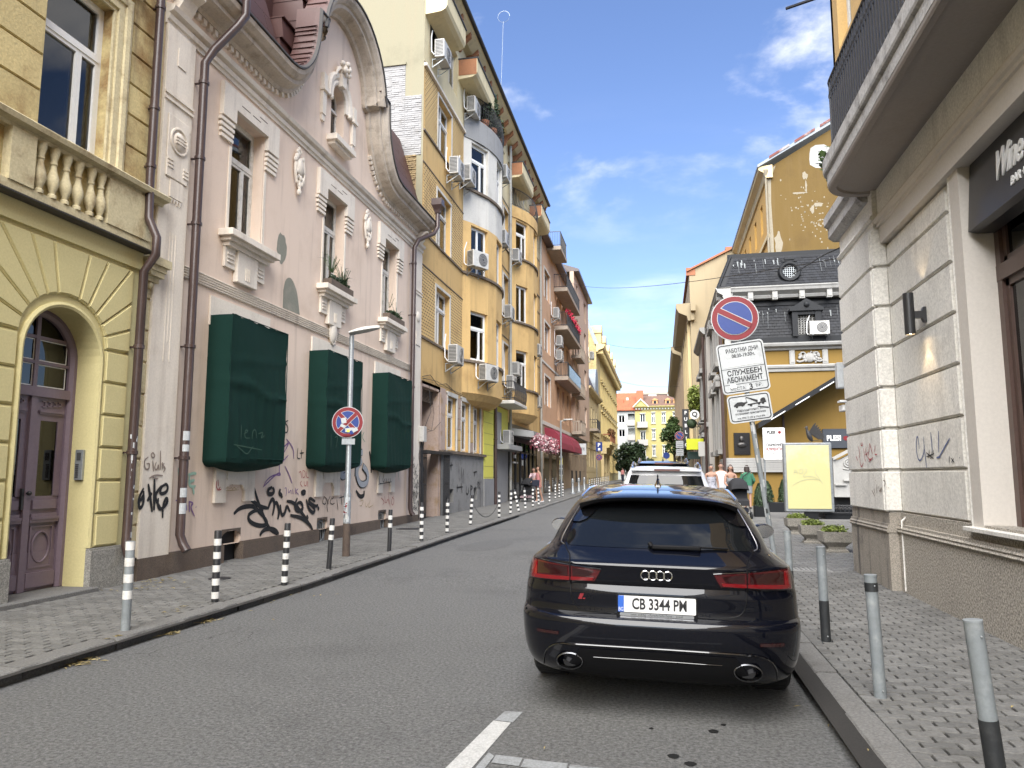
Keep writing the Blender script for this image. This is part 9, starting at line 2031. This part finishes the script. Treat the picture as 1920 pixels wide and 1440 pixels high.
# ---------------------------------------------------------------- painted writing on the walls
GRAF = [('big black tag','spray_black',0.085,[[(12.11,0.91),(12.27,1.0),(12.57,1.03),(12.78,1.01),(12.98,0.9)],[(12.75,1.35),(12.9,1.1),(13.11,0.83),(13.37,0.55),(13.68,0.44)],[(13.11,0.93),(12.79,0.94),(12.56,0.86),(12.65,0.73),(13.0,0.64),(13.29,0.65),(13.22,0.76),(12.92,0.91)],[(12.65,1.14),(12.97,1.0),(13.27,0.96)],[(13.27,0.94),(13.36,1.09),(13.46,1.14),(13.53,1.01),(13.45,0.81)],[(13.5,1.01),(13.6,1.08),(13.72,0.87),(13.66,0.73)],[(13.74,1.01),(13.8,0.79),(13.94,0.82),(14.0,1.0),(14.16,0.85)],[(13.01,0.46),(13.1,0.55),(13.33,0.58),(13.61,0.53),(13.72,0.44)],[(13.4,1.36),(13.24,1.31),(13.25,1.23),(13.42,1.22),(13.49,1.29),(13.41,1.35)],[(13.72,1.32),(13.67,1.22),(13.76,1.21),(13.81,1.14)],[(13.99,1.07),(14.29,1.04),(14.62,0.83),(14.87,0.67),(15.13,0.46)],[(14.44,1.12),(14.3,0.95),(14.5,0.83),(14.73,0.89),(14.6,1.05),(14.37,0.98)],[(14.84,1.08),(14.94,0.89),(15.2,0.76),(15.28,0.87),(14.93,1.0)],[(14.59,1.23),(14.71,1.26),(14.79,1.23),(14.69,1.19),(14.61,1.23)],[(14.16,0.78),(14.63,0.72),(15.05,0.54),(15.18,0.42)],[(15.26,1.02),(15.0,1.11),(14.93,1.02),(15.27,0.91),(15.4,0.94)],[(14.87,0.74),(14.95,0.66)],[(15.4,0.9),(15.45,0.83)]]),('purple tag','spray_purple',0.03,[[(13.07,1.36),(13.19,1.5),(13.46,1.6),(13.74,1.58),(13.66,1.65),(13.39,1.53),(13.1,1.38)],[(13.42,2.08),(13.62,2.16),(13.75,1.91),(13.5,1.91),(13.7,2.09),(14.05,2.28),(13.84,2.06),(13.58,1.81)],[(13.37,1.87),(13.58,1.74),(14.0,1.99)],[(13.65,1.81),(13.66,1.6)],[(13.9,2.31),(14.21,2.14),(14.23,1.92)],[(13.1,1.8),(13.23,1.9),(13.47,2.32),(13.82,2.34)],[(13.87,1.77),(14.1,1.56),(14.19,1.42)]]),('purple word','spray_purple',0.02,[[(13.9,1.32),(13.97,1.35),(13.98,1.21),(13.95,1.17)],[(14.05,1.31),(14.07,1.21),(14.16,1.31),(14.18,1.2)],[(14.23,1.31),(14.26,1.2)],[(14.35,1.33),(14.36,1.2)],[(14.47,1.31),(14.35,1.26),(14.5,1.19)]]),('black word on pink','spray_black',0.03,[[(13.41,2.63),(13.41,2.42),(13.53,2.47),(13.53,2.59),(13.41,2.62)],[(13.59,2.56),(13.69,2.62),(13.59,2.63),(13.58,2.47),(13.74,2.44)],[(13.94,2.69),(13.8,2.64),(13.95,2.56),(13.93,2.44),(13.78,2.44)]]),('short black word','spray_black',0.025,[[(14.4,2.15),(14.37,1.93),(14.52,1.93)],[(14.56,2.12),(14.56,1.93)],[(14.49,2.04),(14.67,2.06)]]),('red tag','spray_red',0.016,[[(14.48,1.63),(14.56,1.69),(14.61,1.52)],[(14.64,1.67),(14.66,1.52),(14.77,1.56),(14.76,1.67),(14.64,1.69)],[(14.82,1.67),(14.82,1.54),(14.93,1.54)],[(14.61,1.47),(14.54,1.41),(14.66,1.34)],[(14.72,1.47),(14.74,1.36),(14.84,1.37),(14.83,1.47)],[(14.88,1.47),(14.89,1.34)]]),('grey throw-up','spray_silver',0.14,[[(17.83,2.16),(17.43,2.13),(17.45,1.95),(17.84,1.96),(17.56,1.86),(17.47,1.6),(17.71,1.34),(18.17,1.38),(18.21,1.65),(17.85,1.82)],[(17.5,2.0),(17.47,1.56)],[(16.72,1.73),(16.52,1.64),(16.63,1.54),(16.88,1.6)]]),('black shadow','spray_black',0.11,[[(18.3,2.2),(18.44,1.92),(18.46,1.65)],[(17.49,1.21),(17.73,1.05),(18.01,1.07),(18.0,1.2)],[(16.42,1.68),(16.38,1.52),(16.39,1.33)]]),('green tag','spray_green',0.022,[[(17.35,2.52),(17.4,2.39)],[(17.5,2.57),(17.55,2.42),(17.66,2.6)],[(17.74,2.62),(17.75,2.45)],[(17.91,2.68),(17.77,2.54),(17.99,2.43)],[(17.37,2.25),(17.53,2.35)]]),('oxe tag','spray_black',0.022,[[(15.7,1.11),(15.62,0.97),(15.8,0.93),(15.84,1.06),(15.7,1.12)],[(15.84,1.08),(15.94,0.94)],[(16.02,1.12),(15.85,0.93),(15.92,0.76)],[(16.12,1.08),(16.0,0.98),(16.13,0.92),(16.27,0.95)],[(16.21,1.09),(16.12,1.04)],[(16.38,1.03),(16.46,0.78)],[(16.6,1.14),(16.67,0.89)],[(16.51,1.06),(16.86,1.1)]]),('luto tag','spray_black',0.02,[[(18.94,1.56),(18.91,1.37),(19.1,1.37)],[(19.16,1.51),(19.2,1.37),(19.32,1.51)],[(19.43,1.53),(19.44,1.36)],[(19.32,1.5),(19.56,1.53)],[(19.63,1.53),(19.54,1.41),(19.68,1.36),(19.77,1.48),(19.63,1.53)],[(18.85,1.35),(19.85,1.41)]]),('red scrawl','spray_red',0.02,[[(19.19,0.99),(19.46,0.88),(19.33,0.79)],[(19.45,1.03),(19.54,0.79),(19.73,0.97),(19.81,0.78)],[(19.72,1.12),(19.88,0.72)],[(20.15,1.01),(19.95,0.87),(20.1,0.72),(20.23,0.91),(20.01,0.99)]]),('green leaf scrawl','spray_green',0.018,[[(19.97,1.75),(20.27,1.55)],[(20.33,1.81),(20.2,1.46)],[(20.48,1.76),(20.57,1.45)]]),('ochre tag','spray_ochre',0.02,[[(17.73,0.94),(18.02,0.98),(17.86,0.81),(17.74,0.85)],[(18.08,0.93),(18.15,0.75),(18.32,0.88)],[(18.44,0.96),(18.27,0.74),(18.63,0.82)]]),('grey signature','spray_grey',0.024,[[(9.7,1.85),(9.61,1.8),(9.64,1.67),(9.73,1.67),(9.74,1.76),(9.67,1.75)],[(9.79,1.92),(9.75,1.88),(9.8,1.83),(9.85,1.87),(9.79,1.92)],[(9.8,1.8),(9.83,1.64)],[(9.88,1.78),(9.84,1.68),(9.91,1.66),(9.93,1.76),(9.95,1.66)],[(9.96,1.95),(9.98,1.67)],[(10.02,1.78),(10.02,1.67)],[(10.06,1.77),(10.03,1.73),(10.1,1.69),(10.05,1.63)],[(9.74,1.54),(9.86,1.59),(10.04,1.58)],[(9.78,1.57),(9.9,1.53),(9.94,1.54)]]),('black tag on pilaster','spray_black',0.055,[[(9.64,1.4),(9.54,1.26),(9.57,1.09),(9.66,1.18),(9.64,1.36)],[(9.65,1.31),(9.58,1.21)],[(9.73,1.46),(9.78,1.31),(9.85,1.05)],[(9.82,1.33),(9.73,1.21)],[(9.86,1.53),(9.89,1.07)],[(10.03,1.43),(9.92,1.33),(9.89,1.25),(10.04,1.09)],[(10.15,1.46),(10.01,1.41),(10.0,1.3),(10.16,1.33),(10.18,1.43),(10.09,1.46)],[(9.97,1.25),(9.96,1.12),(10.06,1.07),(10.2,1.19),(10.15,1.26),(10.08,1.14),(10.09,0.95)]]),('purple initials','spray_purple',0.03,[[(10.47,1.2),(10.58,1.18),(10.55,1.02),(10.51,0.99)],[(10.66,1.12),(10.65,1.04)],[(10.67,1.11),(10.75,1.13),(10.76,1.03)],[(10.81,1.17),(10.83,1.0)],[(10.81,1.17),(10.93,1.14),(10.84,1.09),(10.97,0.93)],[(10.99,1.08),(11.0,1.07)]]),('turquoise tag','spray_turq',0.05,[[(10.5,1.7),(10.53,1.51),(10.65,1.45)],[(10.63,1.71),(10.53,1.57),(10.67,1.51)],[(10.75,1.59),(10.89,1.62),(10.96,1.61)],[(10.78,1.59),(10.79,1.4),(10.96,1.41)],[(10.79,1.48),(10.92,1.51)],[(10.89,1.4),(10.92,1.28)]]),('red sketch','spray_red',0.02,[[(11.46,1.49),(11.46,1.39),(11.52,1.33)],[(11.5,1.51),(11.52,1.4)],[(11.58,1.39),(11.51,1.33),(11.61,1.35)]]),('small signature','spray_ochre',0.014,[[(11.74,1.35),(11.82,1.4),(11.8,1.34)],[(11.85,1.35),(11.93,1.38),(11.94,1.33),(12.01,1.39),(12.05,1.33),(12.13,1.38),(12.13,1.34)],[(11.75,1.32),(12.16,1.33)],[(11.93,1.43),(11.95,1.41)]]),('!socle tag','spray_black',0.06,[[(26.7,1.26),(26.71,0.97)],[(27.24,1.31),(27.37,0.93)],[(26.59,1.14),(27.47,1.16)],[(28.05,1.18),(27.94,0.89),(28.3,0.85),(28.36,1.12)],[(28.65,1.23),(28.66,0.81)],[(28.65,1.2),(29.02,1.11),(28.7,1.02)],[(29.29,0.8),(29.4,1.22),(29.67,0.82)],[(29.79,1.35),(29.85,1.03)],[(29.79,1.31),(30.2,1.25),(29.93,1.16),(30.26,1.02)],[(25.83,2.04),(25.84,1.76)],[(25.64,1.92),(26.04,1.96)],[(27.22,1.89),(27.24,1.48)],[(27.56,1.83),(27.46,1.54)],[(29.26,1.72),(29.27,1.54)],[(29.09,1.7),(29.65,1.74)]]),('@cover tag','spray_dkgreen',0.02,[[(10.89,2.36),(11.04,2.11)],[(11.11,2.45),(11.14,2.12)],[(11.14,2.44),(11.27,2.39),(11.15,2.29),(11.34,2.21),(11.17,2.12)],[(11.46,2.43),(11.46,2.19)],[(11.55,2.28),(11.69,2.34),(11.58,2.36),(11.56,2.21),(11.73,2.22)],[(11.81,2.21),(11.82,2.36),(11.92,2.38),(11.95,2.23)],[(12.01,2.31),(12.19,2.35),(12.08,2.22),(12.22,2.29)],[(11.35,2.07),(11.49,2.01),(11.67,1.93),(11.77,2.02),(11.85,2.08)],[(14.71,2.42),(14.65,2.15),(14.81,2.23)],[(14.97,2.47),(14.98,2.13)],[(15.16,2.4),(15.33,2.45),(15.22,2.17)],[(11.25,2.09),(12.15,2.03)]])]
GRAFR = [('red tag','spray_red',0.018,0.124,[[(11.88,2.01),(11.83,1.88),(11.88,1.84)],[(11.71,2.06),(11.76,2.02),(11.64,2.01),(11.67,2.06)],[(11.84,1.84),(11.84,1.74),(11.75,1.7),(11.66,1.77)],[(11.61,1.98),(11.57,1.83)],[(11.46,1.99),(11.53,1.85),(11.4,1.91)],[(11.26,2.03),(11.38,1.85)],[(11.26,2.03),(11.15,1.88)],[(10.99,1.99),(11.04,1.9)],[(11.41,1.85),(11.28,1.79),(11.09,1.84),(11.36,1.77)],[(12.04,1.87),(11.95,1.8)],[(11.56,1.85),(11.52,1.78)],[(11.02,1.87),(10.92,1.86)]]),('blue tag','spray_blue',0.022,-0.076,[[(9.88,1.9),(9.88,2.05),(9.95,2.05),(9.99,1.86),(9.89,1.73),(9.69,1.86),(9.7,2.04)],[(9.69,1.89),(9.66,1.67)],[(9.44,2.08),(9.43,1.85)],[(9.19,2.08),(9.23,1.84)],[(9.22,1.79),(8.87,1.98)],[(9.31,1.78),(9.18,1.79)]]),('black scrawl','spray_black',0.014,-0.0745,[[(9.64,1.85),(9.4,1.77)],[(9.52,1.88),(9.56,1.79)],[(9.43,1.86),(9.5,1.77)],[(9.63,1.8),(9.37,1.83)],[(9.38,1.87),(9.42,1.78)],[(8.91,1.79),(8.93,1.72)],[(8.87,1.77),(8.78,1.72)],[(8.79,1.76),(8.86,1.72)],[(8.63,1.77),(8.62,1.76)]]),('grey scrawl','spray_grey',0.02,0.124,[[(11.3,1.38),(11.17,1.3)],[(11.19,1.4),(11.16,1.34)],[(11.03,1.46),(11.06,1.34)],[(10.94,1.44),(10.92,1.35),(10.8,1.44),(10.86,1.35)],[(10.72,1.52),(10.6,1.5),(10.68,1.44)],[(10.49,1.43),(10.48,1.42)],[(11.09,1.52),(11.07,1.51)]])]
for nm, c in (('spray_black', (.012, .012, .013, 1)), ('spray_purple', (.20, .11, .26, 1)), ('spray_red', (.38, .05, .06, 1)), ('spray_green', (.08, .24, .13, 1)), ('spray_silver', (.34, .36, .39, 1)), ('spray_ochre', (.42, .31, .16, 1)), ('spray_grey', (.24, .19, .16, 1)), ('spray_turq', (.30, .46, .37, 1)), ('spray_dkgreen', (.025, .07, .045, 1)), ('spray_blue', (.10, .13, .26, 1))):
 M[nm] = mat(nm, c, .7, fine=.15, fs=20)
for i, (nm, m, w, strokes) in enumerate(GRAF):
 par, v = (ab, .056) if nm[0] == '!' else (ph, .006)
 if 'pilaster' in nm or 'signature' in nm and m == 'spray_grey': v = .066
 if 'luto' in nm or 'small' in nm or 'sketch' in nm: v = .056
 if nm[0] == '@':
  for st in strokes: pass
  for o_ in covers:
   lo, hi = min(p.co.y for p in o_.data.vertices), max(p.co.y for p in o_.data.vertices); b = MB(FL)
   for st in strokes:
    q = [p for p in st if lo + .08 < p[0] < hi - .05]
    if len(q) == len(st): b.ribbon(chaikin(st, 2), w, .472)
   if b.f: obj('graffiti', b, M[m], o_, fix=False)
  continue
 b = MB(FL); k = 0
 for st in strokes:
  p = chaikin(st, 2)
  if nm == 'grey throw-up': b.ribbon(p, w * 1.35, v, False);
  else: b.ribbon(p, w, v + .0006 * k, True, .00004)
  k += 1
 o = obj('graffiti', b, M['spray_black' if nm == 'grey throw-up' else m], par, fix=False)
 if nm == 'grey throw-up':
  b = MB(FL)
  for st in strokes: b.ribbon(chaikin(st, 2), w, v + .012, False)
  obj('graffiti_fill', b, M[m], o, fix=False)
for nm, m, w, off, strokes in GRAFR:
 b = MB(RX)
 for k, st in enumerate(strokes): b.ribbon(chaikin(st, 2), w, off + .0006 * k, True, .00004)
 obj('graffiti', b, M[m], sbld, fix=False)
rg = random.Random(9); b = MB(FL)
for k in range(60):
 u, z = 21.6 + rg.random() * .55, .5 + rg.random() * 1.5; p = [(u, z)]
 for _ in range(4): p.append((p[-1][0] + rg.uniform(-.1, .12), p[-1][1] + rg.uniform(-.12, .12)))
 b.ribbon(chaikin(p, 2), .016, .064 + .0003 * k, True, .00003)
obj('graffiti', b, M['spray_black'], ph, fix=False)
